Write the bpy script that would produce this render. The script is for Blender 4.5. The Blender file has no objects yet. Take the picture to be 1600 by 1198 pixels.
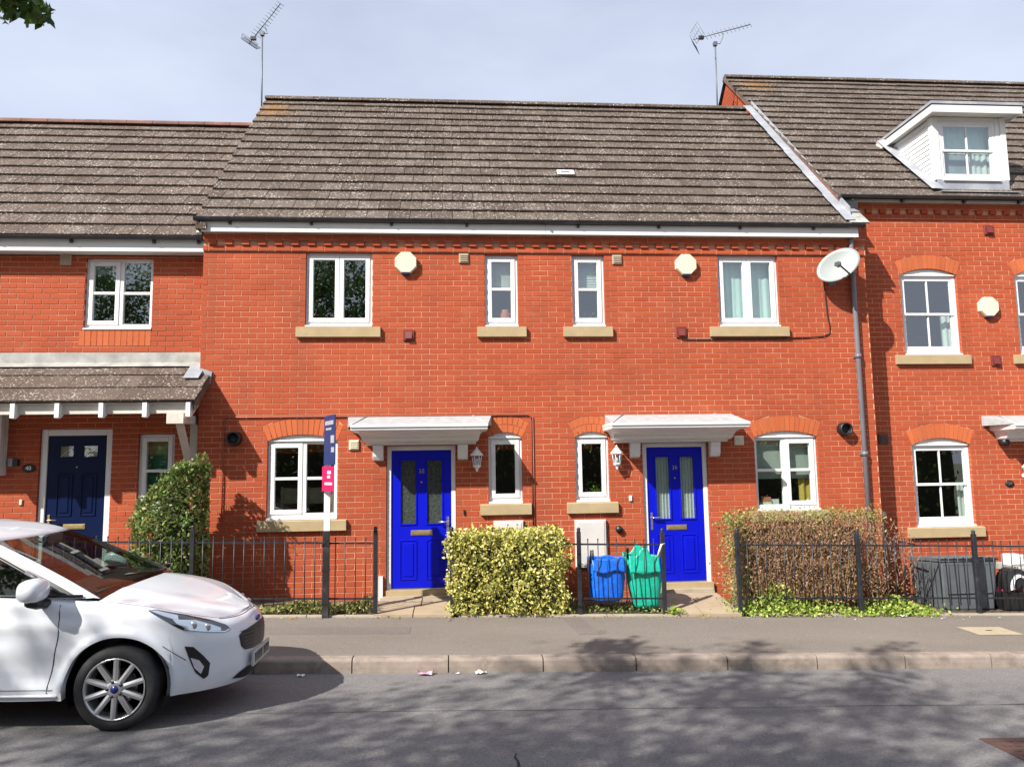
import bpy, math, random
import numpy as np
from mathutils import Vector, Matrix

random.seed(7)
RNG = np.random.default_rng(11)
scene = bpy.context.scene
COL = scene.collection

# ------------------------------------------------------------------ camera
cam_d = bpy.data.cameras.new("camera")
cam = bpy.data.objects.new("camera", cam_d)
COL.objects.link(cam)
CAM = Vector((0.0, -10.5, 1.633))
cam_d.sensor_width = 36.0
cam_d.lens = 36.0 * 1180.0 / 1600.0
cam_d.clip_start = 0.05
cam_d.clip_end = 2000.0
_r = Vector((0.99700887, -0.07588278, -0.01466714))
_u = Vector((0.00619231, -0.1107349, 0.99383069))
_f = Vector((0.0770388, 0.99094883, 0.10993378))
cam.matrix_world = Matrix(((_r.x, _u.x, -_f.x, CAM.x), (_r.y, _u.y, -_f.y, CAM.y),
                           (_r.z, _u.z, -_f.z, CAM.z), (0, 0, 0, 1)))
scene.camera = cam

# ------------------------------------------------------------------ light
SUN_DIR = Vector((1.17, 1.0, -1.32)).normalized()       # the way the light travels
sun_el = math.asin(-SUN_DIR.z)
world = bpy.data.worlds.new("World")
scene.world = world
world.use_nodes = True
wn = world.node_tree
wn.nodes.clear()
w_out = wn.nodes.new("ShaderNodeOutputWorld")
w_bg = wn.nodes.new("ShaderNodeBackground")
sky = wn.nodes.new("ShaderNodeTexSky")
sky.sky_type = 'NISHITA'
sky.sun_disc = False
sky.sun_elevation = sun_el
sky.sun_rotation = math.atan2(-SUN_DIR.x, -SUN_DIR.y)
sky.air_density = 1.0
sky.dust_density = 1.6
sky.ozone_density = 1.0
# thin, even high cloud over the whole dome
tc = wn.nodes.new("ShaderNodeTexCoord")
mp = wn.nodes.new("ShaderNodeMapping")
mp.inputs['Scale'].default_value = (1.0, 1.0, 2.6)
nz = wn.nodes.new("ShaderNodeTexNoise")
nz.inputs['Scale'].default_value = 1.7
nz.inputs['Detail'].default_value = 5.0
nz.inputs['Roughness'].default_value = 0.55
cr = wn.nodes.new("ShaderNodeValToRGB")
cr.color_ramp.elements[0].position = 0.30
cr.color_ramp.elements[0].color = (0.58, 0.58, 0.58, 1)
cr.color_ramp.elements[1].position = 0.72
cr.color_ramp.elements[1].color = (1.0, 1.0, 1.0, 1)
cmix = wn.nodes.new("ShaderNodeMix")
cmix.data_type = 'RGBA'
cmix.inputs[7].default_value = (5.0, 5.45, 6.6, 1)
wl = wn.links.new
wl(tc.outputs['Generated'], mp.inputs['Vector'])
wl(mp.outputs['Vector'], nz.inputs['Vector'])
wl(nz.outputs['Fac'], cr.inputs['Fac'])
wl(cr.outputs['Color'], cmix.inputs[0])
wl(sky.outputs['Color'], cmix.inputs[6])
wl(cmix.outputs[2], w_bg.inputs['Color'])
w_bg.inputs['Strength'].default_value = 0.085
wl(w_bg.outputs['Background'], w_out.inputs['Surface'])

sun_d = bpy.data.lights.new("sun", 'SUN')
sun_d.energy = 5.0
sun_d.angle = math.radians(0.6)
sun_d.color = (1.0, 0.955, 0.885)
sun = bpy.data.objects.new("sun", sun_d)
COL.objects.link(sun)
sun.rotation_euler = SUN_DIR.to_track_quat('-Z', 'Y').to_euler()
sun.location = (-20, -20, 25)

scene.view_settings.view_transform = 'Standard'
scene.view_settings.look = 'None'
scene.view_settings.gamma = 1.0
scene.view_settings.use_curve_mapping = False
scene.view_settings.exposure = 0.86
scene.render.engine = 'CYCLES'
scene.cycles.max_bounces = 7
scene.cycles.transparent_max_bounces = 10


# ------------------------------------------------------------------ materials
def ramp(nt, fac, stops):
    r = nt.nodes.new("ShaderNodeValToRGB")
    els = r.color_ramp.elements
    while len(els) < len(stops):
        els.new(0.5)
    for e, (p, c) in zip(els, stops):
        e.position = p
        e.color = (c[0], c[1], c[2], 1)
    nt.links.new(fac, r.inputs['Fac'])
    return r.outputs['Color']


def mixc(nt, fac, a, b, mode='MIX'):
    m = nt.nodes.new("ShaderNodeMix")
    m.data_type = 'RGBA'
    m.blend_type = mode
    for s, v in ((m.inputs[0], fac), (m.inputs[6], a), (m.inputs[7], b)):
        if isinstance(v, (int, float)):
            s.default_value = v
        elif isinstance(v, (tuple, list)):
            s.default_value = (v[0], v[1], v[2], 1)
        else:
            nt.links.new(v, s)
    return m.outputs[2]


def noise(nt, scale, detail=3.0, rough=0.55, vec=None, dist=0.0):
    n = nt.nodes.new("ShaderNodeTexNoise")
    n.inputs['Scale'].default_value = scale
    n.inputs['Detail'].default_value = detail
    n.inputs['Roughness'].default_value = rough
    n.inputs['Distortion'].default_value = dist
    if vec is not None:
        nt.links.new(vec, n.inputs['Vector'])
    return n.outputs['Fac']


def worldpos(nt, scale=None):
    g = nt.nodes.new("ShaderNodeNewGeometry")
    if scale is None:
        return g.outputs['Position']
    m = nt.nodes.new("ShaderNodeMapping")
    m.inputs['Scale'].default_value = scale
    nt.links.new(g.outputs['Position'], m.inputs['Vector'])
    return m.outputs['Vector']


def bump(nt, bsdf, h, strength, dist=0.01):
    b = nt.nodes.new("ShaderNodeBump")
    b.inputs['Strength'].default_value = strength
    b.inputs['Distance'].default_value = dist
    nt.links.new(h, b.inputs['Height'])
    nt.links.new(b.outputs['Normal'], bsdf.inputs['Normal'])


def newmat(name, rough=0.6, metal=0.0, spec=0.5):
    m = bpy.data.materials.new(name)
    m.use_nodes = True
    nt = m.node_tree
    b = nt.nodes['Principled BSDF']
    b.inputs['Roughness'].default_value = rough
    b.inputs['Metallic'].default_value = metal
    b.inputs['Specular IOR Level'].default_value = spec
    return m, nt, b


def simple(name, c, rough=0.6, metal=0.0, spec=0.5, var=0.12, scale=6.0, bmp=0.0, bscale=60.0, coat=0.0, dirt=None):
    """A plain colour with faint patchy variation, optional grime and fine relief."""
    m, nt, b = newmat(name, rough, metal, spec)
    p = worldpos(nt)
    f = noise(nt, scale, 4.0, 0.6, p)
    lo = tuple(x * (1 - var) for x in c)
    hi = tuple(min(1, x * (1 + var)) for x in c)
    col = ramp(nt, f, [(0.3, lo), (0.7, hi)])
    if dirt:
        g = noise(nt, dirt[1], 6.0, 0.7, p)
        gf = ramp(nt, g, [(dirt[2], (0, 0, 0)), (min(1, dirt[2] + 0.2), (dirt[3],) * 3)])
        col = mixc(nt, gf, col, dirt[0])
    nt.links.new(col, b.inputs['Base Color'])
    if bmp:
        bump(nt, b, noise(nt, bscale, 3.0, 0.6, p), bmp, 0.004)
    if coat:
        b.inputs['Coat Weight'].default_value = coat
        b.inputs['Coat Roughness'].default_value = 0.03
    return m


def island_random(nt):
    """one random number per piece, for joined pieces and for single objects alike"""
    g = nt.nodes.new("ShaderNodeNewGeometry")
    o = nt.nodes.new("ShaderNodeObjectInfo")
    a = nt.nodes.new("ShaderNodeMath")
    a.operation = 'ADD'
    nt.links.new(g.outputs['Random Per Island'], a.inputs[0])
    nt.links.new(o.outputs['Random'], a.inputs[1])
    fr = nt.nodes.new("ShaderNodeMath")
    fr.operation = 'FRACT'
    nt.links.new(a.outputs[0], fr.inputs[0])
    return fr.outputs[0]


def brick_mat(name, stops, rough=0.85):
    m, nt, b = newmat(name, rough, 0, 0.25)
    base = ramp(nt, island_random(nt), stops)
    p = worldpos(nt)
    big = noise(nt, 0.55, 4.0, 0.6, p)
    base = mixc(nt, 0.5, base, ramp(nt, big, [(0.3, (0.40, 0.40, 0.42)), (0.7, (0.60, 0.58, 0.56))]), 'OVERLAY')
    fine = noise(nt, 95.0, 3.0, 0.7, p)
    base = mixc(nt, 0.42, base, ramp(nt, fine, [(0.25, (0.36, 0.34, 0.33)), (0.75, (0.66, 0.66, 0.66))]), 'OVERLAY')
    st = noise(nt, 22.0, 5.0, 0.75, worldpos(nt, (1, 1, 3.2)))
    sf = ramp(nt, st, [(0.66, (0, 0, 0)), (0.8, (0.55, 0.55, 0.55))])
    base = mixc(nt, sf, base, (0.13, 0.035, 0.022))
    wash = noise(nt, 1.0, 5.0, 0.65, worldpos(nt, (2.6, 1, 0.45)))
    wf = ramp(nt, wash, [(0.50, (0, 0, 0)), (0.72, (0.34, 0.34, 0.34))])
    base = mixc(nt, wf, base, (0.19, 0.058, 0.034))
    pale = ramp(nt, noise(nt, 2.3, 6.0, 0.7, p), [(0.58, (0, 0, 0)), (0.74, (0.22, 0.22, 0.22))])
    base = mixc(nt, pale, base, (0.50, 0.20, 0.12))
    nt.links.new(base, b.inputs['Base Color'])
    bump(nt, b, fine, 0.35, 0.004)
    return m


M = {}
M['brick'] = brick_mat("red brick", [(0.0, (0.325, 0.060, 0.0225)), (0.15, (0.340, 0.065, 0.0245)), (0.5, (0.350, 0.068, 0.026)),
                                     (0.85, (0.360, 0.072, 0.028)), (0.97, (0.375, 0.082, 0.033)), (1.0, (0.315, 0.056, 0.022))])
M['arch'] = brick_mat("orange arch brick", [(0.0, (0.43, 0.105, 0.036)), (0.5, (0.47, 0.122, 0.042)), (1.0, (0.42, 0.100, 0.036))])
M['mortar'] = simple("mortar", (0.58, 0.30, 0.19), 0.95, var=0.25, scale=2.0, bmp=0.3, bscale=120, spec=0.2,
                     dirt=((0.27, 0.10, 0.055), 0.9, 0.47, 0.8))
M['stone'] = simple("sill stone", (0.37, 0.282, 0.160), 0.85, var=0.10, scale=5, bmp=0.25, bscale=90, spec=0.25,
                    dirt=((0.16, 0.13, 0.09), 9.0, 0.6, 0.55))
M['upvc'] = simple("white upvc", (0.66, 0.66, 0.65), 0.32, var=0.04, scale=3, dirt=((0.52, 0.49, 0.43), 5.0, 0.62, 0.35))
M['fascia'] = simple("white fascia board", (0.66, 0.65, 0.61), 0.4, var=0.05, scale=1.2, dirt=((0.50, 0.47, 0.40), 2.5, 0.55, 0.45))
M['timber_white'] = simple("weathered white timber", (0.52, 0.49, 0.43), 0.6, var=0.12, scale=5, bmp=0.2, bscale=40,
                           dirt=((0.36, 0.31, 0.25), 6.0, 0.55, 0.6))
M['gutter'] = simple("black gutter plastic", (0.022, 0.022, 0.024), 0.35, var=0.3, scale=4, dirt=((0.12, 0.10, 0.08), 4.0, 0.55, 0.5))
M['pipe'] = simple("grey downpipe plastic", (0.145, 0.138, 0.155), 0.35, var=0.12, scale=3, dirt=((0.34, 0.31, 0.29), 7.0, 0.6, 0.4))
M['lead'] = simple("lead flashing", (0.30, 0.315, 0.345), 0.55, 0.15, var=0.22, scale=3, bmp=0.2, bscale=14, dirt=((0.46, 0.45, 0.41), 3.0, 0.5, 0.6))
M['lead_old'] = simple("mossy lead", (0.29, 0.285, 0.265), 0.7, 0.0, var=0.3, scale=5, dirt=((0.42, 0.40, 0.35), 3.0, 0.5, 0.7))
M['grp'] = simple("white canopy moulding", (0.72, 0.72, 0.71), 0.3, var=0.03, scale=3, dirt=((0.55, 0.53, 0.48), 5.0, 0.62, 0.4))
M['blue'] = simple("royal blue door", (0.002, 0.006, 0.44), 0.38, spec=0.22, var=0.06, scale=2)
M['navy'] = simple("navy door", (0.003, 0.009, 0.042), 0.35, spec=0.15, var=0.08, scale=2)
M['brass'] = simple("brass", (0.55, 0.42, 0.20), 0.35, 0.8, var=0.15, scale=20)
M['chrome'] = simple("dull chrome", (0.55, 0.55, 0.55), 0.25, 0.9, var=0.1, scale=20)
M['black'] = simple("black plastic", (0.012, 0.012, 0.013), 0.45, var=0.2, scale=8)
M['railing'] = simple("black railing paint", (0.016, 0.018, 0.022), 0.42, var=0.4, scale=12, dirt=((0.11, 0.10, 0.10), 14.0, 0.58, 0.5))
M['cream'] = simple("cream plastic", (0.62, 0.59, 0.44), 0.4, var=0.04, scale=4)
M['beige'] = simple("beige vent plastic", (0.38, 0.31, 0.215), 0.6, var=0.1, scale=8)
M['redvent'] = simple("red vent plastic", (0.15, 0.024, 0.02), 0.5, var=0.1, scale=8)
M['navyblue'] = simple("navy strobe", (0.01, 0.015, 0.08), 0.3)
M['white'] = simple("white paint", (0.72, 0.72, 0.72), 0.4, var=0.05, scale=5, dirt=((0.5, 0.47, 0.42), 6.0, 0.6, 0.35))
M['meter'] = simple("meter box plastic", (0.56, 0.53, 0.50), 0.5, var=0.07, scale=3, dirt=((0.55, 0.40, 0.32), 3.0, 0.58, 0.35))
M['dish'] = simple("pale dish paint", (0.275, 0.30, 0.29), 0.45, var=0.05, scale=4)
M['alu'] = simple("weathered aluminium", (0.13, 0.14, 0.15), 0.5, 0.3, var=0.15, scale=20)
M['curtain'] = simple("pale teal curtain", (0.60, 0.74, 0.70), 0.9, var=0.06, scale=2)
M['netting'] = simple("white net curtain", (0.62, 0.64, 0.62), 0.9, var=0.08, scale=2)
M['blind'] = simple("roller blind", (0.40, 0.42, 0.38), 0.8, var=0.06, scale=2)
M['yellowcurtain'] = simple("ochre curtain", (0.58, 0.40, 0.08), 0.9, var=0.15, scale=4)
M['greenblind'] = simple("green patterned blind", (0.03, 0.20, 0.11), 0.6, var=0.5, scale=9)
M['greyglass'] = simple('pale grey blind', (0.22, 0.25, 0.27), 0.8, var=0.05)
M['brickpipe'] = simple('brick coloured pipe', (0.27, 0.075, 0.045), 0.5, var=0.1)
M['dark'] = simple("dark interior", (0.018, 0.018, 0.018), 0.9, var=0.3)
M['innergrey'] = simple("interior wall", (0.42, 0.40, 0.37), 0.9, var=0.2)
M['terracotta'] = simple("terracotta", (0.42, 0.13, 0.07), 0.8)
M['pvcred'] = simple("crimson board print", (0.48, 0.006, 0.09), 0.45, var=0.05)
M['pvcnavy'] = simple("navy board print", (0.012, 0.028, 0.11), 0.45, var=0.12, scale=14)
M['bluebag'] = simple("blue woven bag", (0.008, 0.12, 0.62), 0.4, var=0.25, scale=14, bmp=0.6, bscale=26)
M['greenbag'] = simple("green woven bag", (0.01, 0.40, 0.27), 0.42, var=0.22, scale=12, bmp=0.6, bscale=22)
M['bin'] = simple("slate grey bin plastic", (0.095, 0.107, 0.118), 0.5, var=0.12, scale=5, dirt=((0.16, 0.16, 0.16), 8.0, 0.6, 0.4))
M['soil'] = simple("garden soil", (0.10, 0.075, 0.05), 0.95, var=0.4, scale=14, bmp=0.8, bscale=30)
M['twig'] = simple("dry twig", (0.32, 0.185, 0.115), 0.85, var=0.3, scale=20)
M['bark'] = simple("bark", (0.10, 0.08, 0.06), 0.9, var=0.35, scale=9, bmp=0.8, bscale=24)


M['grp_top'] = simple("weathered canopy top", (0.34, 0.355, 0.36), 0.6, var=0.14, scale=9, dirt=((0.47, 0.48, 0.48), 11.0, 0.5, 0.7))
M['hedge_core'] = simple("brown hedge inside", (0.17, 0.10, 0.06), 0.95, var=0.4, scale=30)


def glass_mat(name, tint=(0.88, 0.93, 0.915), boost=1.0, see=True):
    m = bpy.data.materials.new(name)
    m.use_nodes = True
    nt = m.node_tree
    nt.nodes.clear()
    out = nt.nodes.new("ShaderNodeOutputMaterial")
    gl = nt.nodes.new("ShaderNodeBsdfGlossy")
    gl.inputs['Roughness'].default_value = 0.0
    gl.inputs['Color'].default_value = (0.93, 0.96, 0.97, 1)
    if see:
        tr = nt.nodes.new("ShaderNodeBsdfTransparent")
        tr.inputs['Color'].default_value = (*tint, 1)
    else:
        tr = nt.nodes.new("ShaderNodeBsdfDiffuse")
        tr.inputs['Color'].default_value = (*tint, 1)
    fr = nt.nodes.new("ShaderNodeFresnel")
    fr.inputs['IOR'].default_value = 1.5
    mul = nt.nodes.new("ShaderNodeMath")
    mul.operation = 'MULTIPLY_ADD'
    mul.use_clamp = True
    mul.inputs[1].default_value = 2.2 * boost
    mul.inputs[2].default_value = 0.13 * boost
    mx = nt.nodes.new("ShaderNodeMixShader")
    nn = nt.nodes.new("ShaderNodeBump")
    nn.inputs['Strength'].default_value = 0.06
    nn.inputs['Distance'].default_value = 0.01
    nt.links.new(noise(nt, 2.2, 1.0, 0.4, worldpos(nt)), nn.inputs['Height'])
    nt.links.new(nn.outputs['Normal'], gl.inputs['Normal'])
    nt.links.new(fr.outputs[0], mul.inputs[0])
    gm_ = nt.nodes.new("ShaderNodeNewGeometry")
    inv = nt.nodes.new("ShaderNodeMath")
    inv.operation = 'SUBTRACT'
    inv.inputs[0].default_value = 1.0
    nt.links.new(gm_.outputs['Backfacing'], inv.inputs[1])
    m2 = nt.nodes.new("ShaderNodeMath")
    m2.operation = 'MULTIPLY'
    nt.links.new(mul.outputs[0], m2.inputs[0])
    nt.links.new(inv.outputs[0], m2.inputs[1])
    nt.links.new(m2.outputs[0], mx.inputs[0])
    nt.links.new(tr.outputs[0], mx.inputs[1])
    nt.links.new(gl.outputs[0], mx.inputs[2])
    nt.links.new(mx.outputs[0], out.inputs['Surface'])
    return m


M['glass'] = glass_mat("window glass")
M['obscured'] = simple("dark patterned glass", (0.045, 0.055, 0.05), 0.12, var=0.5, scale=30, bmp=0.5, bscale=60)


def roof_mat(name, warm):
    m, nt, b = newmat(name, 0.85, 0, 0.3)
    base = ramp(nt, island_random(nt), [(0, (0.066 * warm, 0.047, 0.036)), (0.3, (0.080 * warm, 0.059, 0.046)), (0.7, (0.088 * warm, 0.066, 0.052)), (1, (0.104 * warm, 0.080, 0.065))])
    p = worldpos(nt)
    base = mixc(nt, 0.6, base, ramp(nt, noise(nt, 3.0, 5.0, 0.65, p), [(0.3, (0.40, 0.40, 0.40)), (0.7, (0.60, 0.60, 0.60))]), 'OVERLAY')
    base = mixc(nt, 0.35, base, ramp(nt, noise(nt, 60.0, 3.0, 0.7, p), [(0.3, (0.35, 0.35, 0.35)), (0.7, (0.65, 0.65, 0.65))]), 'OVERLAY')
    # pale lichen specks, thicker towards the older courses
    sp = noise(nt, 34.0, 2.0, 0.5, worldpos(nt, (1.0, 1.3, 1.3)))
    dens = noise(nt, 2.0, 5.0, 0.7, p)
    add = nt.nodes.new("ShaderNodeMath")
    add.operation = 'MULTIPLY_ADD'
    nt.links.new(dens, add.inputs[0])
    add.inputs[1].default_value = 0.26
    nt.links.new(sp, add.inputs[2])
    sf = ramp(nt, add.outputs[0], [(0.755, (0, 0, 0)), (0.79, (0.9, 0.9, 0.9))])
    base = mixc(nt, sf, base, (0.47, 0.43, 0.38))
    # one orange lichen patch at the verge by the aerial
    for (cx, cy, cz, rad) in ((-3.3, 2.95, 8.2, 0.62), (6.4, 4.2, 9.6, 0.55)):
        d = nt.nodes.new("ShaderNodeVectorMath")
        d.operation = 'DISTANCE'
        nt.links.new(p, d.inputs[0])
        d.inputs[1].default_value = (cx, cy, cz)
        dv = nt.nodes.new("ShaderNodeMath")
        dv.operation = 'DIVIDE'
        nt.links.new(d.outputs['Value'], dv.inputs[0])
        dv.inputs[1].default_value = rad
        inv = nt.nodes.new("ShaderNodeMath")
        inv.operation = 'SUBTRACT'
        nt.links.new(noise(nt, 24.0, 6.0, 0.8, p), inv.inputs[0])
        sc_ = nt.nodes.new("ShaderNodeMath")
        sc_.operation = 'MULTIPLY'
        sc_.inputs[1].default_value = 0.20
        nt.links.new(dv.outputs[0], sc_.inputs[0])
        nt.links.new(sc_.outputs[0], inv.inputs[1])
        of = ramp(nt, inv.outputs[0], [(0.36, (0, 0, 0)), (0.50, (0.8, 0.8, 0.8))])
        base = mixc(nt, of, base, (0.25, 0.125, 0.035))
    nt.links.new(base, b.inputs['Base Color'])
    bump(nt, b, noise(nt, 50.0, 4.0, 0.7, p), 0.5, 0.006)
    return m


M['tile'] = roof_mat("brown concrete roof tile", 1.0)
M['tile_new'] = roof_mat("warmer brown roof tile", 1.04)
M['ridge'] = simple("red-brown ridge tile", (0.145, 0.065, 0.046), 0.85, var=0.3, scale=4, dirt=((0.36, 0.30, 0.24), 7.0, 0.58, 0.5))
M['deck'] = simple("roof underlay", (0.02, 0.018, 0.016), 0.9)


def asphalt(name, lo, hi, speck, sc=1.0):
    m, nt, b = newmat(name, 0.9, 0, 0.3)
    p = worldpos(nt)
    base = ramp(nt, noise(nt, 0.8, 5.0, 0.6, worldpos(nt, (0.6, 1.5, 1))), [(0.3, lo), (0.7, hi)])
    g = noise(nt, 130.0 * sc, 3.0, 0.75, p)
    base = mixc(nt, 0.75, base, ramp(nt, g, [(0.28, (0.22, 0.22, 0.22)), (0.72, (0.74, 0.74, 0.74))]), 'OVERLAY')
    base = mixc(nt, 0.45, base, ramp(nt, noise(nt, 48.0 * sc, 2.0, 0.6, p), [(0.3, (0.28, 0.28, 0.28)), (0.7, (0.72, 0.72, 0.72))]), 'OVERLAY')
    v = nt.nodes.new("ShaderNodeTexVoronoi")
    v.inputs['Scale'].default_value = 42.0 * sc
    nt.links.new(p, v.inputs['Vector'])
    vf = ramp(nt, v.outputs['Distance'], [(0.10, (0.8, 0.8, 0.8)), (0.2, (0, 0, 0))])
    pick = ramp(nt, noise(nt, 18.0, 2.0, 0.5, p), [(0.52, (0, 0, 0)), (0.62, (1, 1, 1))])
    base = mixc(nt, mixc(nt, 1.0, vf, pick, 'MULTIPLY'), base, speck)
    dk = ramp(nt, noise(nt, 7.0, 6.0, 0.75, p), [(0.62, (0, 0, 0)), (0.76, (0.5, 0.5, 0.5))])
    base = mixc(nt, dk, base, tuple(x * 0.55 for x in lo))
    nt.links.new(base, b.inputs['Base Color'])
    bump(nt, b, g, 0.7, 0.006)
    return m


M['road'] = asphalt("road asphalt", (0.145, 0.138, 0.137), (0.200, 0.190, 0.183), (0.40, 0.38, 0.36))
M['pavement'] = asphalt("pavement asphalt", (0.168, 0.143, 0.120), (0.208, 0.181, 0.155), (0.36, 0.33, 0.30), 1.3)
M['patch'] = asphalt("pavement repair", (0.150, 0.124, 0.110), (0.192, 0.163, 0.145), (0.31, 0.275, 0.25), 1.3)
M['kerb'] = simple("concrete kerb", (0.27, 0.222, 0.185), 0.9, var=0.16, scale=7, bmp=0.5, bscale=70, spec=0.2,
                   dirt=((0.13, 0.105, 0.085), 5.0, 0.50, 0.75))
M['slab'] = simple("buff paving slab", (0.34, 0.265, 0.18), 0.9, var=0.12, scale=5, bmp=0.4, bscale=60, spec=0.2,
                   dirt=((0.24, 0.18, 0.12), 5.0, 0.58, 0.5))
M['edging'] = simple("pale edging concrete", (0.33, 0.285, 0.22), 0.9, var=0.15, scale=6, bmp=0.3, bscale=60)
M['coverstone'] = simple("tan cover concrete", (0.36, 0.295, 0.20), 0.85, var=0.1, scale=9, bmp=0.3, bscale=70)
M['iron'] = simple("rusty iron", (0.12, 0.07, 0.055), 0.7, 0.3, var=0.25, scale=14, bmp=0.5, bscale=50)
M['ground'] = simple("distant ground", (0.12, 0.13, 0.08), 0.95, var=0.2, scale=0.2)


def leaf_mat(name, stops, rough=0.5, trans=0.25):
    m, nt, b = newmat(name, rough, 0, 0.35)
    base = ramp(nt, island_random(nt), stops)
    p = worldpos(nt)
    base = mixc(nt, 0.4, base, ramp(nt, noise(nt, 4.0, 2.0, 0.5, p), [(0.3, (0.36, 0.36, 0.36)), (0.7, (0.62, 0.62, 0.62))]), 'OVERLAY')
    nt.links.new(base, b.inputs['Base Color'])
    out = nt.nodes['Material Output']
    tl = nt.nodes.new("ShaderNodeBsdfTranslucent")
    nt.links.new(base, tl.inputs['Color'])
    mx = nt.nodes.new("ShaderNodeMixShader")
    mx.inputs[0].default_value = trans
    nt.links.new(b.outputs[0], mx.inputs[1])
    nt.links.new(tl.outputs[0], mx.inputs[2])
    nt.links.new(mx.outputs[0], out.inputs['Surface'])
    return m


M['leaf_hedge'] = leaf_mat("variegated yellow leaf", [(0.0, (0.07, 0.10, 0.02)), (0.16, (0.19, 0.22, 0.04)), (0.28, (0.50, 0.46, 0.09)),
                                                     (0.78, (0.62, 0.57, 0.17)), (1.0, (0.72, 0.69, 0.36))])
M['leaf_brown'] = leaf_mat("dry brown leaf", [(0, (0.22, 0.115, 0.06)), (0.45, (0.38, 0.22, 0.125)), (0.80, (0.50, 0.32, 0.19)), (0.86, (0.36, 0.33, 0.09)), (1, (0.36, 0.39, 0.11))])
M['leaf_weed'] = leaf_mat("bright weed leaf", [(0, (0.12, 0.20, 0.022)), (0.5, (0.26, 0.37, 0.055)), (0.9, (0.44, 0.50, 0.12)), (1, (0.46, 0.38, 0.18))])
M['leaf_bush'] = leaf_mat("climber leaf", [(0, (0.055, 0.10, 0.02)), (0.5, (0.15, 0.225, 0.05)), (0.85, (0.29, 0.34, 0.10)), (0.93, (0.26, 0.18, 0.09)), (1, (0.28, 0.31, 0.13))])
M['leaf_low'] = leaf_mat("low variegated leaf", [(0, (0.07, 0.10, 0.02)), (0.4, (0.21, 0.22, 0.06)), (1, (0.40, 0.38, 0.16))])
M['leaf_tree'] = leaf_mat("street tree leaf", [(0, (0.03, 0.07, 0.014)), (0.5, (0.065, 0.13, 0.024)), (1, (0.11, 0.19, 0.04))], trans=0.4)
M['leaf_shoot'] = leaf_mat('yellow-green shoot leaf', [(0, (0.12, 0.17, 0.03)), (0.5, (0.24, 0.28, 0.06)), (1, (0.38, 0.38, 0.12))])
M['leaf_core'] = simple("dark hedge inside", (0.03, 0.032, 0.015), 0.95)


# ------------------------------------------------------------------ object helpers
OFF = {}                                                  # world place of each thing's root


def tag(o, label, cat, group=None, kind=None):
    if label:
        o['label'] = label
    if cat:
        o['category'] = cat
    if group:
        o['group'] = group
    if kind:
        o['kind'] = kind
    return o


def thing(name, label, cat, loc=(0, 0, 0), group=None, kind=None, rot=None):
    o = bpy.data.objects.new(name, None)
    COL.objects.link(o)
    o.location = loc
    if rot:
        o.rotation_euler = rot
    o.empty_display_size = 0.2
    OFF[o.name] = Vector((0, 0, 0)) if rot else Vector(loc)
    return tag(o, label, cat, group, kind)


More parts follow.
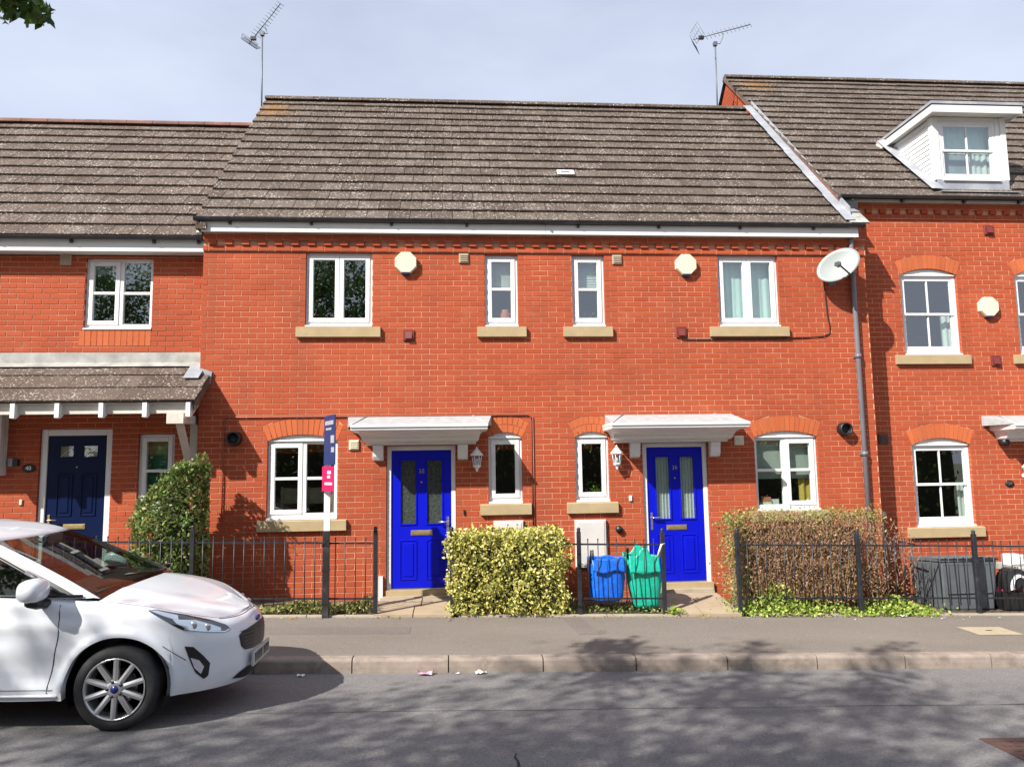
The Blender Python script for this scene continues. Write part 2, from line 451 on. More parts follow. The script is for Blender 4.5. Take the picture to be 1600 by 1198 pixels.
class MB:
    """collects faces, then links them as one mesh object"""

    def __init__(self):
        self.v, self.f, self.sm = [], [], []

    def add(self, vs, fs, smooth=False):
        n = len(self.v)
        self.v += [tuple(p) for p in vs]
        self.f += [tuple(i + n for i in f) for f in fs]
        self.sm += [smooth] * len(fs)
        return self

    def box(self, x0, x1, y0, y1, z0, z1):
        if x0 > x1: x0, x1 = x1, x0
        if y0 > y1: y0, y1 = y1, y0
        if z0 > z1: z0, z1 = z1, z0
        vs = [(x, y, z) for z in (z0, z1) for y in (y0, y1) for x in (x0, x1)]
        return self.add(vs, [(0, 2, 3, 1), (4, 5, 7, 6), (0, 1, 5, 4), (2, 6, 7, 3), (0, 4, 6, 2), (1, 3, 7, 5)])

    def obox(self, o, ax, ay, az):
        """box from corner o along three edge vectors"""
        o, ax, ay, az = Vector(o), Vector(ax), Vector(ay), Vector(az)
        vs = [o + ax * i + ay * j + az * k for k in (0, 1) for j in (0, 1) for i in (0, 1)]
        fs = [(0, 2, 3, 1), (4, 5, 7, 6), (0, 1, 5, 4), (2, 6, 7, 3), (0, 4, 6, 2), (1, 3, 7, 5)]
        if ax.cross(ay).dot(az) < 0:
            fs = [f[::-1] for f in fs]
        return self.add(vs, fs)

    def cham(self, x0, x1, y0, y1, z0, z1, c):
        """box whose front (low y) edges are chamfered by c"""
        vs = [(x0 + c, y0, z0 + c), (x1 - c, y0, z0 + c), (x1 - c, y0, z1 - c), (x0 + c, y0, z1 - c),
              (x0, y0 + c, z0), (x1, y0 + c, z0), (x1, y0 + c, z1), (x0, y0 + c, z1),
              (x0, y1, z0), (x1, y1, z0), (x1, y1, z1), (x0, y1, z1)]
        fs = [(0, 1, 2, 3), (8, 11, 10, 9)]
        for i in range(4):
            j = (i + 1) % 4
            fs += [(4 + i, 4 + j, j, i), (8 + i, 8 + j, 4 + j, 4 + i)]
        return self.add(vs, fs)

    def prism(self, pts, y0, y1):
        """polygon in (x, z), anticlockwise seen from the front (-y), thick from y0 to y1"""
        n = len(pts)
        vs = [(p[0], y0, p[1]) for p in pts] + [(p[0], y1, p[1]) for p in pts]
        fs = [tuple(range(n)), tuple(range(2 * n - 1, n - 1, -1))]
        fs += [(i + n, (i + 1) % n + n, (i + 1) % n, i) for i in range(n)]
        return self.add(vs, fs)

    def prism_x(self, pts, x0, x1):
        """polygon in (y, z), extruded along x"""
        n = len(pts)
        vs = [(x0, p[0], p[1]) for p in pts] + [(x1, p[0], p[1]) for p in pts]
        fs = [tuple(range(n - 1, -1, -1)), tuple(range(n, 2 * n))]
        fs += [(i, (i + 1) % n, (i + 1) % n + n, i + n) for i in range(n)]
        return self.add(vs, fs)

    def tube(self, pts, r, n=8, cap=True, smooth=True):
        pts = [Vector(p) for p in pts]
        rs = r if isinstance(r, (list, tuple)) else [r] * len(pts)
        rings = []
        ref = None
        for i, p in enumerate(pts):
            a = pts[max(i - 1, 0)]
            b = pts[min(i + 1, len(pts) - 1)]
            t = (b - a).normalized()
            if ref is None:
                ref = Vector((0, 0, 1)) if abs(t.z) < 0.9 else Vector((1, 0, 0))
            s = t.cross(ref).normalized()
            q = s.cross(t)
            ref = q
            rings.append([p + (s * math.cos(k * 2 * math.pi / n) + q * math.sin(k * 2 * math.pi / n)) * rs[i] for k in range(n)])
        vs = [v for ring in rings for v in ring]
        fs = []
        for i in range(len(pts) - 1):
            for k in range(n):
                l = (k + 1) % n
                fs.append((i * n + k, (i + 1) * n + k, (i + 1) * n + l, i * n + l))
        if cap:
            fs.append(tuple(range(n)))
            e = (len(pts) - 1) * n
            fs.append(tuple(e + k for k in range(n - 1, -1, -1)))
        return self.add(vs, fs, smooth)

    def lathe(self, prof, c, n=16, axis='z', smooth=True, cap=True):
        """profile of (radius, height) turned round an axis through c"""
        vs, fs = [], []
        for r, h in prof:
            for k in range(n):
                a = 2 * math.pi * k / n
                x, y = r * math.cos(a), r * math.sin(a)
                if axis == 'z':
                    vs.append((c[0] + x, c[1] + y, c[2] + h))
                elif axis == 'y':
                    vs.append((c[0] + x, c[1] + h, c[2] + y))
                else:
                    vs.append((c[0] + h, c[1] + x, c[2] + y))
        for i in range(len(prof) - 1):
            for k in range(n):
                l = (k + 1) % n
                f = (i * n + k, i * n + l, (i + 1) * n + l, (i + 1) * n + k)
                fs.append(f if axis != 'y' else f[::-1])
        if cap and prof[0][0] > 1e-5:
            fs.append(tuple(range(n - 1, -1, -1)) if axis != 'y' else tuple(range(n)))
        if cap and prof[-1][0] > 1e-5:
            e = (len(prof) - 1) * n
            fs.append(tuple(e + k for k in range(n)) if axis != 'y' else tuple(e + k for k in range(n - 1, -1, -1)))
        return self.add(vs, fs, smooth)

    def build(self, name, mat, parent=None, label=None, kind=None, bevel=0.0):
        me = bpy.data.meshes.new(name)
        off = Vector((0, 0, 0))
        if parent is not None:
            off = OFF[parent.name]
        if off.length > 0:
            vv = [(p[0] - off.x, p[1] - off.y, p[2] - off.z) for p in self.v]
        else:
            vv = self.v
        me.from_pydata(vv, [], self.f)
        me.polygons.foreach_set('use_smooth', self.sm)
        me.materials.append(M[mat] if isinstance(mat, str) else mat)
        me.update()
        o = bpy.data.objects.new(name, me)
        COL.objects.link(o)
        if parent is not None:
            o.parent = parent
        OFF[o.name] = off
        if label:
            o['label'] = label
        if kind:
            o['kind'] = kind
        if bevel:
            b = o.modifiers.new("bevel", 'BEVEL')
            b.width = bevel
            b.segments = 2
            b.limit_method = 'ANGLE'
        return o


def place(name, mesh, mat, pos, parent, rot=None):
    """one more object that shares a mesh"""
    o = bpy.data.objects.new(name, mesh)
    COL.objects.link(o)
    o.parent = parent
    off = OFF[parent.name]
    o.location = (pos[0] - off.x, pos[1] - off.y, pos[2] - off.z)
    if rot:
        o.rotation_euler = rot
    OFF[o.name] = off
    return o


def shared(name, mb, mat):
    me = bpy.data.meshes.new(name)
    me.from_pydata(mb.v, [], mb.f)
    me.polygons.foreach_set('use_smooth', mb.sm)
    me.materials.append(M[mat])
    me.update()
    return me


def text(name, body, size, pos, parent, mat, depth=0.003, rot=(math.pi / 2, 0, 0)):
    cu = bpy.data.curves.new(name, 'FONT')
    cu.body = body
    cu.size = size
    cu.extrude = depth
    cu.align_x = 'CENTER'
    cu.align_y = 'CENTER'
    cu.materials.append(M[mat])
    tmp = bpy.data.objects.new(name + "_outline", cu)
    COL.objects.link(tmp)
    dg = bpy.context.evaluated_depsgraph_get()
    me = bpy.data.meshes.new_from_object(tmp.evaluated_get(dg))
    bpy.data.objects.remove(tmp)
    bpy.data.curves.remove(cu)
    o = bpy.data.objects.new(name, me)
    COL.objects.link(o)
    o.parent = parent
    off = OFF[parent.name]
    o.location = (pos[0] - off.x, pos[1] - off.y, pos[2] - off.z)
    o.rotation_euler = rot
    OFF[o.name] = off
    return o


SLOPE = 0.0265


def zg(x):
    """level of the back of the pavement; the street falls towards the right"""
    return -0.165 - SLOPE * x


def zroad(x, y):
    """the carriageway: gutter 0.13 below the kerb, rising a little to the crown"""
    d = min(max(-2.98 - y, 0.0), 3.4)
    return zg(x) - 0.02 - 0.13 + 0.040 * d - 0.0040 * d * d


# ================================================================== SETTING: ground, road, pavement, kerb
def sheet(name, xs, ys, zf, mat, label=None, cat=None):
    mb = MB()
    vs = [(x, y, zf(x, y)) for y in ys for x in xs]
    nx = len(xs)
    fs = [(j * nx + i, j * nx + i + 1, (j + 1) * nx + i + 1, (j + 1) * nx + i) for j in range(len(ys) - 1) for i in range(nx - 1)]
    mb.add(vs, fs, True)
    o = mb.build(name, mat)
    return tag(o, label, cat, kind='structure')


XS = [-40, -20, -10, -5, 0, 5, 10, 20, 40]
sheet('road', XS, [-9.4, -8.6, -7.8, -7.0, -6.2, -5.4, -4.8, -4.2, -3.6, -2.97], lambda x, y: zroad(x, y), 'road',
      'dark grey asphalt road dappled with tree shade', 'road')
sheet('pavement', XS, [-2.84, -2.2, -1.6, -1.06], lambda x, y: zg(x) - 0.02 * (-1.06 - y) / 1.78 - 0.0, 'pavement',
      'brown-grey asphalt pavement between the kerb and the front gardens', 'pavement')
sheet('far_pavement', XS, [-14.0, -12.0, -9.55], lambda x, y: zg(x) - 0.03, 'pavement', 'asphalt pavement across the street', 'pavement')
sheet('garden_ground', [-10, -5, 0, 5, 12], [-1.00, -0.5, 0.6], lambda x, y: zg(x) + 0.02, 'soil', 'bare brown soil of the narrow front gardens', 'soil')
sheet('ground', [-900, -60, -20, 0, 20, 60, 900], [-900, -60, -20, 0, 20, 60, 900], lambda x, y: -0.75 - 0.0265 * max(-60, min(60, x)), 'ground',
      'open ground around the street', 'ground')

kerb = thing('kerb', 'row of pale concrete kerb stones along the near edge of the pavement', 'kerb', (0, -2.9, 0), kind='structure')
for k in range(-12, 14):
    x0 = -0.06 + 0.914 * k
    x1 = x0 + 0.914 - 0.012
    z0, z1 = zg(x0) - 0.02, zg(x1) - 0.02
    j = random.uniform(-0.004, 0.004)
    pr = [(-2.98 + j, -0.4), (-2.98 + j, -0.075), (-2.976 + j, -0.026), (-2.968 + j, -0.010), (-2.952 + j, 0.000), (-2.93, 0.003), (-2.845, 0.003), (-2.845, -0.4)]
    vs = [(x0, p[0], z0 + p[1]) for p in pr] + [(x1, p[0], z1 + p[1]) for p in pr]
    n = len(pr)
    fs = [tuple(range(n)), tuple(range(2 * n - 1, n - 1, -1))] + [(i + n, (i + 1) % n + n, (i + 1) % n, i) for i in range(n)]
    MB().add(vs, fs).build('kerb_stone', 'kerb', kerb)
# mortar bed behind the joints
b_ = MB()
b_.add([(-11, -2.965, zg(-11) - 0.4), (12, -2.965, zg(12) - 0.4), (12, -2.965, zg(12) - 0.06), (-11, -2.965, zg(-11) - 0.06),
        (12, -2.85, zg(12) - 0.028), (-11, -2.85, zg(-11) - 0.028)], [(0, 1, 2, 3), (3, 2, 4, 5)])
b_.build('kerb_bed', 'soil', kerb)
# opposite kerb, behind the camera
fk = MB()
fk.add([(-40, -9.55, zg(-40) - 0.03), (40, -9.55, zg(40) - 0.03), (40, -9.42, zg(40) - 0.03), (-40, -9.42, zg(-40) - 0.03), (40, -9.4, zg(40) - 0.35), (-40, -9.4, zg(-40) - 0.35)],
       [(0, 1, 2, 3), (3, 2, 4, 5)])
tag(fk.build('far_kerb', 'kerb'), 'concrete kerb across the street', 'kerb', kind='structure')

# the edging strip between pavement and gardens
ed = thing('edging', 'thin pale concrete edging at the back of the pavement', 'edging', (0, -1.03, 0), kind='structure')
x = -9.0
while x < 11:
    l = random.choice((0.9, 0.915))
    if not (-0.98 < x + l / 2 < -0.0 or 2.62 < x + l / 2 < 3.5):
        vs = [(x + a * (l - 0.012), y_, zg(x + a * l) + h) for a in (0, 1) for (y_, h) in ((-1.058, -0.2), (-1.058, 0.018), (-1.004, 0.024), (-1.004, -0.2))]
        MB().add(vs, [(0, 1, 2, 3), (7, 6, 5, 4), (4, 5, 1, 0), (5, 6, 2, 1), (6, 7, 3, 2)]).build('edging_kerb', 'edging', ed)
    x += l

# paved paths to the two blue doors, slab by slab
for (x0, x1, lab) in ((-0.99, -0.02, 'buff slab path up to the left blue door'), (2.60, 3.58, 'buff slab path with weeds in its joints up to the right blue door')):
    pt = thing('path', lab, 'path', ((x0 + x1) / 2, -0.5, 0), kind='structure')
    ys = [-1.06, -0.60, -0.14]
    for r in range(2):
        cuts = [x0, x0 + (0.48 if r == 0 else 0.56), x1]
        for c in range(2):
            a, b = cuts[c] + 0.006, cuts[c + 1] - 0.006
            h = 0.030 + random.uniform(-0.003, 0.003)
            rz = lambda y: (y + 1.06) * (.05 if x0 < 0 else .125)
            za, zb = zg(a) + h, zg(b) + h
            y0, y1 = ys[r] + 0.006, ys[r + 1] - 0.006
            r0, r1 = rz(y0), rz(y1)
            vs = [(a, y0, za - 0.15), (b, y0, zb - 0.15), (b, y1, zb - 0.15), (a, y1, za - 0.15), (a, y0, za + r0), (b, y0, zb + r0), (b, y1, zb + r1), (a, y1, za + r1)]
            MB().add(vs, [(4, 5, 6, 7), (0, 1, 5, 4), (1, 2, 6, 5), (2, 3, 7, 6), (3, 0, 4, 7)]).build('slab', 'slab', pt)
    MB().box(x0 + 0.03, x1 - 0.03, -0.14, -0.002, -0.35, -0.062).build('doorstep', 'edging', pt)

# ================================================================== BRICKWORK
C0 = -0.45                                               # foot of the first course
CH, BL, J = 0.075, 0.225, 0.010
BRICK_MESH = {}


def arc_geo(x0, x1, zs, rise):
    h = (x1 - x0) / 2
    R = (h * h + rise * rise) / (2 * rise)
    return (x0 + x1) / 2, zs + rise - R, R


def brick_wall(house, root, x0, x1, z1, y, openings, arches, hide=(), own=None, phase=0.0, sheet_x=None):
    """wall part: mortar sheet with holes and reveals, bricks one by one in front of it"""
    # --- mortar sheet
    e = 0.003
    sx0, sx1 = sheet_x or (x0, x1)
    xs = sorted(set([sx0, sx1] + [v for o in openings for v in (o[0] - e, o[1] + e)]))
    zs = sorted(set([C0, z1] + [v for o in openings for v in (o[2] - e, o[3] + e)]))
    xs = [v for v in xs if sx0 <= v <= sx1]
    zs = [v for v in zs if C0 <= v <= z1]
    inside = lambda cx, cz: any(o[0] - e < cx < o[1] + e and o[2] - e < cz < o[3] + e for o in openings)
    ym, yb = y + 0.0055, y + 0.11
    mb = MB()
    for i in range(len(xs) - 1):
        for k in range(len(zs) - 1):
            if inside((xs[i] + xs[i + 1]) / 2, (zs[k] + zs[k + 1]) / 2):
                continue
            a, b, c, d = xs[i], xs[i + 1], zs[k], zs[k + 1]
            mb.add([(a, ym, c), (b, ym, c), (b, ym, d), (a, ym, d)], [(0, 1, 2, 3)])
    for o in openings:
        a, b, c, d = o[0] - e, o[1] + e, o[2] - e, o[3] + e
        vs = [(a, ym, c), (b, ym, c), (b, ym, d), (a, ym, d), (a, yb, c), (b, yb, c), (b, yb, d), (a, yb, d)]
        mb.add(vs, [(0, 4, 5, 1), (1, 5, 6, 2), (2, 6, 7, 3), (3, 7, 4, 0)])
    # return ends, 0.3 deep
    for xe, flip in ((sx0, False), (sx1, True)):
        q = [(xe, ym, C0), (xe, y + 0.45, C0), (xe, y + 0.45, z1), (xe, ym, z1)]
        mb.add(q, [(0, 1, 2, 3) if flip else (3, 2, 1, 0)])
    wall = mb.build('wall', 'mortar', root)
    # --- bricks
    whole, cut = [], []
    k = 0
    while C0 + k * CH < z1 - 0.01:
        zb_, zt_ = C0 + k * CH, min(C0 + k * CH + CH - J, z1)
        offs = (BL / 2 if k % 2 else 0.0) + phase
        n0 = int(math.floor((x0 - offs) / BL)) - 1
        n1 = int(math.ceil((x1 - offs) / BL)) + 1
        for n in range(n0, n1):
            xa0, xb0 = max(n * BL + offs + J / 2, x0), min((n + 1) * BL + offs - J / 2, x1)
            if xb0 - xa0 < 0.02 or (own and not own((n + .5) * BL + offs)):
                continue
            rows = set()
            for o in openings:
                if o[0] < xb0 and o[1] > xa0:
                    rows |= {v for v in (o[2], o[3]) if zb_ + 0.004 < v < zt_ - 0.004}
            near_arch = []
            for ar in arches:
                ax0, ax1, azs, rise, lean, thick = ar
                if ax0 - lean - .02 < xb0 and ax1 + lean + .02 > xa0:
                    cx, cz, R = arc_geo(ax0, ax1, azs, rise)
                    Ro = R + thick + 0.008
                    zcorner = cz + math.sqrt(max(Ro * Ro - (ax0 - lean - cx) ** 2, 0))
                    near_arch.append((ar, cx, cz, Ro, zcorner))
                    rows |= {v for v in (azs, zcorner, cz + Ro, (zcorner + cz + Ro) / 2) if zb_ + 0.002 < v < zt_ - 0.002}
            rows = [zb_] + sorted(rows) + [zt_]
            for za, zc in zip(rows, rows[1:]):
                zm = (za + zc) / 2
                ex = [(o[0], o[1], o[0], o[1]) for o in openings if o[2] - 1e-4 < zm < o[3] + 1e-4]
                for (ar, cx, cz, Ro, zcorner) in near_arch:
                    ax0, ax1, azs, rise, lean, thick = ar

                    def bound(z):
                        if z <= azs:
                            return (ax0, ax1)
                        if z < zcorner:
                            t = (z - azs) / (zcorner - azs)
                            return (ax0 - lean * t, ax1 + lean * t)
                        h = math.sqrt(max(Ro * Ro - (z - cz) ** 2, 0))
                        return (cx - h, cx + h)
                    if zm < azs or zm > cz + Ro:
                        continue
                    b0, b1 = bound(za), bound(zc)
                    ex.append((b0[0], b0[1], b1[0], b1[1]))
                pieces = [(xa0, xb0, xa0, xb0)]
                for (l0, r0, l1, r1) in ex:
                    nxt = []
                    for (p0, p1, q0, q1) in pieces:
                        if p1 <= min(l0, l1) + 1e-6 or p0 >= max(r0, r1) - 1e-6:
                            nxt.append((p0, p1, q0, q1))
                            continue
                        L = (p0, min(p1, l0), q0, min(q1, l1))
                        if L[1] - L[0] > 0.004 or L[3] - L[2] > 0.004:
                            nxt.append((L[0], max(L[0], L[1]), L[2], max(L[2], L[3])))
                        Rr = (max(p0, r0), p1, max(q0, r1), q1)
                        if Rr[1] - Rr[0] > 0.004 or Rr[3] - Rr[2] > 0.004:
                            nxt.append((min(Rr[0], Rr[1]), Rr[1], min(Rr[2], Rr[3]), Rr[3]))
                    pieces = nxt
                for p in pieces:
                    full = abs(p[1] - p[0] - (BL - J)) < 1e-4 and abs(p[3] - p[2] - (BL - J)) < 1e-4 and abs(zc - za - (CH - J)) < 1e-4
                    if full:
                        whole.append(((p[0] + p[1]) / 2, zm))
                    else:
                        cut.append((p, za, zc))
        k += 1
    def near(q):
        if any(h[0] < q[0] < h[1] and h[2] < q[1] < h[3] for h in hide):
            return 1e6
        d2 = (q[0] - CAM.x) ** 2 + (y - CAM.y) ** 2 + (q[1] - CAM.z) ** 2
        return d2
    whole.sort(key=near)
    if 'brick' not in BRICK_MESH:
        l, h = (BL - J) / 2, (CH - J) / 2
        BRICK_MESH['brick'] = shared('brick', MB().cham(-l, l, 0, 0.103, -h, h, 0.0022), 'brick')
    for (cx, cz) in whole[:300]:
        place('brick', BRICK_MESH['brick'], 'brick', (cx, y + random.uniform(-0.0006, 0.0008), cz), wall)
    rest = MB()
    l, h = (BL - J) / 2, (CH - J) / 2
    for (cx, cz) in whole[300:]:
        jy = random.uniform(-0.0006, 0.0008)
        rest.cham(cx - l, cx + l, y + jy, y + 0.103, cz - h, cz + h, 0.0022)
    for (p, za, zc) in cut:
        jy = random.uniform(-0.0006, 0.0008)
        vs = [(p[0], y + jy, za), (p[1], y + jy, za), (p[3], y + jy, zc), (p[2], y + jy, zc)]
        vs += [(a[0], y + 0.103, a[2]) for a in vs]
        rest.add(vs, [(0, 1, 2, 3), (4, 5, 1, 0), (5, 6, 2, 1), (6, 7, 3, 2), (7, 4, 0, 3)])
    rest.build('brickwork', 'brick', wall, kind='stuff')
    # --- arches, brick by brick
    for (ax0, ax1, azs, rise, lean, thick) in arches:
        cx, cz, R = arc_geo(ax0, ax1, azs, rise)
        a_in = math.asin((ax1 - cx) / R)
        Ro = R + thick
        a_out = math.asin(min(1, (ax1 + lean - cx) / Ro))
        rings = [(R, Ro)] if thick > 0.2 and (ax1 - ax0) > 0.7 else [(R, (R + Ro) / 2 - 0.004), ((R + Ro) / 2 + 0.004, Ro)]
        for ri, (ra, rb) in enumerate(rings):
            n = max(5, round(2 * a_out * (rb) / 0.078))
            for i in range(n):
                f0, f1 = -1 + 2 * i / n, -1 + 2 * (i + 1) / n
                g = 0.004
                def pt(f, r, s):
                    t = (r - R) / (Ro - R)
                    ang = f * (a_in * (1 - t) + a_out * t) + s * g / r
                    return (cx + r * math.sin(ang), cz + r * math.cos(ang))
                poly = [pt(f0, ra, 1), pt(f1, ra, -1), pt(f1, rb, -1), pt((f0 + f1) / 2, rb, 0), pt(f0, rb, 1)]
                MB().prism(poly, y - 0.001 + random.uniform(-.0006, .0006), y + 0.104).build('arch_brick', 'arch', wall)
    return wall


def cornice(wall, x0, x1, y, z, own=None, phase=0.0, mx=None):
    """dentil band under the eaves: three courses, the middle one toothed"""
    n0, n1 = int((x0) / BL) - 2, int((x1) / BL) + 2
    for row, (dz, pr) in enumerate(((0.0, 0.03), (0.075, 0.055), (0.15, 0.058))):
        for n in range(n0, n1):
            if row == 1:
                xa, xb = n * BL + 0.005 + phase, n * BL + 0.005 + 0.1025 + phase
            else:
                o = 0.1125 * (row // 2)
                xa, xb = n * BL + o + 0.005 + phase, (n + 1) * BL + o - 0.005 + phase
            xa, xb = max(xa, x0), min(xb, x1)
            if xb - xa < 0.03 or (own and not own((xa + xb) / 2)):
                continue
            MB().cham(xa, xb, y - pr, y + 0.02, z + dz + 0.004, z + dz + 0.071, 0.002).build('cornice_brick', 'brick', wall)
    mb = MB()
    x0, x1 = mx or (x0, x1)
    mb.box(x0, x1, y - 0.024, y + 0.003, z - 0.002, z + 0.0745)
    mb.box(x0, x1, y - 0.012, y + 0.003, z + 0.0745, z + 0.150)
    mb.box(x0, x1, y - 0.050, y + 0.003, z + 0.150, z + 0.235)
    mb.build('cornice_mortar', 'mortar', wall)


# ================================================================== WINDOWS
def frame_rect(mb, x0, x1, z0, z1, w, y0, y1, wb=None, wt=None):
    wb = wb or w
    wt = wt or w
    mb.cham(x0, x0 + w, y0, y1, z0, z1, 0.004)
    mb.cham(x1 - w, x1, y0, y1, z0, z1, 0.004)
    mb.cham(x0 + w, x1 - w, y0 + 0.0006, y1, z0, z0 + wb, 0.004)
    mb.cham(x0 + w, x1 - w, y0 + 0.0006, y1, z1 - wt, z1, 0.004)


def window(root, x0, x1, z0, z1, y, style, rise=0.0, sill=None, behind=None, label=None, floor_back=True):
    """window part with its frame, sashes, panes, sill as sub-parts; y is the brick face"""
    w = MB()
    yf = y + 0.050
    FW = 0.050
    # outer frame
    frame_rect(w, x0, x1, z0, z1, FW, yf, yf + 0.07)
    win = w.build('window', 'upvc', root, label)
    panes = []
    sash = MB()
    sash2 = MB()
    cx = (x0 + x1) / 2
    a, b, c, d = x0 + FW, x1 - FW, z0 + FW, z1 - FW
    SW = 0.060
    ys = yf - 0.012

    def casement(mb, a, b, c, d, bar=None):
        frame_rect(mb, a, b, c, d, SW, ys, yf + 0.05)
        if bar is not None:
            mb.cham(a + SW, b - SW, ys + 0.004, yf + 0.045, bar - 0.02, bar + 0.02, 0.004)
            panes.append((a + SW, b - SW, c + SW, bar - 0.02))
            panes.append((a + SW, b - SW, bar + 0.02, d - SW))
        else:
            panes.append((a + SW, b - SW, c + SW, d - SW))

    if style == 'pair':                                      # two opening lights of one pane each
        casement(sash, a - 0.012, cx - 0.002, c - 0.012, d + 0.012)
        casement(sash2, cx + 0.002, b + 0.012, c - 0.012, d + 0.012)
    elif style == 'pair_bars':
        zb = (c + d) / 2
        casement(sash, a - 0.012, cx - 0.004, c - 0.012, d + 0.012, zb)
        m = sash2
        m.cham(cx - 0.002, cx + 0.05, yf - 0.004, yf + 0.06, c - 0.002, d + 0.002, 0.004)
        m.cham(cx + 0.05, b, yf + 0.003, yf + 0.055, zb - 0.02, zb + 0.02, 0.004)
        panes.extend([(cx + 0.05, b, c, zb - 0.02), (cx + 0.05, b, zb + 0.02, d)])
    elif style == 'pair_bars_r':
        zb = (c + d) / 2 + 0.03
        m = sash2
        m.cham(cx - 0.05, cx + 0.002, yf - 0.004, yf + 0.06, c - 0.002, d + 0.002, 0.004)
        m.cham(a, cx - 0.05, yf + 0.003, yf + 0.055, zb - 0.02, zb + 0.02, 0.004)
        panes.extend([(a, cx - 0.05, c, zb - 0.02), (a, cx - 0.05, zb + 0.02, d)])
        casement(sash, cx + 0.004, b + 0.012, c - 0.012, d + 0.012, zb)
    elif style == 'single':
        casement(sash, a - 0.012, b + 0.012, c - 0.012, d + 0.012)
    elif style == 'single_bar':
        casement(sash, a - 0.012, b + 0.012, c - 0.012, d + 0.012, (c + d) / 2 + 0.01)
    elif style == 'sliding':                                 # sliding sashes, two over two
        zm = (c + d) / 2
        for mb, lo, hi, yy in ((sash2, zm - 0.02, d + 0.004, yf + 0.006), (sash, c - 0.004, zm + 0.02, yf + 0.024)):
            frame_rect(mb, a - 0.004, b + 0.004, lo, hi, 0.045, yy, yy + 0.035, wb=0.06 if mb is sash else 0.04, wt=0.04)
            p0, p1 = lo + (0.06 if mb is sash else 0.04), hi - 0.04
            mb.box(cx - 0.011, cx + 0.011, yy + 0.006, yy + 0.03, p0, p1)
            panes.extend([(a + 0.041, cx - 0.011, p0, p1, yy + 0.018), (cx + 0.011, b - 0.041, p0, p1, yy + 0.018)])
    sash.build('sash', 'upvc', win)
    if sash2.v:
        sash2.build('sash', 'upvc', win)
    for p in panes:
        yy = p[4] if len(p) > 4 else yf + 0.022
        e = 0.004
        MB().box(p[0] - e, p[1] + e, yy, yy + 0.005, p[2] - e, p[3] + e).build('pane', 'glass', win)
    if rise:
        # segmental head filled with a white panel
        acx, acz, R = arc_geo(x0 + 0.006, x1 - 0.006, z1 + 0.003, rise - 0.006)
        pts = [(x0 + 0.006, z1 + 0.003), (x1 - 0.006, z1 + 0.003)]
        am = math.asin((x1 - 0.006 - acx) / R)
        pts += [(acx + R * math.sin(am * (1 - 2 * i / 16)), acz + R * math.cos(am * (1 - 2 * i / 16))) for i in range(1, 16)]
        h = MB().prism(pts, yf - 0.012, yf + 0.06)
        h.cham(x0 - 0.0, x1 + 0.0, yf - 0.03, yf + 0.01, z1 - 0.012, z1 + 0.012, 0.003)
        h.build('arch_head', 'upvc', win)
    # projecting white subsill
    MB().prism_x([(y - 0.012, z0 - 0.034), (y + 0.10, z0 - 0.034), (y + 0.10, z0 - 0.0005), (yf - 0.004, z0 - 0.0005), (y - 0.012, z0 - 0.014)], x0 + 0.001, x1 - 0.001).build('subsill', 'upvc', win)
    if sill:
        s0, s1, t0, t1 = sill
        MB().prism_x([(y - 0.055, t0), (y + 0.10, t0), (y + 0.10, t1), (y + 0.004, t1), (y - 0.055, t1 - 0.012)], s0, s1).build('sill', 'stone', win, bevel=0.003)
    # what is seen behind the glass
    bb = behind or []
    for it in bb:
        k = it[0]
        if k == 'curtain':
            _, f0, f1, g0, g1, mat, wav = it
            u0, u1 = x0 + (x1 - x0) * f0, x0 + (x1 - x0) * f1
            v0, v1 = z0 + (z1 - z0) * g0, z0 + (z1 - z0) * g1
            n = max(12, int((u1 - u0) / 0.014))
            vs, fs = [], []
            for i in range(n + 1):
                xx = u0 + (u1 - u0) * i / n
                yy = y + 0.19 + wav * (math.sin(xx * 62) + 0.5 * math.sin(xx * 37 + 1))
                vs += [(xx, yy, v0), (xx, yy + 0.01, v1)]
            fs = [(2 * i, 2 * i + 2, 2 * i + 3, 2 * i + 1) for i in range(n)]
            MB().add(vs, fs, True).build('curtain', mat, win)
        elif k == 'blind':
            _, g0, mat, slats = it
            v0, v1 = z0 + (z1 - z0) * g0, z1 + 0.02
            mb = MB()
            if slats:
                zz = v0
                while zz < v1:
                    mb.obox((x0 + 0.01, y + 0.165, zz), (x1 - x0 - 0.02, 0, 0), (0, 0.012, 0.022), (0, 0.002, -0.001))
                    zz += 0.024
            else:
                mb.box(x0 + 0.01, x1 - 0.01, y + 0.165, y + 0.168, v0, v1)
                mb.box(x0 + 0.01, x1 - 0.01, y + 0.158, y + 0.175, v0 - 0.012, v0)
            mb.build('blind', mat, win)
        elif k == 'item':
            _, fx, kind, mat, sz = it
            xx = x0 + (x1 - x0) * fx
            mb = MB()
            zb = z0 + 0.035
            if kind == 'pot':
                mb.lathe([(sz * .35, 0), (sz * .5, sz * .9), (sz * .55, sz), (sz * .48, sz)], (xx, y + 0.15, zb), 10)
                mb.build('flower_pot', mat, win)
            elif kind == 'jar':
                mb.lathe([(sz * .4, 0), (sz * .42, sz * .9), (sz * .3, sz), (sz * .3, sz * 1.25), (0.001, sz * 1.27)], (xx, y + 0.15, zb), 10)
                mb.build('ornament', mat, win)
            elif kind == 'cottage':
                mb.box(xx - sz / 2, xx + sz / 2, y + 0.12, y + 0.12 + sz * .6, zb, zb + sz * .5)
                o = mb.build('ornament', 'cream', win)
                r = MB().prism_x([(y + 0.11, zb + sz * .5), (y + 0.13 + sz * .6, zb + sz * .5), (y + 0.12 + sz * .3, zb + sz * .95)], xx - sz * .55, xx + sz * .55)
                r.box(xx + sz * .1, xx + sz * .25, y + 0.13 + sz * .2, y + 0.13 + sz * .35, zb + sz * .8, zb + sz * 1.15)
                r.build('ornament_roof', mat, win)
            elif kind == 'card':
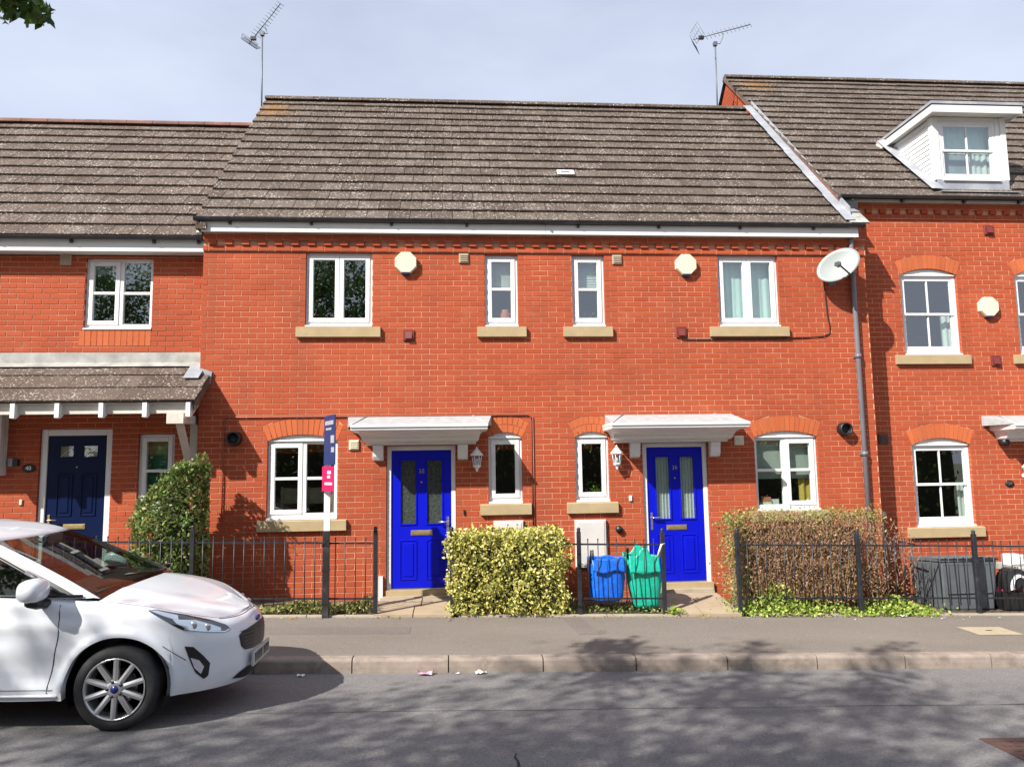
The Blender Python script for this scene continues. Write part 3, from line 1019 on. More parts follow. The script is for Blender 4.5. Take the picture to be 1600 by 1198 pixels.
                mb.box(xx - sz / 2, xx + sz / 2, y + 0.14, y + 0.15, zb, zb + sz * .8)
                mb.build('ornament', mat, win)
            elif kind == 'chair':
                mb.box(xx - sz / 2, xx + sz / 2, y + 0.55, y + 0.58, zb + .12, zb + sz * .9)
                mb.box(xx - sz / 2, xx - sz / 2 + .03, y + 0.52, y + 0.55, z0 - .4, zb + sz * .95)
                mb.box(xx + sz / 2 - .03, xx + sz / 2, y + 0.52, y + 0.55, z0 - .4, zb + sz * .95)
                mb.build('chair_back', mat, win)
            elif kind == 'leaves':
                lv = leaf_cloud(260, lambda n: np.stack([xx + RNG.normal(0, sz, n), y + 0.16 + RNG.normal(0, 0.02, n), zb + np.abs(RNG.normal(0, sz * .8, n))], 1), 0.03)
                cloud_obj('houseplant', lv, mat, win)
    return win


# ------------------------------------------------------------------ leaves
def leaf_cloud(n, sampler, size, up=0.25, ratio=0.62, jitter=0.45):
    P = sampler(n)
    n = len(P)
    d = RNG.normal(0, 1, (n, 3))
    d[:, 2] += up
    d /= np.linalg.norm(d, axis=1)[:, None]
    e = RNG.normal(0, 1, (n, 3))
    e -= (e * d).sum(1)[:, None] * d
    e /= np.linalg.norm(e, axis=1)[:, None]
    s = size * (1 + RNG.uniform(-jitter, jitter, n))[:, None]
    nn = np.cross(d, e)
    # a folded leaf: tip, two sides, stem
    V = np.stack([P - e * s * .5, P + d * s * ratio * .5 - nn * s * .08, P + e * s * .55, P - d * s * ratio * .5 - nn * s * .08], 1)
    return V


def cloud_obj(name, V, mat, parent=None, kind=None, label=None):
    n = len(V)
    off = OFF[parent.name] if parent is not None else Vector((0, 0, 0))
    co = (V.reshape(-1, 3) - np.array(off)).astype(np.float32)
    me = bpy.data.meshes.new(name)
    me.vertices.add(4 * n)
    me.vertices.foreach_set('co', co.ravel())
    me.loops.add(4 * n)
    me.loops.foreach_set('vertex_index', np.arange(4 * n, dtype=np.int32))
    me.polygons.add(n)
    me.polygons.foreach_set('loop_start', np.arange(0, 4 * n, 4, dtype=np.int32))
    me.polygons.foreach_set('loop_total', np.full(n, 4, dtype=np.int32))
    me.materials.append(M[mat])
    me.update(calc_edges=True)
    o = bpy.data.objects.new(name, me)
    COL.objects.link(o)
    if parent is not None:
        o.parent = parent
    OFF[o.name] = off
    if kind:
        o['kind'] = kind
    if label:
        o['label'] = label
    return o


# ================================================================== ROOFS
TILE_W, GAUGE = 0.300, 0.325
TL = shared('roof_tile', MB().cham(-0.1462, 0.1462, 0, 0.385, -0.042, 0.0, 0.003), 'tile')
TL2 = shared('roof_tile', MB().cham(-0.1462, 0.1462, 0, 0.385, -0.042, 0.0, 0.003), 'tile_new')


def roof(root, x0, x1, ye, ze, yr, zr, thick=0.16, mesh=None, skip=None, limit=300, phase=0.0, backdrop=4.5, verge=(True, True), ridge_mat='ridge', mat='tile', verge_mat='lead_old', own=None, wide=(0, 0)):
    """pitched roof: a deck with single tiles laid in overlapping courses, ridge tiles on top"""
    mesh = mesh or TL
    run, hgt = yr - ye, zr - ze
    L = math.hypot(run, hgt)
    ca, sa = run / L, hgt / L
    ang = math.atan2(hgt, run)
    mb = MB()
    dn = 0.035
    # deck slightly under the tiles, front slope and back slope
    yb, zb = yr + backdrop, zr - backdrop * hgt / run
    for (a, b, c, d) in (((ye + dn * sa), ze - dn, yr, zr - dn / ca),):
        mb.add([(x0, a, b), (x1, a, b), (x1, c, d), (x0, c, d)], [(0, 1, 2, 3)])
    o = mb.build('roof', 'deck', root)
    bk = MB()
    bk.add([(x0, yr, zr - 0.01), (x1, yr, zr - 0.01), (x1, yb, zb), (x0, yb, zb)], [(0, 1, 2, 3)])
    bk.build('rear_slope', mat, o)
    rows = int(math.ceil((L - 0.06) / GAUGE))
    g = L / rows
    tilt = ang - 0.108
    ct, st = math.cos(tilt), math.sin(tilt)
    spots = []
    for r in range(rows):
        s = r * g - 0.02
        off = (0.15 if r % 2 else 0.0) + phase
        n0 = int(math.floor((x0 - off) / TILE_W)) - 1
        for n in range(n0, n0 + int((x1 - x0) / TILE_W) + 4):
            a, b = n * TILE_W + off, (n + 1) * TILE_W + off
            a, b = max(a, x0 - wide[0]), min(b, x1 + wide[1])
            if b - a < 0.05:
                continue
            cx = (a + b) / 2
            if own and not own(n * TILE_W + off + TILE_W / 2):
                continue
            if skip and skip(cx, ye + (s + 0.16) * ca):
                continue
            spots.append((cx, ye + s * ca, ze + s * sa + 0.036, b - a, r))
    spots.sort(key=lambda q: (q[0] - CAM.x) ** 2 + (q[1] - CAM.y) ** 2 + (q[2] - CAM.z) ** 2)
    rest = MB()
    for i, (cx, yy, zz, w, r) in enumerate(spots):
        jz = random.uniform(-0.003, 0.003)
        ln = min(0.385, L - r * g + 0.02)
        if i < limit:
            if w > 0.299 and ln > 0.384:
                t = place('roof_tile', mesh, mat, (cx, yy, zz + jz), o, (tilt + random.uniform(-.004, .004), 0, random.uniform(-.004, .004)))
            else:
                hw = w / 2 - 0.002
                m = MB()
                m.obox((cx - hw, yy + 0.042 * st, zz + jz - 0.042 * ct), (2 * hw, 0, 0), (0, ln * ct, ln * st), (0, -0.042 * st, 0.042 * ct))
                m.build('roof_tile', mat, o)
        else:
            hw = w / 2 - 0.002
            rest.obox((cx - hw, yy + 0.042 * st, zz + jz - 0.042 * ct), (2 * hw, 0, 0), (0, ln * ct, ln * st), (0, -0.042 * st, 0.042 * ct))
    if rest.v:
        rest.build('far_roof_tiles', mat, o, kind='stuff')
    # ridge
    x = x0
    while x < x1 - 0.05:
        w = min(0.45, x1 - x)
        m = MB()
        prof = [(yr + 0.13 * math.cos(t), zr - 0.045 + 0.10 * math.sin(t)) for t in [math.pi * k / 8 for k in range(9)]]
        m.prism_x(prof[::1], x + 0.004, x + w - 0.004)
        m.build('ridge_tile', ridge_mat, o)
        x += w
    # mortar / undercloak at the verges
    for side, on in zip((x0, x1), verge):
        if on:
            m = MB()
            e = 0.03 if side == x0 else -0.03
            n0 = Vector((0, -sa, ca))
            m.obox((side + (0.0 if e > 0 else -0.0), ye + 0.06 * sa, ze - 0.075), (e, 0, 0), (0, run, hgt), (0, -0.05 * sa, 0.05 * ca))
            m.build('verge', verge_mat, o)
    return o


def gable(root, x, ye, ze, yr, zr, yback, flip):
    """brick triangle closing the end of a roof"""
    mb = MB()
    zb = zr - (yback - yr)
    a = [(x, ye, ze - 0.06), (x, yr, zr - 0.06), (x, yback, zb - 0.06), (x, yback, -0.5), (x, ye, -0.5)]
    mb.add(a, [tuple(range(5)) if flip else tuple(range(4, -1, -1))])
    return mb


def shell(root, x0, x1, y0, yb, z1):
    """back wall and flanks, never seen from the street but closing the house"""
    mb = MB()
    mb.box(x0, x1, yb, yb + 0.2, -0.5, z1)
    mb.box(x0 + 0.004, x0 + 0.15, y0, yb, -0.5, z1)
    mb.box(x1 - 0.15, x1 - 0.004, y0, yb, -0.5, z1)
    mb.box(x0 + 0.15, x1 - 0.15, y0, yb, 2.40, 2.55)
    mb.box(x0 + 0.15, x1 - 0.15, y0, yb, z1 - 0.12, z1)
    mb.box(x0 + 0.15, x1 - 0.15, y0, yb, -0.52, -0.45)
    mb.build('inner_shell', 'innergrey', root)


def gutter(root, x0, x1, y, z, fz0, fz1, fy, brackets, fascia_mat='fascia', fx0=None, fx1=None):
    g = MB()
    n = 8
    prof = [(y + 0.047 * math.cos(t), z + 0.047 * math.sin(t)) for t in [math.pi + math.pi * k / n for k in range(n + 1)]]
    inn = [(y + 0.043 * math.cos(t), z + 0.043 * math.sin(t)) for t in [2 * math.pi - math.pi * k / n for k in range(n + 1)]]
    g.prism_x((prof + inn)[::-1], x0, x1)
    g.box(x0, x0 + 0.004, y - 0.05, y + 0.05, z - 0.05, z)
    g.box(x1 - 0.004, x1, y - 0.05, y + 0.05, z - 0.05, z)
    gt = g.build('gutter', 'gutter', root)
    for bx in brackets:
        m = MB()
        m.prism_x([(p[0], p[1]) for p in [(y + 0.051 * math.cos(t), z + 0.051 * math.sin(t)) for t in [math.pi + math.pi * k / 6 for k in range(7)]]][::-1], bx - 0.013, bx + 0.013)
        m.box(bx - 0.02, bx + 0.02, y + 0.02, fy, z - 0.085, z + 0.0)
        m.build('bracket', 'gutter', gt)
    f = MB()
    f.box(fx0 if fx0 is not None else x0 + 0.05, fx1 if fx1 is not None else x1 - 0.03, fy, fy + 0.02, fz0, fz1)
    f.box(fx0 if fx0 is not None else x0 + 0.05, fx1 if fx1 is not None else x1 - 0.03, fy + 0.02, fy + 0.40, fz0 + 0.012, fz0 + 0.022)
    f.build('fascia', fascia_mat, root)


# ------------------------------------------------------------------ doors
def raised_panel(mb, x0, x1, z0, z1, y):
    """a raised and fielded panel standing out of a door leaf"""
    r = 0.016
    for (a, b, c, d) in ((x0, x0 + r, z0, z1), (x1 - r, x1, z0, z1), (x0 + r, x1 - r, z0, z0 + r), (x0 + r, x1 - r, z1 - r, z1)):
        mb.cham(a, b, y - 0.011, y + 0.004, c, d, 0.005)
    i = 0.045
    mb.cham(x0 + i, x1 - i, y - 0.010, y + 0.004, z0 + i, z1 - i, 0.008)


def front_door(root, x0, x1, z0, z1, y, leaf_mat_, number, handle_side, glass, tall=True, label=None, metal='chrome', fw=0.062):
    """x0..x1 is the outside of the frame"""
    f = MB()
    yf = y + 0.035
    f.cham(x0, x0 + fw, yf, yf + 0.08, z0, z1, 0.006)
    f.cham(x1 - fw, x1, yf, yf + 0.08, z0, z1, 0.006)
    f.cham(x0 + fw, x1 - fw, yf + .0006, yf + 0.08, z1 - fw, z1, 0.006)
    d = f.build('door', 'upvc', root, label)
    a, b, c, e = x0 + fw + 0.003, x1 - fw - 0.003, z0 + 0.03, z1 - fw - 0.003
    W, H = b - a, e - c
    yl = yf + 0.022
    lf = MB()
    if tall:
        gx = [(a + .155 * W, a + .405 * W), (a + .595 * W, a + .845 * W)]
        g0, g1 = c + .46 * H, c + .928 * H
        xs = [a, gx[0][0], gx[0][1], gx[1][0], gx[1][1], b]
        for i in range(5):
            if i in (1, 3):
                lf.box(xs[i], xs[i + 1], yl, yl + 0.04, c, g0)
                lf.box(xs[i], xs[i + 1], yl, yl + 0.04, g1, e)
            else:
                lf.box(xs[i], xs[i + 1], yl, yl + 0.04, c, e)
        for (p, q) in gx:
            for (s, t, u, v) in ((p - .018, p + .004, g0 - .018, g1 + .018), (q - .004, q + .018, g0 - .018, g1 + .018), (p + .004, q - .004, g0 - .018, g0 + .004), (p + .004, q - .004, g1 - .004, g1 + .018)):
                lf.cham(s, t, yl - 0.014, yl + 0.003, u, v, 0.006)
            raised_panel(lf, p - .015, q + .015, c + .055 * H, c + .345 * H, yl)
        lb = c + .395 * H
    else:
        gx = [(a + .19 * W, a + .43 * W), (a + .60 * W, a + .84 * W)]
        g0, g1 = c + .865 * H, c + .935 * H
        xs = [a, gx[0][0], gx[0][1], gx[1][0], gx[1][1], b]
        for i in range(5):
            if i in (1, 3):
                lf.box(xs[i], xs[i + 1], yl, yl + 0.04, c, g0)
                lf.box(xs[i], xs[i + 1], yl, yl + 0.04, g1, e)
            else:
                lf.box(xs[i], xs[i + 1], yl, yl + 0.04, c, e)
        for (p, q) in gx:
            raised_panel(lf, p - .01, q + .01, c + .49 * H, c + .76 * H, yl)
            raised_panel(lf, p - .01, q + .01, c + .07 * H, c + .36 * H, yl)
            lf.cham(p - .012, q + .012, yl - 0.01, yl + 0.003, g1, g1 + .014, 0.004)
            lf.cham(p - .012, q + .012, yl - 0.01, yl + 0.003, g0 - .014, g0, 0.004)
        lb = c + .425 * H
    lf.build('door_leaf', leaf_mat_, d)
    for (p, q) in gx:
        pa = MB().box(p, q, yl + 0.012, yl + 0.02, g0, g1)
        pa.build('pane', 'glass' if glass != 'dark' else 'obscured', d)
        if glass == 'blind':
            m = MB()
            n = 9
            for i in range(n):
                u = p + (q - p) * i / n
                m.obox((u, yl + 0.045, g0), ((q - p) / n * .9, 0.006 * (1 if i % 2 else -1), 0), (0, 0.002, 0), (0, 0, g1 - g0))
            m.build('blind', 'netting', d)
        if glass == 'leaded':
            m = MB()
            for i in range(-2, 4):
                t = (q - p) / 3
                m.obox((p + i * t, yl + 0.009, g0), (0.006, 0, 0), (0, 0.003, 0), ((g1 - g0) * 1.0, 0, (g1 - g0)))
            # bars kept inside the pane
            m2 = MB()
            h = g1 - g0
            for i in range(4):
                x_ = p + (q - p) * (i + .25) / 4.0
                w_ = min(h, q - x_)
                m2.obox((x_, yl + 0.008, g0), (0.005, 0, 0), (0, 0.003, 0), (w_, 0, w_))
            m2.build('leading', 'chrome', d)
            MB().box(p + .004, q - .004, yl + 0.022, yl + 0.03, g0 + .002, g1 - .002).build('obscure_pane', 'beige', d)
    cx = (a + b) / 2
    lbm = MB().cham(cx - 0.145, cx + 0.145, yl - 0.012, yl + 0.002, lb - 0.036, lb + 0.036, 0.006)
    lbm.build('letterbox', 'brass' if metal == 'brass' else 'brass', d)
    fl = MB().cham(cx - 0.125, cx + 0.125, yl - 0.017, yl - 0.011, lb - 0.022, lb + 0.022, 0.003)
    fl.build('letter_flap', 'brass', d)
    hx = b - 0.05 if handle_side > 0 else a + 0.05
    hz = c + .455 * H
    h = MB()
    h.cham(hx - 0.016, hx + 0.016, yl - 0.010, yl + 0.002, hz - 0.14, hz + 0.10, 0.004)
    h.tube([(hx, yl, hz + 0.03), (hx, yl - 0.05, hz + 0.03), (hx - handle_side * 0.02, yl - 0.055, hz + 0.03), (hx - handle_side * 0.125, yl - 0.055, hz + 0.03)], 0.0095, 8)
    h.build('handle', metal, d)
    MB().lathe([(0.001, -0.008), (0.011, -0.008), (0.011, 0.0)], (cx, yl, c + .765 * H if tall else c + .80 * H), 10, 'y').build('spyhole', 'brass', d)
    if number:
        text('number', number, 0.085, (cx, yl - 0.004, c + .845 * H), d, 'chrome', 0.004)
    # weather bar and sill
    MB().prism_x([(yl - 0.03, z0 + 0.012), (yl + 0.03, z0 + 0.012), (yl + 0.03, z0 + 0.028), (yl - 0.02, z0 + 0.022)], a, b).build('weather_bar', 'chrome', d)
    MB().box(x0, x1, y - 0.05, yf + 0.08, z0 - 0.14, z0 + 0.011).build('threshold', 'stone', d)
    MB().box(x0 + 0.01, x1 - 0.01, yl + 0.3, yl + 0.32, z0 - 0.1, z1).build('dark_hall', 'dark', d)
    return d


def canopy(root, x0, x1, zt, y, dep=0.60, label=None, ins=(0.11, 0.075)):
    """moulded white door canopy: sloping hipped top, fascia and a deep cove, on two brackets"""
    m = MB()
    zf1, zf0, zb = zt - 0.150, zt - 0.225, zt - 0.395
    # sloping top with hips
    t = [(x0, y, zt), (x1, y, zt), (x1 - ins[1], y - dep, zf1), (x0 + ins[0], y - dep, zf1)]
    e0, e1 = x0 + ins[0], x1 - ins[1]
    m.add([(x0, y, zf1), (x0, y, zt), (e0, y - dep, zf1), (x1, y, zf1), (x1, y, zt), (e1, y - dep, zf1)],
          [(1, 4, 5, 2)[::-1], (0, 1, 2)[::-1], (3, 5, 4)[::-1]])
    # ribs on the top
    for s in (0.0, 1.0):
        p0 = Vector((x0 + 0.26 if s == 0 else x1 - 0.26, y - 0.002, zt + 0.004))
        p1 = Vector((e0 + 0.01 if s == 0 else e1 - 0.01, y - dep + 0.01, zf1 + 0.006))
        m.tube([p0, p1], 0.011, 6)
    top = m.build('canopy', 'grp_top', root, label)
    # fascia with two beads, then the cove in steps
    prof = [(-dep - 0.006, zf1 + 0.006), (-dep - 0.006, zf1 - 0.026), (-dep + 0.014, zf1 - 0.032), (-dep + 0.014, zf0 + 0.014), (-dep + 0.03, zf0)]
    for k in range(6):
        a = k / 5 * math.pi / 2
        prof.append((-dep + 0.06 + (dep - 0.34) * math.sin(a), zf0 - 0.004 - 0.062 * (1 - math.cos(a))))
    prof += [(-0.262, zf0 - 0.068), (-0.262, zf0 - 0.082)]
    for k in range(6):
        a = k / 5 * math.pi / 2
        prof.append((-0.250 + 0.115 * (1 - math.cos(a)), zf0 - 0.084 - (zf0 - 0.084 - zb - 0.03) * math.sin(a)))
    prof += [(-0.118, zb + 0.028), (-0.118, zb + 0.008), (-0.10, zb), (0, zb)]
    def inset(p):                                            # the flanks follow the same moulding
        return (dep + p[0]) * 0.30
    vs, fs = [], []
    for (py, pz) in prof:
        i_ = inset((py, pz))
        vs += [(e0 + i_, y + py, pz), (e1 - i_, y + py, pz), (e1 - i_, y, pz), (e0 + i_, y, pz)]
    n = len(prof)
    for k in range(n - 1):
        o, q = 4 * k, 4 * (k + 1)
        fs += [(o, q, q + 1, o + 1), (o + 1, q + 1, q + 2, o + 2), (o + 3, q + 3, q, o)]
    fs += [(0, 1, 2, 3), tuple(4 * (n - 1) + i for i in (3, 2, 1, 0))]
    MB().add(vs, fs).build('moulding', 'grp', top)
    return top, zb, e0, e1


def bracket(top, xc, zt, y):
    m = MB()
    m.prism_x([(y, zt), (y - 0.12, zt), (y - 0.12, zt - 0.05), (y - 0.105, zt - 0.06), (y - 0.10, zt - 0.15), (y - 0.07, zt - 0.20), (y, zt - 0.215)], xc - 0.07, xc + 0.07)
    m.build('bracket', 'grp', top, bevel=0.006)


def square_vent(root, x, z, y, s, mat, name='air_vent', hood=False):
    m = MB()
    m.cham(x - s / 2, x + s / 2, y - 0.025, y + 0.004, z - s / 2, z + s / 2, 0.004)
    if hood:
        m.prism_x([(y - 0.025, z + s * .32), (y - 0.055, z - s * .30), (y - 0.055, z - s * .36), (y - 0.025, z - s * .36)], x - s * .30, x + s * .30)
    else:
        for k in range(4):
            zz = z - s * .32 + k * s * .2
            m.obox((x - s * .38, y - 0.026, zz), (s * .76, 0, 0), (0, -0.01, -0.004), (0, 0.0, s * .09))
    m.build(name, mat, root)


# ================================================================== THE TWO MIDDLE HOUSES
MID = 1.31
XL, XR = -3.445, 6.09
EAVE_Y, EAVE_Z, RIDGE_Y, RIDGE_Z = -0.19, 5.075, 3.40, 8.61
N_LEFT, N_RIGHT = 'mid-terrace red brick house', ''

h38 = thing('terraced_house', 'red brick house with the blue door numbered 38 and the sale board in front', 'house', (-1.1, 0, zg(-1.1)), 'terraced houses along the street')
h36 = thing('terraced_house', 'red brick house with the blue door numbered 36 and the brown hedge in front', 'house', (3.7, 0, zg(3.7)), 'terraced houses along the street')
RISE = 0.082
op38 = [(-2.525, -1.585, 0.968, 2.04 + RISE), (0.474, 0.944, 1.135, 2.046 + RISE - 0.01), (-0.925, 0.025, -0.2, 1.945), (-2.05, -1.13, 3.605, 4.668), (0.452, 0.922, 3.605, 4.652)]
ar38 = [(-2.525, -1.585, 2.035, RISE, 0.075, 0.215), (0.474, 0.944, 2.046, RISE - 0.01, 0.10, 0.215)]
op36 = [(4.265, 5.195, 0.968, 2.01 + RISE), (1.69, 2.165, 1.135, 2.04 + RISE - 0.01), (2.64, 3.575, -0.2, 1.945), (3.845, 4.752, 3.605, 4.668), (1.70, 2.172, 3.605, 4.652)]
ar36 = [(4.265, 5.195, 2.01, RISE, 0.075, 0.215), (1.69, 2.165, 2.04, RISE - 0.01, 0.10, 0.215)]
w38 = brick_wall('38', h38, XL, MID + .12, 4.905, 0.0, op38, ar38, hide=[(-0.15, 1.45, -1, 0.85), (-3.6, -2.9, -1, 1.2)], own=lambda x: x < MID, sheet_x=(XL, MID))
w36 = brick_wall('36', h36, MID - .12, XR, 4.905, 0.0, op36, ar36, hide=[(3.4, 6.0, -1, 0.9), (1.0, 2.6, -1, .5)], own=lambda x: x >= MID, sheet_x=(MID, XR))
cornice(w38, XL, MID + .12, 0.0, 4.672, own=lambda x: x < MID, mx=(XL, MID))
cornice(w36, MID - .12, XR, 0.0, 4.672, own=lambda x: x >= MID, mx=(MID, XR))
shell(h38, XL, MID, 0.42, 7.0, 4.9)
shell(h36, MID, XR, 0.42, 7.0, 4.9)

ss = lambda a, b, z: (a - 0.12, b + 0.12, z - 0.034 - 0.148, z - 0.034)
window(h38, -2.05, -1.13, 3.64, 4.665, 0, 'pair', sill=(-2.165, -1.01, 3.455, 3.605))
window(h38, 0.452, 0.922, 3.64, 4.648, 0, 'single_bar', sill=(0.335, 1.03, 3.455, 3.605),
       behind=[('blind', .56, 'innergrey', False), ('item', .62, 'jar', 'terracotta', .16), ('item', .85, 'card', 'pvcred', .2)])
window(h38, -2.525, -1.585, 1.005, 2.035, 0, 'pair_bars', RISE, sill=(-2.635, -1.455, 0.82, 0.968),
       behind=[('item', .28, 'chair', 'beige', .38), ('item', .66, 'chair', 'beige', .38)])
window(h38, 0.474, 0.944, 1.17, 2.046, 0, 'single', RISE - 0.01, sill=(0.355, 1.06, 0.985, 1.135))
window(h36, 3.845, 4.752, 3.64, 4.665, 0, 'pair', sill=(3.69, 4.857, 3.455, 3.605), behind=[('curtain', 0.0, 0.93, 0.0, 1.0, 'curtain', 0.006)])
window(h36, 1.70, 2.172, 3.64, 4.648, 0, 'single_bar', sill=(1.56, 2.265, 3.455, 3.605),
       behind=[('blind', .52, 'netting', True), ('item', .5, 'leaves', 'leaf_low', .09)])
window(h36, 4.265, 5.195, 1.0, 2.01, 0, 'pair_bars_r', RISE, sill=(4.15, 5.31, 0.82, 0.968),
       behind=[('blind', .42, 'blind', False), ('curtain', .76, .98, 0, 1, 'yellowcurtain', .012), ('item', .21, 'cottage', 'terracotta', .13), ('item', .35, 'card', 'netting', .11), ('item', .88, 'jar', 'cream', .07)])
window(h36, 1.69, 2.165, 1.17, 2.04, 0, 'single', RISE - 0.01, sill=(1.555, 2.27, 0.985, 1.135), behind=[('item', .55, 'leaves', 'leaf_weed', .085)])

front_door(h38, -0.922, 0.022, 0.0, 1.945, 0, 'blue', '38', 1, 'dark', label='royal blue front door with dark patterned glass and the number 38')
front_door(h36, 2.645, 3.575, 0.0, 1.945, 0, 'blue', '36', -1, 'blind', label='royal blue front door with white blinds behind its glass and the number 36')
for root, x0, x1, zt, bx, ins in ((h38, -1.45, 0.52, 2.350, (-1.03, 0.118), (.11, .075)), (h36, 2.12, 3.95, 2.342, (2.52, 3.665), (-.035, -.03))):
    top, zb, e0, e1 = canopy(root, x0, x1, zt, 0.0, 0.60, ins=ins)
    for b in bx:
        bracket(top, b, zb - 0.001, 0.0)

for x in (-3.30,):
    pass
gutter(h38, -3.52, MID - 0.004, -0.198, 5.088, 4.905, 5.07, -0.155, [-3.05, -1.95, -0.85, 0.2], fx0=-3.44, fx1=MID - 0.002)
gutter(h36, MID + 0.004, 6.00, -0.198, 5.088, 4.905, 5.07, -0.155, [1.78, 2.95, 4.15, 5.25], fx0=MID + 0.002, fx1=5.93)
r38 = roof(h38, -3.50, MID, EAVE_Y, EAVE_Z, RIDGE_Y, RIDGE_Z, verge=(True, False), ridge_mat='tile', own=lambda x: x < MID, wide=(0, .2))
r36 = roof(h36, MID, 5.80, EAVE_Y, EAVE_Z, RIDGE_Y, RIDGE_Z, verge=(False, False), ridge_mat='tile', own=lambda x: x >= MID, wide=(.2, 0))
# white-flecked vent tile in the middle of the roof
vt = MB()
sl = Vector((0, 1, 1)).normalized()
nl = Vector((0, -1, 1)).normalized()
pv = Vector((1.66, EAVE_Y + 1.12, EAVE_Z + 1.12)) + nl * 0.022
vt.obox(pv, (0.27, 0, 0), sl * 0.16, nl * 0.018)
vto = vt.build('vent_tile', 'fascia', r36, 'pale replacement tile with a grey vent')
vt = MB()
vt.obox(pv + Vector((0.06, 0, 0)) + sl * 0.05 + nl * 0.018, (0.14, 0, 0), sl * 0.05, nl * 0.004)
vt.build('vent_grille', 'pipe', r36)
MB().box(-3.50, -3.36, -0.20, 0.30, 4.93, 5.01).build('eaves_box', 'tile', h38)
gm = gable(h38, XL + 0.002, 0.25, 5.2, RIDGE_Y, RIDGE_Z, 7.2, False)
gm.build('flank_wall', 'brick', h38)

# small fixtures of the two houses
for (root, x, z, s, mat, hood) in ((h38, 0.153, 4.588, 0.135, 'beige', False), (h36, 2.36, 4.583, 0.135, 'beige', False),
                                   (h38, -1.363, 1.965, 0.135, 'cream', False), (h36, 4.04, 1.962, 0.135, 'cream', False),
                                   (h38, -0.622, 3.482, 0.15, 'redvent', True), (h36, 3.268, 3.52, 0.15, 'redvent', True)):
    square_vent(root, x, z, 0.0, s, mat, hood=hood)
for root, x, z in ((h38, -2.955, 2.07), (h36, 5.593, 2.106)):
    MB().lathe([(0.0, -0.03), (0.062, -0.03), (0.068, -0.10), (0.075, -0.12), (0.092, -0.11), (0.098, -0.02), (0.098, 0.0)], (x, 0, z), 20, 'y').build('flue', 'black', root)
# narrow red pipe running along over the canopy and down beside the small window
MB().tube([(-3.10, -0.018, 1.0), (-3.10, -0.018, 2.34), (-3.08, -0.018, 2.358), (1.02, -0.018, 2.358), (1.065, -0.018, 2.335), (1.075, -0.018, 2.28), (1.08, -0.018, 0.8)], 0.0095, 6).build('overflow_pipe', 'brickpipe', h38)
MB().tube([(1.10, -0.012, 2.33), (1.103, -0.012, 0.2)], 0.007, 6).build('cable', 'brickpipe', h38)
MB().tube([(5.86, -0.06, 4.99), (5.86, -0.06, 4.93), (5.86, -0.055, 3.3), (5.865, -0.055, -0.30)], 0.036, 10).build('downpipe', 'pipe', h36)
dp = MB()
for zz in (3.16, 1.75, 4.4):
    dp.lathe([(0.0365, -0.03), (0.046, -0.03), (0.046, 0.03), (0.0365, 0.03)], (5.862, -0.055, zz), 10)
    dp.box(5.81, 5.915, -0.012, 0.003, zz - 0.02, zz + 0.02)
dp.build('pipe_collars', 'pipe', h36)
MB().tube([(5.43, -0.012, 4.30), (5.445, -0.012, 4.05), (5.46, -0.012, 3.75), (5.485, -0.012, 3.60), (5.47, -0.012, 3.50), (5.38, -0.012, 3.46), (5.1, -0.012, 3.44), (4.6, -0.012, 3.425), (3.3, -0.012, 3.415)], 0.008, 6).build('cable', 'black', h36)
# white pipe down by the left door, small switches
MB().box(-1.02, -0.965, -0.05, 0.003, -0.2, 0.20).build('pipe_boxing', 'white', h38)
MB().box(3.86, 4.0, -0.06, 0.003, -0.35, 0.16).build('pipe_boxing', 'lead_old', h36)
MB().cham(2.43, 2.47, -0.022, 0.004, 1.14, 1.215, 0.004).build('doorbell', 'white', h36)
MB().cham(0.12, 0.145, -0.022, 0.004, 1.0, 1.06, 0.004).build('doorbell', 'black', h38)
MB().lathe([(0.045, -0.05), (0.05, -0.02), (0.05, 0)], (2.275, 0, 0.755), 12, 'y').build('outlet', 'black', h36)
for root, x0, x1, z0, z1 in ((h38, 0.535, 0.945, 0.26, 0.905), (h36, 1.655, 2.09, 0.245, 0.895)):
    mbx = MB().cham(x0, x1, -0.055, 0.004, z0, z1, 0.012)
    mo = mbx.build('meter_box', 'meter', root)
    MB().cham(x0 + 0.03, x1 - 0.03, -0.062, -0.053, z0 + 0.03, z1 - 0.03, 0.004).build('meter_door', 'meter', mo)

# alarm boxes
def alarm(x, z, y, label):
    t = thing('alarm_box', label, 'alarm', (x, y, z), 'alarm boxes high on the fronts')
    m = MB()
    pts = [(x + 0.165 * math.cos(a), z + 0.165 * math.sin(a)) for a in [math.radians(22.5 + 45 * k) for k in range(8)]]
    pin = [(x + (p[0] - x) * .93, z + (p[1] - z) * .93) for p in pts]
    vs = [(p[0], y + 0.0, p[1]) for p in pts] + [(p[0], y - 0.05, p[1]) for p in pts] + [(p[0], y - 0.075, p[1]) for p in pin]
    fs = [tuple(range(16, 24))]
    for i in range(8):
        j = (i + 1) % 8
        fs += [(i, i + 8, j + 8, j)[::-1], (i + 8, i + 16, j + 16, j + 8)[::-1]]
    m.add(vs, fs).build('cover', 'cream', t)
    MB().prism([(x - 0.062, z - 0.148), (x - 0.045, z - 0.172), (x + 0.045, z - 0.172), (x + 0.062, z - 0.148)], y - 0.06, y - 0.005).build('strobe', 'navyblue', t)
alarm(-0.66, 4.512, 0.0, 'cream octagonal alarm box high on the wall between the tree-reflecting window and the narrow one')
alarm(3.365, 4.508, 0.0, 'cream octagonal alarm box beside the upper window with pale curtains')
alarm(8.235, 3.98, 0.40, 'cream octagonal alarm box on the tall house with the dormer')

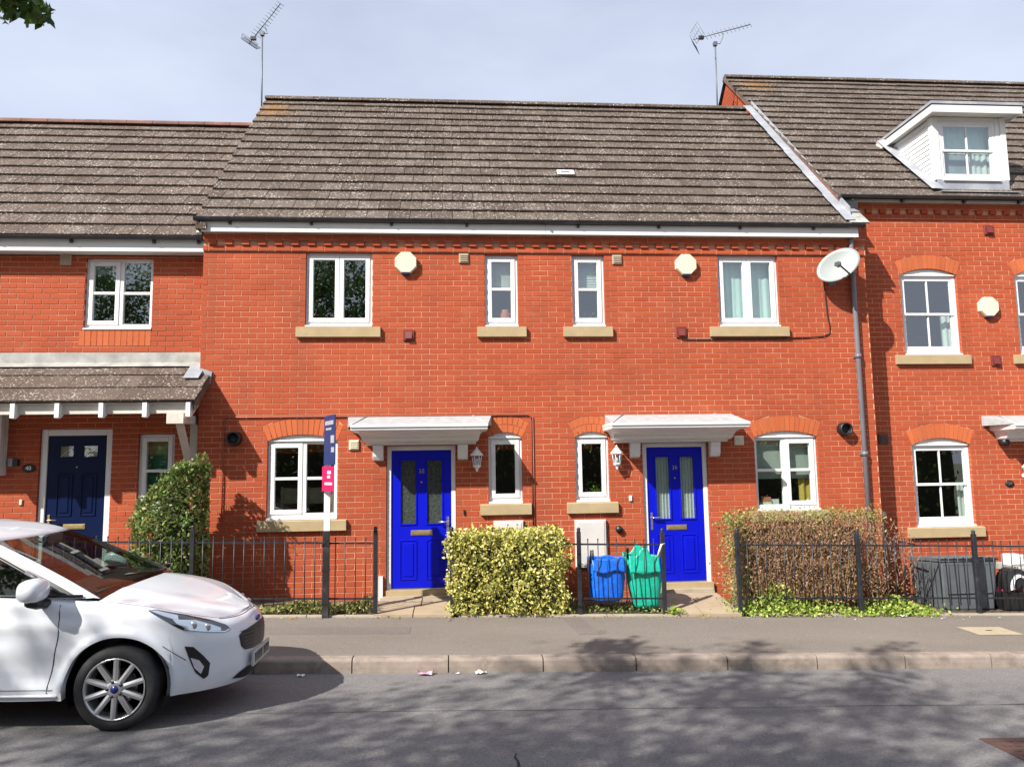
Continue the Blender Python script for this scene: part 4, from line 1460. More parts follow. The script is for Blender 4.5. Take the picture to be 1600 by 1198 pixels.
# wall lanterns
def lantern(x, z, y, label):
    t = thing('wall_lantern', label, 'lantern', (x, y, z), 'white lanterns beside the front doors')
    c = (x, y - 0.10, z)
    m = MB()
    m.lathe([(0.0, 0.185), (0.014, 0.17), (0.012, 0.155), (0.03, 0.14), (0.05, 0.115), (0.088, 0.075), (0.088, 0.062), (0.06, 0.06)], c, 6, smooth=False)
    m.build('cap', 'white', t)
    m = MB()
    for k in range(6):
        a = k * math.pi / 3
        m.tube([(c[0] + .066 * math.cos(a), c[1] + .066 * math.sin(a), z + .062), (c[0] + .045 * math.cos(a), c[1] + .045 * math.sin(a), z - .075)], 0.0055, 5)
    m.lathe([(0.052, -0.068), (0.056, -0.08), (0.04, -0.10), (0.02, -0.118), (0.014, -0.15), (0.0, -0.16)], c, 6, smooth=False)
    m.build('cage', 'white', t)
    MB().lathe([(0.058, 0.06), (0.040, -0.07)], c, 6, smooth=False).build('pane', 'glass', t)
    MB().lathe([(0.0, 0.03), (0.016, 0.02), (0.018, -0.02), (0.012, -0.06)], c, 8).build('bulb', 'white', t)
    m = MB()
    m.tube([(x, y, z - 0.06), (x, y - 0.05, z - 0.10), (x, y - 0.095, z - 0.10)], 0.009, 6)
    m.lathe([(0.035, 0.0), (0.03, -0.015)], (x, y, z - 0.06), 10, 'y')
    m.build('arm', 'white', t)
lantern(0.31, 1.735, 0.0, 'white six-sided wall lantern just right of the door numbered 38')
lantern(2.255, 1.735, 0.0, 'white six-sided wall lantern just left of the door numbered 36')
lantern(8.60, 1.45, 0.40, 'white wall lantern at the cut-off right edge, under the tall house\'s canopy')

# satellite dish
sd = thing('satellite_dish', 'pale oval satellite dish on the wall by the downpipe', 'satellite dish', (5.55, 0, 4.45))
axis = Vector((-0.42, -0.86, 0.26)).normalized()
ctr = Vector((5.535, -0.26, 4.455))
ux = Vector((0.94, -0.42, 0.22))
ux = (ux - axis * ux.dot(axis)).normalized()
uy = axis.cross(ux).normalized()
if uy.z < 0: uy = -uy
ux, uy = ux * math.cos(.42) + uy * math.sin(.42), uy * math.cos(.42) - ux * math.sin(.42)
vs, fs = [], []
NR, NS = 6, 32
for i in range(NR + 1):
    r = i / NR
    for k in range(NS):
        a = 2 * math.pi * k / NS
        p = ctr + ux * (0.325 * r * math.cos(a)) + uy * (0.225 * r * math.sin(a)) + axis * (0.045 * (r * r - 1))
        vs.append(tuple(p))
for i in range(NR):
    for k in range(NS):
        l = (k + 1) % NS
        fs.append((i * NS + k, i * NS + l, (i + 1) * NS + l, (i + 1) * NS + k))
d = MB().add(vs, fs, True).build('reflector', 'dish', sd)
so = d.modifiers.new('thick', 'SOLIDIFY')
so.thickness = 0.012
m = MB()
foot = ctr - uy * 0.215 + axis * 0.0
tip = ctr - uy * 0.10 - ux * 0.08 + axis * 0.26
m.tube([foot + ux * 0.02, tip], 0.013, 6)
m.build('feed_arm', 'black', sd)
m = MB()
m.tube([tip - axis * -0.02, tip - axis * 0.05], [0.036, 0.030], 10)
m.obox(tip + Vector((-0.045, -0.02, -0.03)), (0.075, 0, 0), (0, 0.05, 0), (0, 0, 0.055))
m.build('receiver', 'alu', sd)
m = MB()
m.tube([ctr - axis * 0.05, ctr + Vector((0.02, 0.12, -0.02)), ctr + Vector((0.02, 0.26, -0.12))], 0.02, 8)
m.box(5.50, 5.61, -0.012, 0.003, 4.22, 4.42)
m.build('mount', 'alu', sd)

# television aerials
def aerial(base, top, boom0, boom1, refl_dir, elem_dir, label, mast_r=0.016, nel=12):
    t = thing('tv_aerial', label, 'aerial', base, 'television aerials on the ridges')
    MB().tube([base, top], mast_r, 8).build('mast', 'alu', t)
    b0, b1 = Vector(boom0), Vector(boom1)
    MB().tube([b0, b1], 0.010, 6).build('boom', 'alu', t)
    ed = Vector(elem_dir).normalized()
    m = MB()
    for i in range(nel):
        p = b0.lerp(b1, 0.22 + 0.78 * i / (nel - 1))
        l = 0.10 - 0.025 * i / nel
        for s in (-0.35, 0.35):
            q = Vector((0, 0, 1)).cross(ed) * 0.0
        m.tube([p - ed * l, p + ed * l], 0.0045, 5)
    m.build('directors', 'alu', t)
    # mesh reflector in two leaves
    m = MB()
    bd = (b1 - b0).normalized()
    side = ed
    up = bd.cross(side).normalized()
    for s in (-1, 1):
        leaf = (up * s * 0.85 + bd * -0.1).normalized() if refl_dir > 0 else (up * s)
        for k in range(5):
            c = b0 + leaf * (0.04 + 0.055 * k) + bd * (0.026 * k)
            m.tube([c - side * 0.165, c + side * 0.165], 0.004, 5)
        for e in (-0.16, 0.0, 0.16):
            m.tube([b0 + leaf * .03 + side * e, b0 + leaf * .27 + side * e + bd * 0.11], 0.004, 5)
    m.build('reflector', 'alu', t)
    m = MB()
    c = b0.lerp(b1, 0.14)
    m.obox(c + Vector((-0.05, -0.03, -0.035)), (0.10, 0, 0), (0, 0.06, 0), (0, 0, 0.06))
    m.build('dipole_box', 'black', t)
    m = MB()
    tp = Vector(top)
    pk = b0.lerp(b1, 0.5)
    m.tube([tp - Vector((0.06, 0, 0)), tp + Vector((0.10, 0, 0.01)), pk + Vector((0.02, 0, -0.10)), pk], 0.009, 6)
    m.box(tp.x - 0.035, tp.x + 0.035, tp.y - 0.035, tp.y + 0.035, tp.z - 0.04, tp.z + 0.04)
    m.build('clamp', 'alu', t)
aerial((-3.60, 3.50, 8.0), (-3.625, 3.50, 9.97), (-3.90, 3.62, 9.83), (-3.26, 3.35, 10.50), 1, (0.75, 0.55, -0.30),
       'television aerial with a mesh reflector at the left end of the middle roof')
aerial((5.29, 3.55, 8.3), (5.31, 3.55, 10.06), (4.86, 3.55, 10.14), (6.04, 3.50, 10.47), -1, (-0.25, 0.35, 0.9),
       'television aerial with a long row of rods beside the tall house\'s gable')

# ================================================================== LEFT HOUSE (number plate, slate canopy, navy door)
LY = 0.25
hl = thing('terraced_house', 'lower red brick house with the navy door and tiled porch roof behind the white car', 'house', (-5.6, LY, zg(-5.6)), 'terraced houses along the street')
LX0, LX1 = -9.4, -3.447
opl = [(-5.125, -4.208, 3.612, 4.632), (-4.318, -3.835, 1.10, 2.155), (-5.615, -4.665, -0.12, 2.235)]
wl_ = brick_wall('left', hl, LX0, LX1, 4.66, LY, opl, [], hide=[(-10, -6.3, -1, 9), (-10, -4.2, -1, 0.9)], phase=0.05)
shell(hl, LX0, LX1 - 0.01, 0.67, 6.5, 4.66)
window(hl, -5.125, -4.208, 3.648, 4.630, LY, 'pair_bars', behind=[('blind', .80, 'netting', True)])
pl = MB()
for i in range(12):
    a = -5.172 + i * 0.0808
    MB().cham(a + 0.004, a + 0.0768, LY - 0.003, LY + 0.05, 3.382, 3.594, 0.002).build('soldier_brick', 'arch', wl_)
window(hl, -4.318, -3.835, 1.135, 2.153, LY, 'single_bar', behind=[('blind', .02, 'greenblind', False)])
front_door(hl, -5.612, -4.668, -0.02, 2.235, LY, 'navy', None, -1, 'leaded', tall=False, label='navy six-panel front door with two small leaded panes', metal='brass', fw=0.085)
square_vent(hl, -5.39, 4.60, LY, 0.15, 'beige')
gutter(hl, LX0, LX1 - 0.01, -0.025, 4.865, 4.668, 4.845, 0.028, [-8.2, -7.2, -6.2, -5.22, -4.12, -3.52], fx0=LX0, fx1=LX1 - 0.004)
roof(hl, LX0, LX1 - 0.06, -0.02, 4.87, 3.0, 7.88, verge=(False, False), mesh=TL2, mat='tile_new', phase=0.07)
# weathered mortar fillet at the end of the eaves
MB().obox((-3.53, -0.045, 4.885), (0.07, 0, 0), (0, 0.16, 0.16), (0, -0.03, 0.03)).build('eaves_fillet', 'fascia', hl)
# porch roof
PY0, PZ0, PY1, PZ1, PX1 = -0.58, 2.535, LY, 3.125, -3.30
pr = thing('porch_roof', 'long tiled porch roof on white rafters over the navy door', 'porch', (-5.5, LY, 2.5))
run, hgt = PY1 - PY0, PZ1 - PZ0
L = math.hypot(run, hgt)
sv = Vector((0, run, hgt)).normalized()
nv = Vector((0, -hgt, run)).normalized()
dk = MB()
dk.obox((LX0, PY0 + 0.02, PZ0 - 0.03), (PX1 - LX0 - 0.14, 0, 0), (0, run - 0.02, hgt - 0.012), nv * 0.012)
dk = dk.build('porch_deck', 'timber_white', pr)
for r in range(3):
    s = r * L / 3 - 0.02
    o = 0.15 * (r % 2) + 0.03
    x = LX0 + o
    while x < PX1 - 0.02:
        a, b = x, min(x + 0.30, PX1 - (0.02 if r == 2 else 0))
        if not (r and b > -3.447 and PY0 + (s + .3) * sv.y > -0.02):
            pass
        if PY0 + (s + 0.34) * sv.y > 0.0:                    # behind the corner of the next house
            b = min(b, -3.45)
        if b - a > 0.05:
            tl = (sv - nv * 0.05).normalized()
            p = Vector((a + 0.002, PY0, PZ0)) + sv * s + nv * (0.012 + random.uniform(-.002, .002))
            m = MB().obox(p, (b - a - 0.004, 0, 0), tl * 0.345, nv * 0.024)
            m.build('roof_tile', 'tile_new', pr)
        x += 0.30
# lead cover strip along the wall and the patched corner
MB().add([(LX0, LY - 0.004, 3.29), (-3.448, LY - 0.004, 3.29), (-3.448, LY - 0.008, 3.15), (LX0, LY - 0.008, 3.15),
          (-3.448, LY - 0.16, 3.075), (LX0, LY - 0.16, 3.075)], [(0, 3, 2, 1), (3, 5, 4, 2)]).build('lead_flashing', 'lead_old', pr, 'weathered pale lead strip')
m = MB()
q = Vector((-3.60, PY0 + run * .50, PZ0 + hgt * .50)) + nv * 0.05
m.obox(q, (0.20, 0, 0), (0, run * .36, hgt * .36), nv * 0.012)
m.obox((-3.445, -0.035, 2.86), (0.15, 0, -0.05), (0, 0.03, 0.0), (0.02, 0, 0.17))
m.build('corner_lead', 'lead', pr)
# verge board, eaves beam, rafter feet
MB().obox((PX1 - 0.03, PY0 + 0.02, PZ0 - 0.12), (0.025, 0, 0), (0, 0.55, 0.55 * hgt / run), (0, 0, 0.12)).build('verge_board', 'bark', pr)
MB().box(LX0, PX1 - 0.05, PY0 + 0.06, PY0 + 0.13, 2.385, 2.515).build('eaves_beam', 'timber_white', pr)
xx = -3.385
while xx > LX0:
    m = MB()
    m.prism_x([(PY0 - 0.02, 2.515), (PY0 - 0.02, 2.335), (PY0 + 0.03, 2.325), (PY0 + 0.30, 2.50), (PY0 + 0.30, 2.60)], xx - 0.027, xx + 0.027)
    m.build('rafter', 'white', pr)
    xx -= 0.535
# bracket at the right end
m = MB()
m.box(-3.66, -3.45, PY0 + 0.02, PY0 + 0.14, 2.25, 2.385)
m.box(-3.60, -3.49, PY0 + 0.10, LY - 0.003, 2.27, 2.38)
m.build('bracket_head', 'timber_white', pr)
m = MB()
m.obox((-3.585, PY0 + 0.12, 2.27), (0.075, 0, 0), (0, 0.05, 0.06), (0, LY - PY0 - 0.25, -0.75))
m.box(-3.60, -3.50, LY - 0.10, LY - 0.003, 1.35, 2.27)
m.build('strut', 'timber_white', pr)
# projecting upvc bay at the left edge
bay = MB()
bx0, bx1, by0, bz0, bz1 = -7.4, -6.03, 0.08, 1.65, 2.45
for (a, b, c, d) in ((bx0, bx1, bz0, bz0 + 0.07), (bx0, bx1, bz1 - 0.07, bz1), (bx1 - 0.07, bx1, bz0 + .07, bz1 - .07), (bx0, bx0 + .07, bz0 + .07, bz1 - .07), (bx0, bx1 - .07, 1.98, 2.02)):
    bay.box(a, b, by0, by0 + 0.07, c, d)
for (c, d) in ((bz0, bz0 + .07), (bz1 - .07, bz1)):
    bay.box(bx1 - 0.07, bx1, by0 + 0.07, LY - 0.003, c, d)
bay.box(bx1 - 0.07, bx1, LY - 0.07, LY - 0.003, bz0 + .07, bz1 - .07)
bay.box(bx0, bx1 - .0, by0, LY - 0.004, bz0 - 0.03, bz0 - 0.001)
bay.box(bx0, bx1, by0, LY - 0.004, bz1 + 0.001, bz1 + 0.03)
bw = bay.build('bay_window', 'upvc', hl)
MB().box(bx0 + .07, bx1 - .07, by0 + .03, by0 + .036, bz0 + .07, bz1 - .07).build('pane', 'glass', bw)
MB().box(bx0 + .07, bx1 - .08, by0 + .09, by0 + .095, bz0 + .07, bz1 - .07).build('curtain', 'netting', bw)
# number plaque, bell, outlet box
m = MB().lathe([(0.0, -0.018), (0.062, -0.018), (0.066, -0.012), (0.066, 0.0)], (0, 0, 0), 20, 'y')
m.v = [(-5.735 + p[0] * 1.35, LY + p[1], 1.712 + p[2] * .85) for p in m.v]
npq = m.build('number_plaque', 'black', hl)
text('plaque_number', '40', 0.075, (-5.735, LY - 0.020, 1.712), npq, 'white', 0.002)
MB().cham(-5.83, -5.795, LY - 0.02, LY + 0.004, 1.225, 1.295, 0.003).build('doorbell', 'cream', hl)
MB().cham(-5.99, -5.93, LY - 0.05, LY + 0.004, 1.74, 1.85, 0.004).build('socket_box', 'lead', hl)
MB().cham(-5.92, -5.86, LY - 0.06, LY + 0.004, 1.75, 1.83, 0.004).build('outlet', 'black', hl)
MB().tube([(-6.42, LY - 0.12, 4.83), (-6.42, LY - 0.08, 4.6), (-6.42, LY - 0.06, 3.32)], 0.045, 10).build('downpipe', 'pipe', hl)  # unseen pipe left of the view, added for its shadow strip on the wall

# ================================================================== RIGHT HOUSE (taller, with dormer)
RY = 0.40
hr = thing('terraced_house', 'tallest red brick house, with a white dormer in its roof and sliding sash windows', 'house', (8.3, RY, zg(8.3)), 'terraced houses along the street')
RX0, RX1 = 5.90, 13.4
RR = 0.10
opr = [(6.87, 7.785, 3.24, 4.49 + RR), (6.86, 7.785, 0.655, 1.875 + RR), (8.73, 9.645, 3.24, 4.49 + RR), (8.66, 9.60, -0.6 + 0.2, 1.78)]
arr = [(6.87, 7.785, 4.49, RR, 0.075, 0.215), (6.86, 7.785, 1.875, RR, 0.075, 0.215), (8.73, 9.645, 4.49, RR, 0.075, 0.215)]
wr = brick_wall('right', hr, RX0, RX1, 5.62, RY, opr, arr, hide=[(9.1, 20, -1, 9), (5.0, 6.15, -1, 9), (6.2, 7.4, -1, .5)], phase=0.1)
cornice(wr, RX0, RX1, RY, 5.372, phase=0.06)
shell(hr, RX0 + 0.21, RX1, RY + 0.42, 8.0, 5.62)
window(hr, 6.87, 7.785, 3.275, 4.488, RY, 'sliding', RR, sill=(6.70, 7.885, 3.095, 3.24), behind=[('curtain', .78, 1.0, 0, .52, 'netting', .012)])
window(hr, 8.73, 9.645, 3.275, 4.488, RY, 'sliding', RR, sill=(8.60, 9.76, 3.095, 3.24))
window(hr, 6.86, 7.785, 0.69, 1.873, RY, 'sliding', RR, sill=(6.70, 7.885, 0.505, 0.655), behind=[('curtain', .86, 1.0, 0, .5, 'netting', .012), ('curtain', .0, .05, 0, 1.0, 'blind', .012)])
front_door(hr, 8.66, 9.60, -0.38, 1.78, RY, 'navy', None, 1, 'dark', label='front door of the tall house')
top, zb, e0, e1 = canopy(hr, 8.00, 10.25, 2.30, RY, 0.55)
for z, x in ((5.21, 8.37), (3.145, 8.305)):
    square_vent(hr, x, z, RY, 0.15, 'redvent', hood=True)
square_vent(hr, 6.42, 1.97, RY, 0.15, 'iron')
gutter(hr, RX0 - 0.02, RX1, RY - 0.20, 5.675, 5.602, 5.70, RY - 0.13, [6.9, 7.9, 8.8, 9.9], fascia_mat='timber_white')
MB().tube([(6.10, RY - 0.15, 5.66), (6.10, RY - 0.06, 5.5), (6.10, RY - 0.05, 4.9)], 0.034, 10).build('downpipe', 'white', hr)
m = MB().lathe([(0.0, -0.015), (0.055, -0.015), (0.06, 0)], (0, 0, 0), 20, 'y')
m.v = [(8.36 + p[0] * 1.2, RY + p[1], 1.275 + p[2] * .85) for p in m.v]
npq = m.build('number_plaque', 'black', hr)
text('plaque_number', '34', 0.065, (8.36, RY - 0.017, 1.275), npq, 'alu', 0.002)
m = MB()
m.tube([(8.28, RY, 1.90), (8.28, RY - 0.06, 1.91)], 0.02, 8)
m.tube([(8.25, RY - 0.03, 1.92), (8.25, RY - 0.16, 1.885)], [0.045, 0.055], 12)
m.lathe([(0.05, -0.02), (0.05, 0)], (8.28, RY, 1.90), 10, 'y')
sl_ = thing('security_light', 'small black security light beside the cut-off canopy on the tall house', 'light', (8.28, RY, 1.9))
m.build('lamp_head', 'black', sl_)
MB().lathe([(0.0, -0.06), (0.035, -0.055), (0.045, -0.03), (0.045, 0)], (6.33, RY, 0.86), 10, 'y').build('outlet', 'beige', hr)
EY, EZ, RRY, RRZ = RY - 0.20, 5.66, 4.62, 9.94
DX0, DX1, DYF = 7.62, 8.86, 0.46
in_dormer = lambda x, y: DX0 + 0.02 < x < DX1 + 0.0 and 0.32 < y < 1.75
rr = roof(hr, 5.88, RX1, EY, EZ, RRY, RRZ, verge=(True, False), verge_mat='ridge', skip=in_dormer, ridge_mat='tile', backdrop=4.2)
gm = MB()
gx = 5.93
gm.add([(gx, EY + .25, EZ - 0.1 + .25), (gx, RRY, RRZ - 0.1), (gx, RRY + 4.2, RRZ - 4.3), (gx, RRY + 4.2, 4.0), (gx, EY + .25, 4.0)], [(4, 3, 2, 1, 0)])
gm.build('gable_wall', 'brick', hr)
# gable brick courses one by one where they show above the lower roof
gb = MB()
for k in range(0, 22):
    z = 8.55 + k * CH
    half = RRZ - 0.14 - z - CH
    if half < 0.1: break
    y = RRY - half
    n = 0
    o = 0.1125 * (k % 2)
    while y + n * BL - o < RRY + half:
        a, b = max(y + n * BL - o, RRY - half), min(y + n * BL - o + BL - J, RRY + half)
        if b - a > 0.03 and a < RRY + 1.6:
            gb.box(gx - 0.006, gx + 0.05, a, b, z, z + CH - J)
        n += 1
gb.build('gable_bricks', 'brick', hr, kind='stuff')
# stepped lead where the lower roof meets that gable, and its soakers lying on the tiles
fl = MB()
n_ = Vector((0, -1, 1)).normalized()
s_ = Vector((0, 1, 1)).normalized()
for k in range(17):
    w0 = 0.150 + 0.006 * (k % 3)
    p = Vector((5.885 - w0, EAVE_Y, EAVE_Z)) + s_ * (0.06 + 0.290 * k) + n_ * (0.052 + 0.0012 * (k % 2))
    fl.obox(p, (w0, 0, 0), s_ * 0.292, n_ * 0.006)
    q = Vector((5.885, EAVE_Y, EAVE_Z)) + s_ * (0.25 + 0.278 * k) + n_ * 0.05
    fl.obox(q, (0.010, 0, 0), s_ * 0.280, Vector((0, 0, 1)) * 0.115)
fl.build('abutment_lead', 'lead', h36)
m = MB()
for k, (xa, xb) in enumerate(((5.80, 5.97), (5.97, 6.08))):
    m.obox(Vector((xa, EAVE_Y - .01, EAVE_Z + .012 + .003 * k)), (xb - xa - .004, 0, 0), s_ * (0.42 - .1 * k) - n_ * .01, n_ * 0.030)
m.build('corner_tile', 'lead_old', h36)
m = MB()
m.obox((5.90, 0.06, 5.36), (0.20, 0, 0), (0, 0.16, 0.10), (0, -0.004, 0.008))
m.build('corner_lead', 'lead', h36)
MB().box(5.955, 6.16, 0.21, 0.395, 5.20, 5.60).build('slate_apron', 'gutter', hr)

# dormer
dm = MB()
ds = thing('dormer', 'white boarded dormer window standing out of the brown tiled roof', 'dormer', (8.2, DYF, 6.0))
zr_at = lambda y: EZ + (y - EY) * (RRZ - EZ) / (RRY - EY)
DZ0, DZ1 = 6.045, 7.09
w_ = MB()
# front posts and apron
w_.cham(DX0, DX0 + 0.105, DYF, DYF + 0.10, DZ0, DZ1, 0.006)
w_.build('front_post', 'fascia', ds)
w_ = MB()
w_.cham(DX1 - 0.175, DX1 - 0.095, DYF + 0.012, DYF + 0.10, DZ0, DZ1, 0.006)
w_.cham(DX1 - 0.094, DX1, DYF, DYF + 0.10, DZ0, DZ1, 0.006)
w_.build('front_post', 'fascia', ds)
window(ds, DX0 + 0.108, DX1 - 0.177, DZ0 + 0.01, DZ1 - 0.065, DYF - 0.03, 'sliding', behind=[('curtain', 0, 1, .5, 1, 'curtain', .004), ('curtain', .6, 1, 0, .5, 'netting', .01), ('curtain', 0, .6, 0, .5, 'lead', .0)])
MB().box(DX0 + 0.108, DX1 - 0.177, DYF + 0.014, DYF + 0.10, DZ1 - 0.065, DZ1).build('head', 'fascia', ds)
# cheeks clad in boards, one by one
for side, xs_ in ((0, DX0 + 0.02), (1, DX1 - 0.02)):
    for k in range(13):
        z0_, z1_ = DZ0 + 0.08 * k, DZ0 + 0.08 * (k + 1) - 0.004
        if z0_ > DZ1: break
        ya = DYF + 0.10
        yb_ = EY + (z0_ - EZ) * (RRY - EY) / (RRZ - EZ) + 0.12
        if yb_ - ya < 0.03: continue
        o = -0.012 if side == 0 else 0.012
        m = MB()
        m.add([(xs_ + o, ya, z0_), (xs_ + o, yb_, z0_), (xs_, yb_, z1_), (xs_, ya, z1_), (xs_ - o, ya, z0_), (xs_ - o, yb_, z0_), (xs_ - o, yb_, z1_), (xs_ - o, ya, z1_)],
              [(0, 1, 2, 3) if side == 1 else (3, 2, 1, 0), (0, 4, 5, 1), (3, 2, 6, 7), (0, 3, 7, 4), (1, 5, 6, 2), (4, 7, 6, 5) if side == 1 else (5, 6, 7, 4)])
        m.build('cheek_board', 'upvc', ds)
# flat roof with a deep fascia
rf = MB()
rf.box(DX0 - 0.10, DX1 + 0.13, DYF - 0.17, 1.80, DZ1 + 0.012, DZ1 + 0.024)
rf.box(DX0 - 0.115, DX1 + 0.145, DYF - 0.20, DYF - 0.172, DZ1 - 0.02, DZ1 + 0.10)
rf.box(DX0 - 0.115, DX0 - 0.095, DYF - 0.17, 1.72, DZ1 - 0.02, DZ1 + 0.10)
rf.box(DX1 + 0.125, DX1 + 0.145, DYF - 0.17, 1.72, DZ1 - 0.02, DZ1 + 0.10)
rf.build('flat_roof', 'fascia', ds)
rt = MB()
rt.box(DX0 - 0.135, DX1 + 0.165, DYF - 0.215, 1.80, DZ1 + 0.112, DZ1 + 0.155)
rt.build('roof_edge', 'lead', ds)
MB().box(DX0 - 0.15, DX0 - 0.01, 1.55, 1.85, DZ1 - 0.03, DZ1 + 0.10).build('soffit_end', 'fascia', ds)
# lead apron and side soakers
la = MB()
la.box(DX0 + 0.015, DX1 - 0.03, DYF - 0.012, DYF - 0.001, 5.83, DZ0 - 0.004)
la.obox((DX0 - 0.05, 0.26, zr_at(0.26) + 0.06), (DX1 - DX0 + 0.05, 0, 0), (0, 0.19, 0.035), (0, 0, 0.012))
for k in range(7):
    p = Vector((DX0 - 0.17, 0.32, zr_at(0.32) + 0.068)) + s_ * (0.28 * k)
    la.obox(p, (0.19, 0, 0), s_ * 0.285, n_ * 0.008)
la.build('apron', 'lead', ds)

# ================================================================== RAILINGS
BAR_MESH = {}


def railing(x0, x1, y0, y1, label, posts=(True, True), n=None, lean=0.0, bot=0.18, top=0.84):
    """a run of black railings from (x0, y0) to (x1, y1): posts, two rails and single bars"""
    t = thing('railing', label, 'railing', ((x0 + x1) / 2, (y0 + y1) / 2, zg((x0 + x1) / 2)), 'black railings of the front gardens')
    a, b = Vector((x0, y0, zg(x0) + 0.02)), Vector((x1, y1, zg(x1) + 0.02))
    d = b - a
    L = d.length
    e = d.normalized()
    s = Vector((-e.y, e.x, 0)).normalized()
    for h in (bot, top):
        MB().obox(a + Vector((0, 0, h)) - s * 0.004, d, s * 0.008, Vector((0, 0, 0.022))).build('rail', 'railing', t)
    n = n or max(2, round(L / 0.124))
    if 'bar' not in BAR_MESH:
        m = MB().tube([(0, 0, 0.10), (0, 0, 0.90)], 0.0065, 6)
        m.lathe([(0.0, 0.025), (0.008, 0.018), (0.010, 0.008), (0.0065, 0.0)], (0, 0, 0.90), 8)
        BAR_MESH['bar'] = shared('bar', m, 'railing')
    for i in range(1, n):
        p = a + d * (i / n)
        place('bar', BAR_MESH['bar'], 'railing', (p.x, p.y, p.z + random.uniform(-.002, .002)), t, (0, random.uniform(-.006, .006), 0))
    for on, p in zip(posts, (a, b)):
        if on:
            m = MB()
            m.cham(p.x - 0.025, p.x + 0.025, p.y - 0.025, p.y + 0.025, p.z - 0.2, p.z + 1.0, 0.004)
            m.lathe([(0.027, 0), (0.022, 0.012), (0.020, 0.02), (0.026, 0.034), (0.018, 0.052), (0.0, 0.058)], (p.x, p.y, p.z + 1.0), 10)
            m.build('post', 'railing', t)
    return t


RYF = -1.0
railing(-6.6, -3.14, RYF, RYF, 'black railing behind the white car, in front of the navy door', (True, False))
railing(-3.14, -0.965, RYF, RYF, 'black railing below the wide window, between the climber and the left slab path')
railing(-0.035, 1.545, RYF, RYF, 'black railing mostly swallowed by the yellow-green hedge', (True, False))
railing(1.545, 2.61, RYF, RYF, 'short black railing with the blue and green bags behind it')
railing(3.575, 5.155, RYF, RYF, 'black railing in front of the brown dying hedge')
railing(5.155, 6.73, RYF, RYF, 'black railing in front of the slate grey bin', (False, True))
railing(6.73, 9.2, RYF, RYF, 'black railing at the cut-off right edge with a pot and pale box behind it', (False, False))
railing(6.02, 6.05, -0.86, -0.10, 'short dark railing at right angles to the street, beside the dying hedge', (False, True), n=6)

# ================================================================== SALE BOARD
sx, sy = -1.545, -1.045
sb = thing('sale_board', 'navy and crimson sale board on a white post strapped to the railing', 'sale board', (sx, sy, zg(sx)))
MB().box(sx - 0.036, sx + 0.036, sy - 0.02, sy + 0.02, 0.90, 2.26).build('post', 'white', sb)
m = MB().cham(sx - 0.042, sx + 0.036, sy - 0.052, sy + 0.02, -0.14, 0.90, 0.004)
m.build('dark_sleeve', 'gutter', sb)
m = MB()
for z in (0.03, 0.42, 0.72):
    m.box(sx - 0.047, sx + 0.041, sy - 0.056, sy + 0.03, z, z + 0.022)
m.obox((sx - 0.047, sy - 0.056, 0.70), (0.088, 0, 0.11), (0, 0.004, 0), (0, 0, 0.02))
m.build('strap', 'black', sb)
# two boards standing out towards the street, flank on to the camera
bd0 = Vector((sx - 0.035, sy - 0.02, 0))
dirb = Vector((0.29, -0.60, 0)).normalized()
nb = Vector((dirb.y, -dirb.x, 0))
def board(z0, z1, w, mat, name, x_off=0.0):
    m = MB().obox(bd0 + Vector((x_off, 0, z0)), dirb * w, nb * 0.010, Vector((0, 0, z1 - z0)))
    return m.build(name, mat, sb)
bn = board(1.69, 2.285, 0.44, 'pvcnavy', 'navy_board')
bc = board(1.375, 1.675, 0.46, 'pvcred', 'crimson_board', -0.018)
print_ = MB()
for (z, a, b, h) in ((2.17, .05, .38, .05), (2.11, .08, .30, .025), (1.95, .28, .42, .09), (1.84, .30, .42, .06)):
    print_.obox(bd0 + dirb * a + nb * 0.0098 + Vector((0, 0, z)), dirb * (b - a), nb * 0.003, Vector((0, 0, h)))
print_.build('pale_print', 'lead', bn)
print_ = MB()
for (z, a, b, h) in ((1.585, .22, .36, .035), (1.535, .22, .33, .03), (1.455, .12, .41, .028)):
    print_.obox(bd0 + Vector((-.018, 0, 0)) + dirb * a + nb * 0.0098 + Vector((0, 0, z)), dirb * (b - a), nb * 0.003, Vector((0, 0, h)))
print_.build('white_print', 'white', bc)

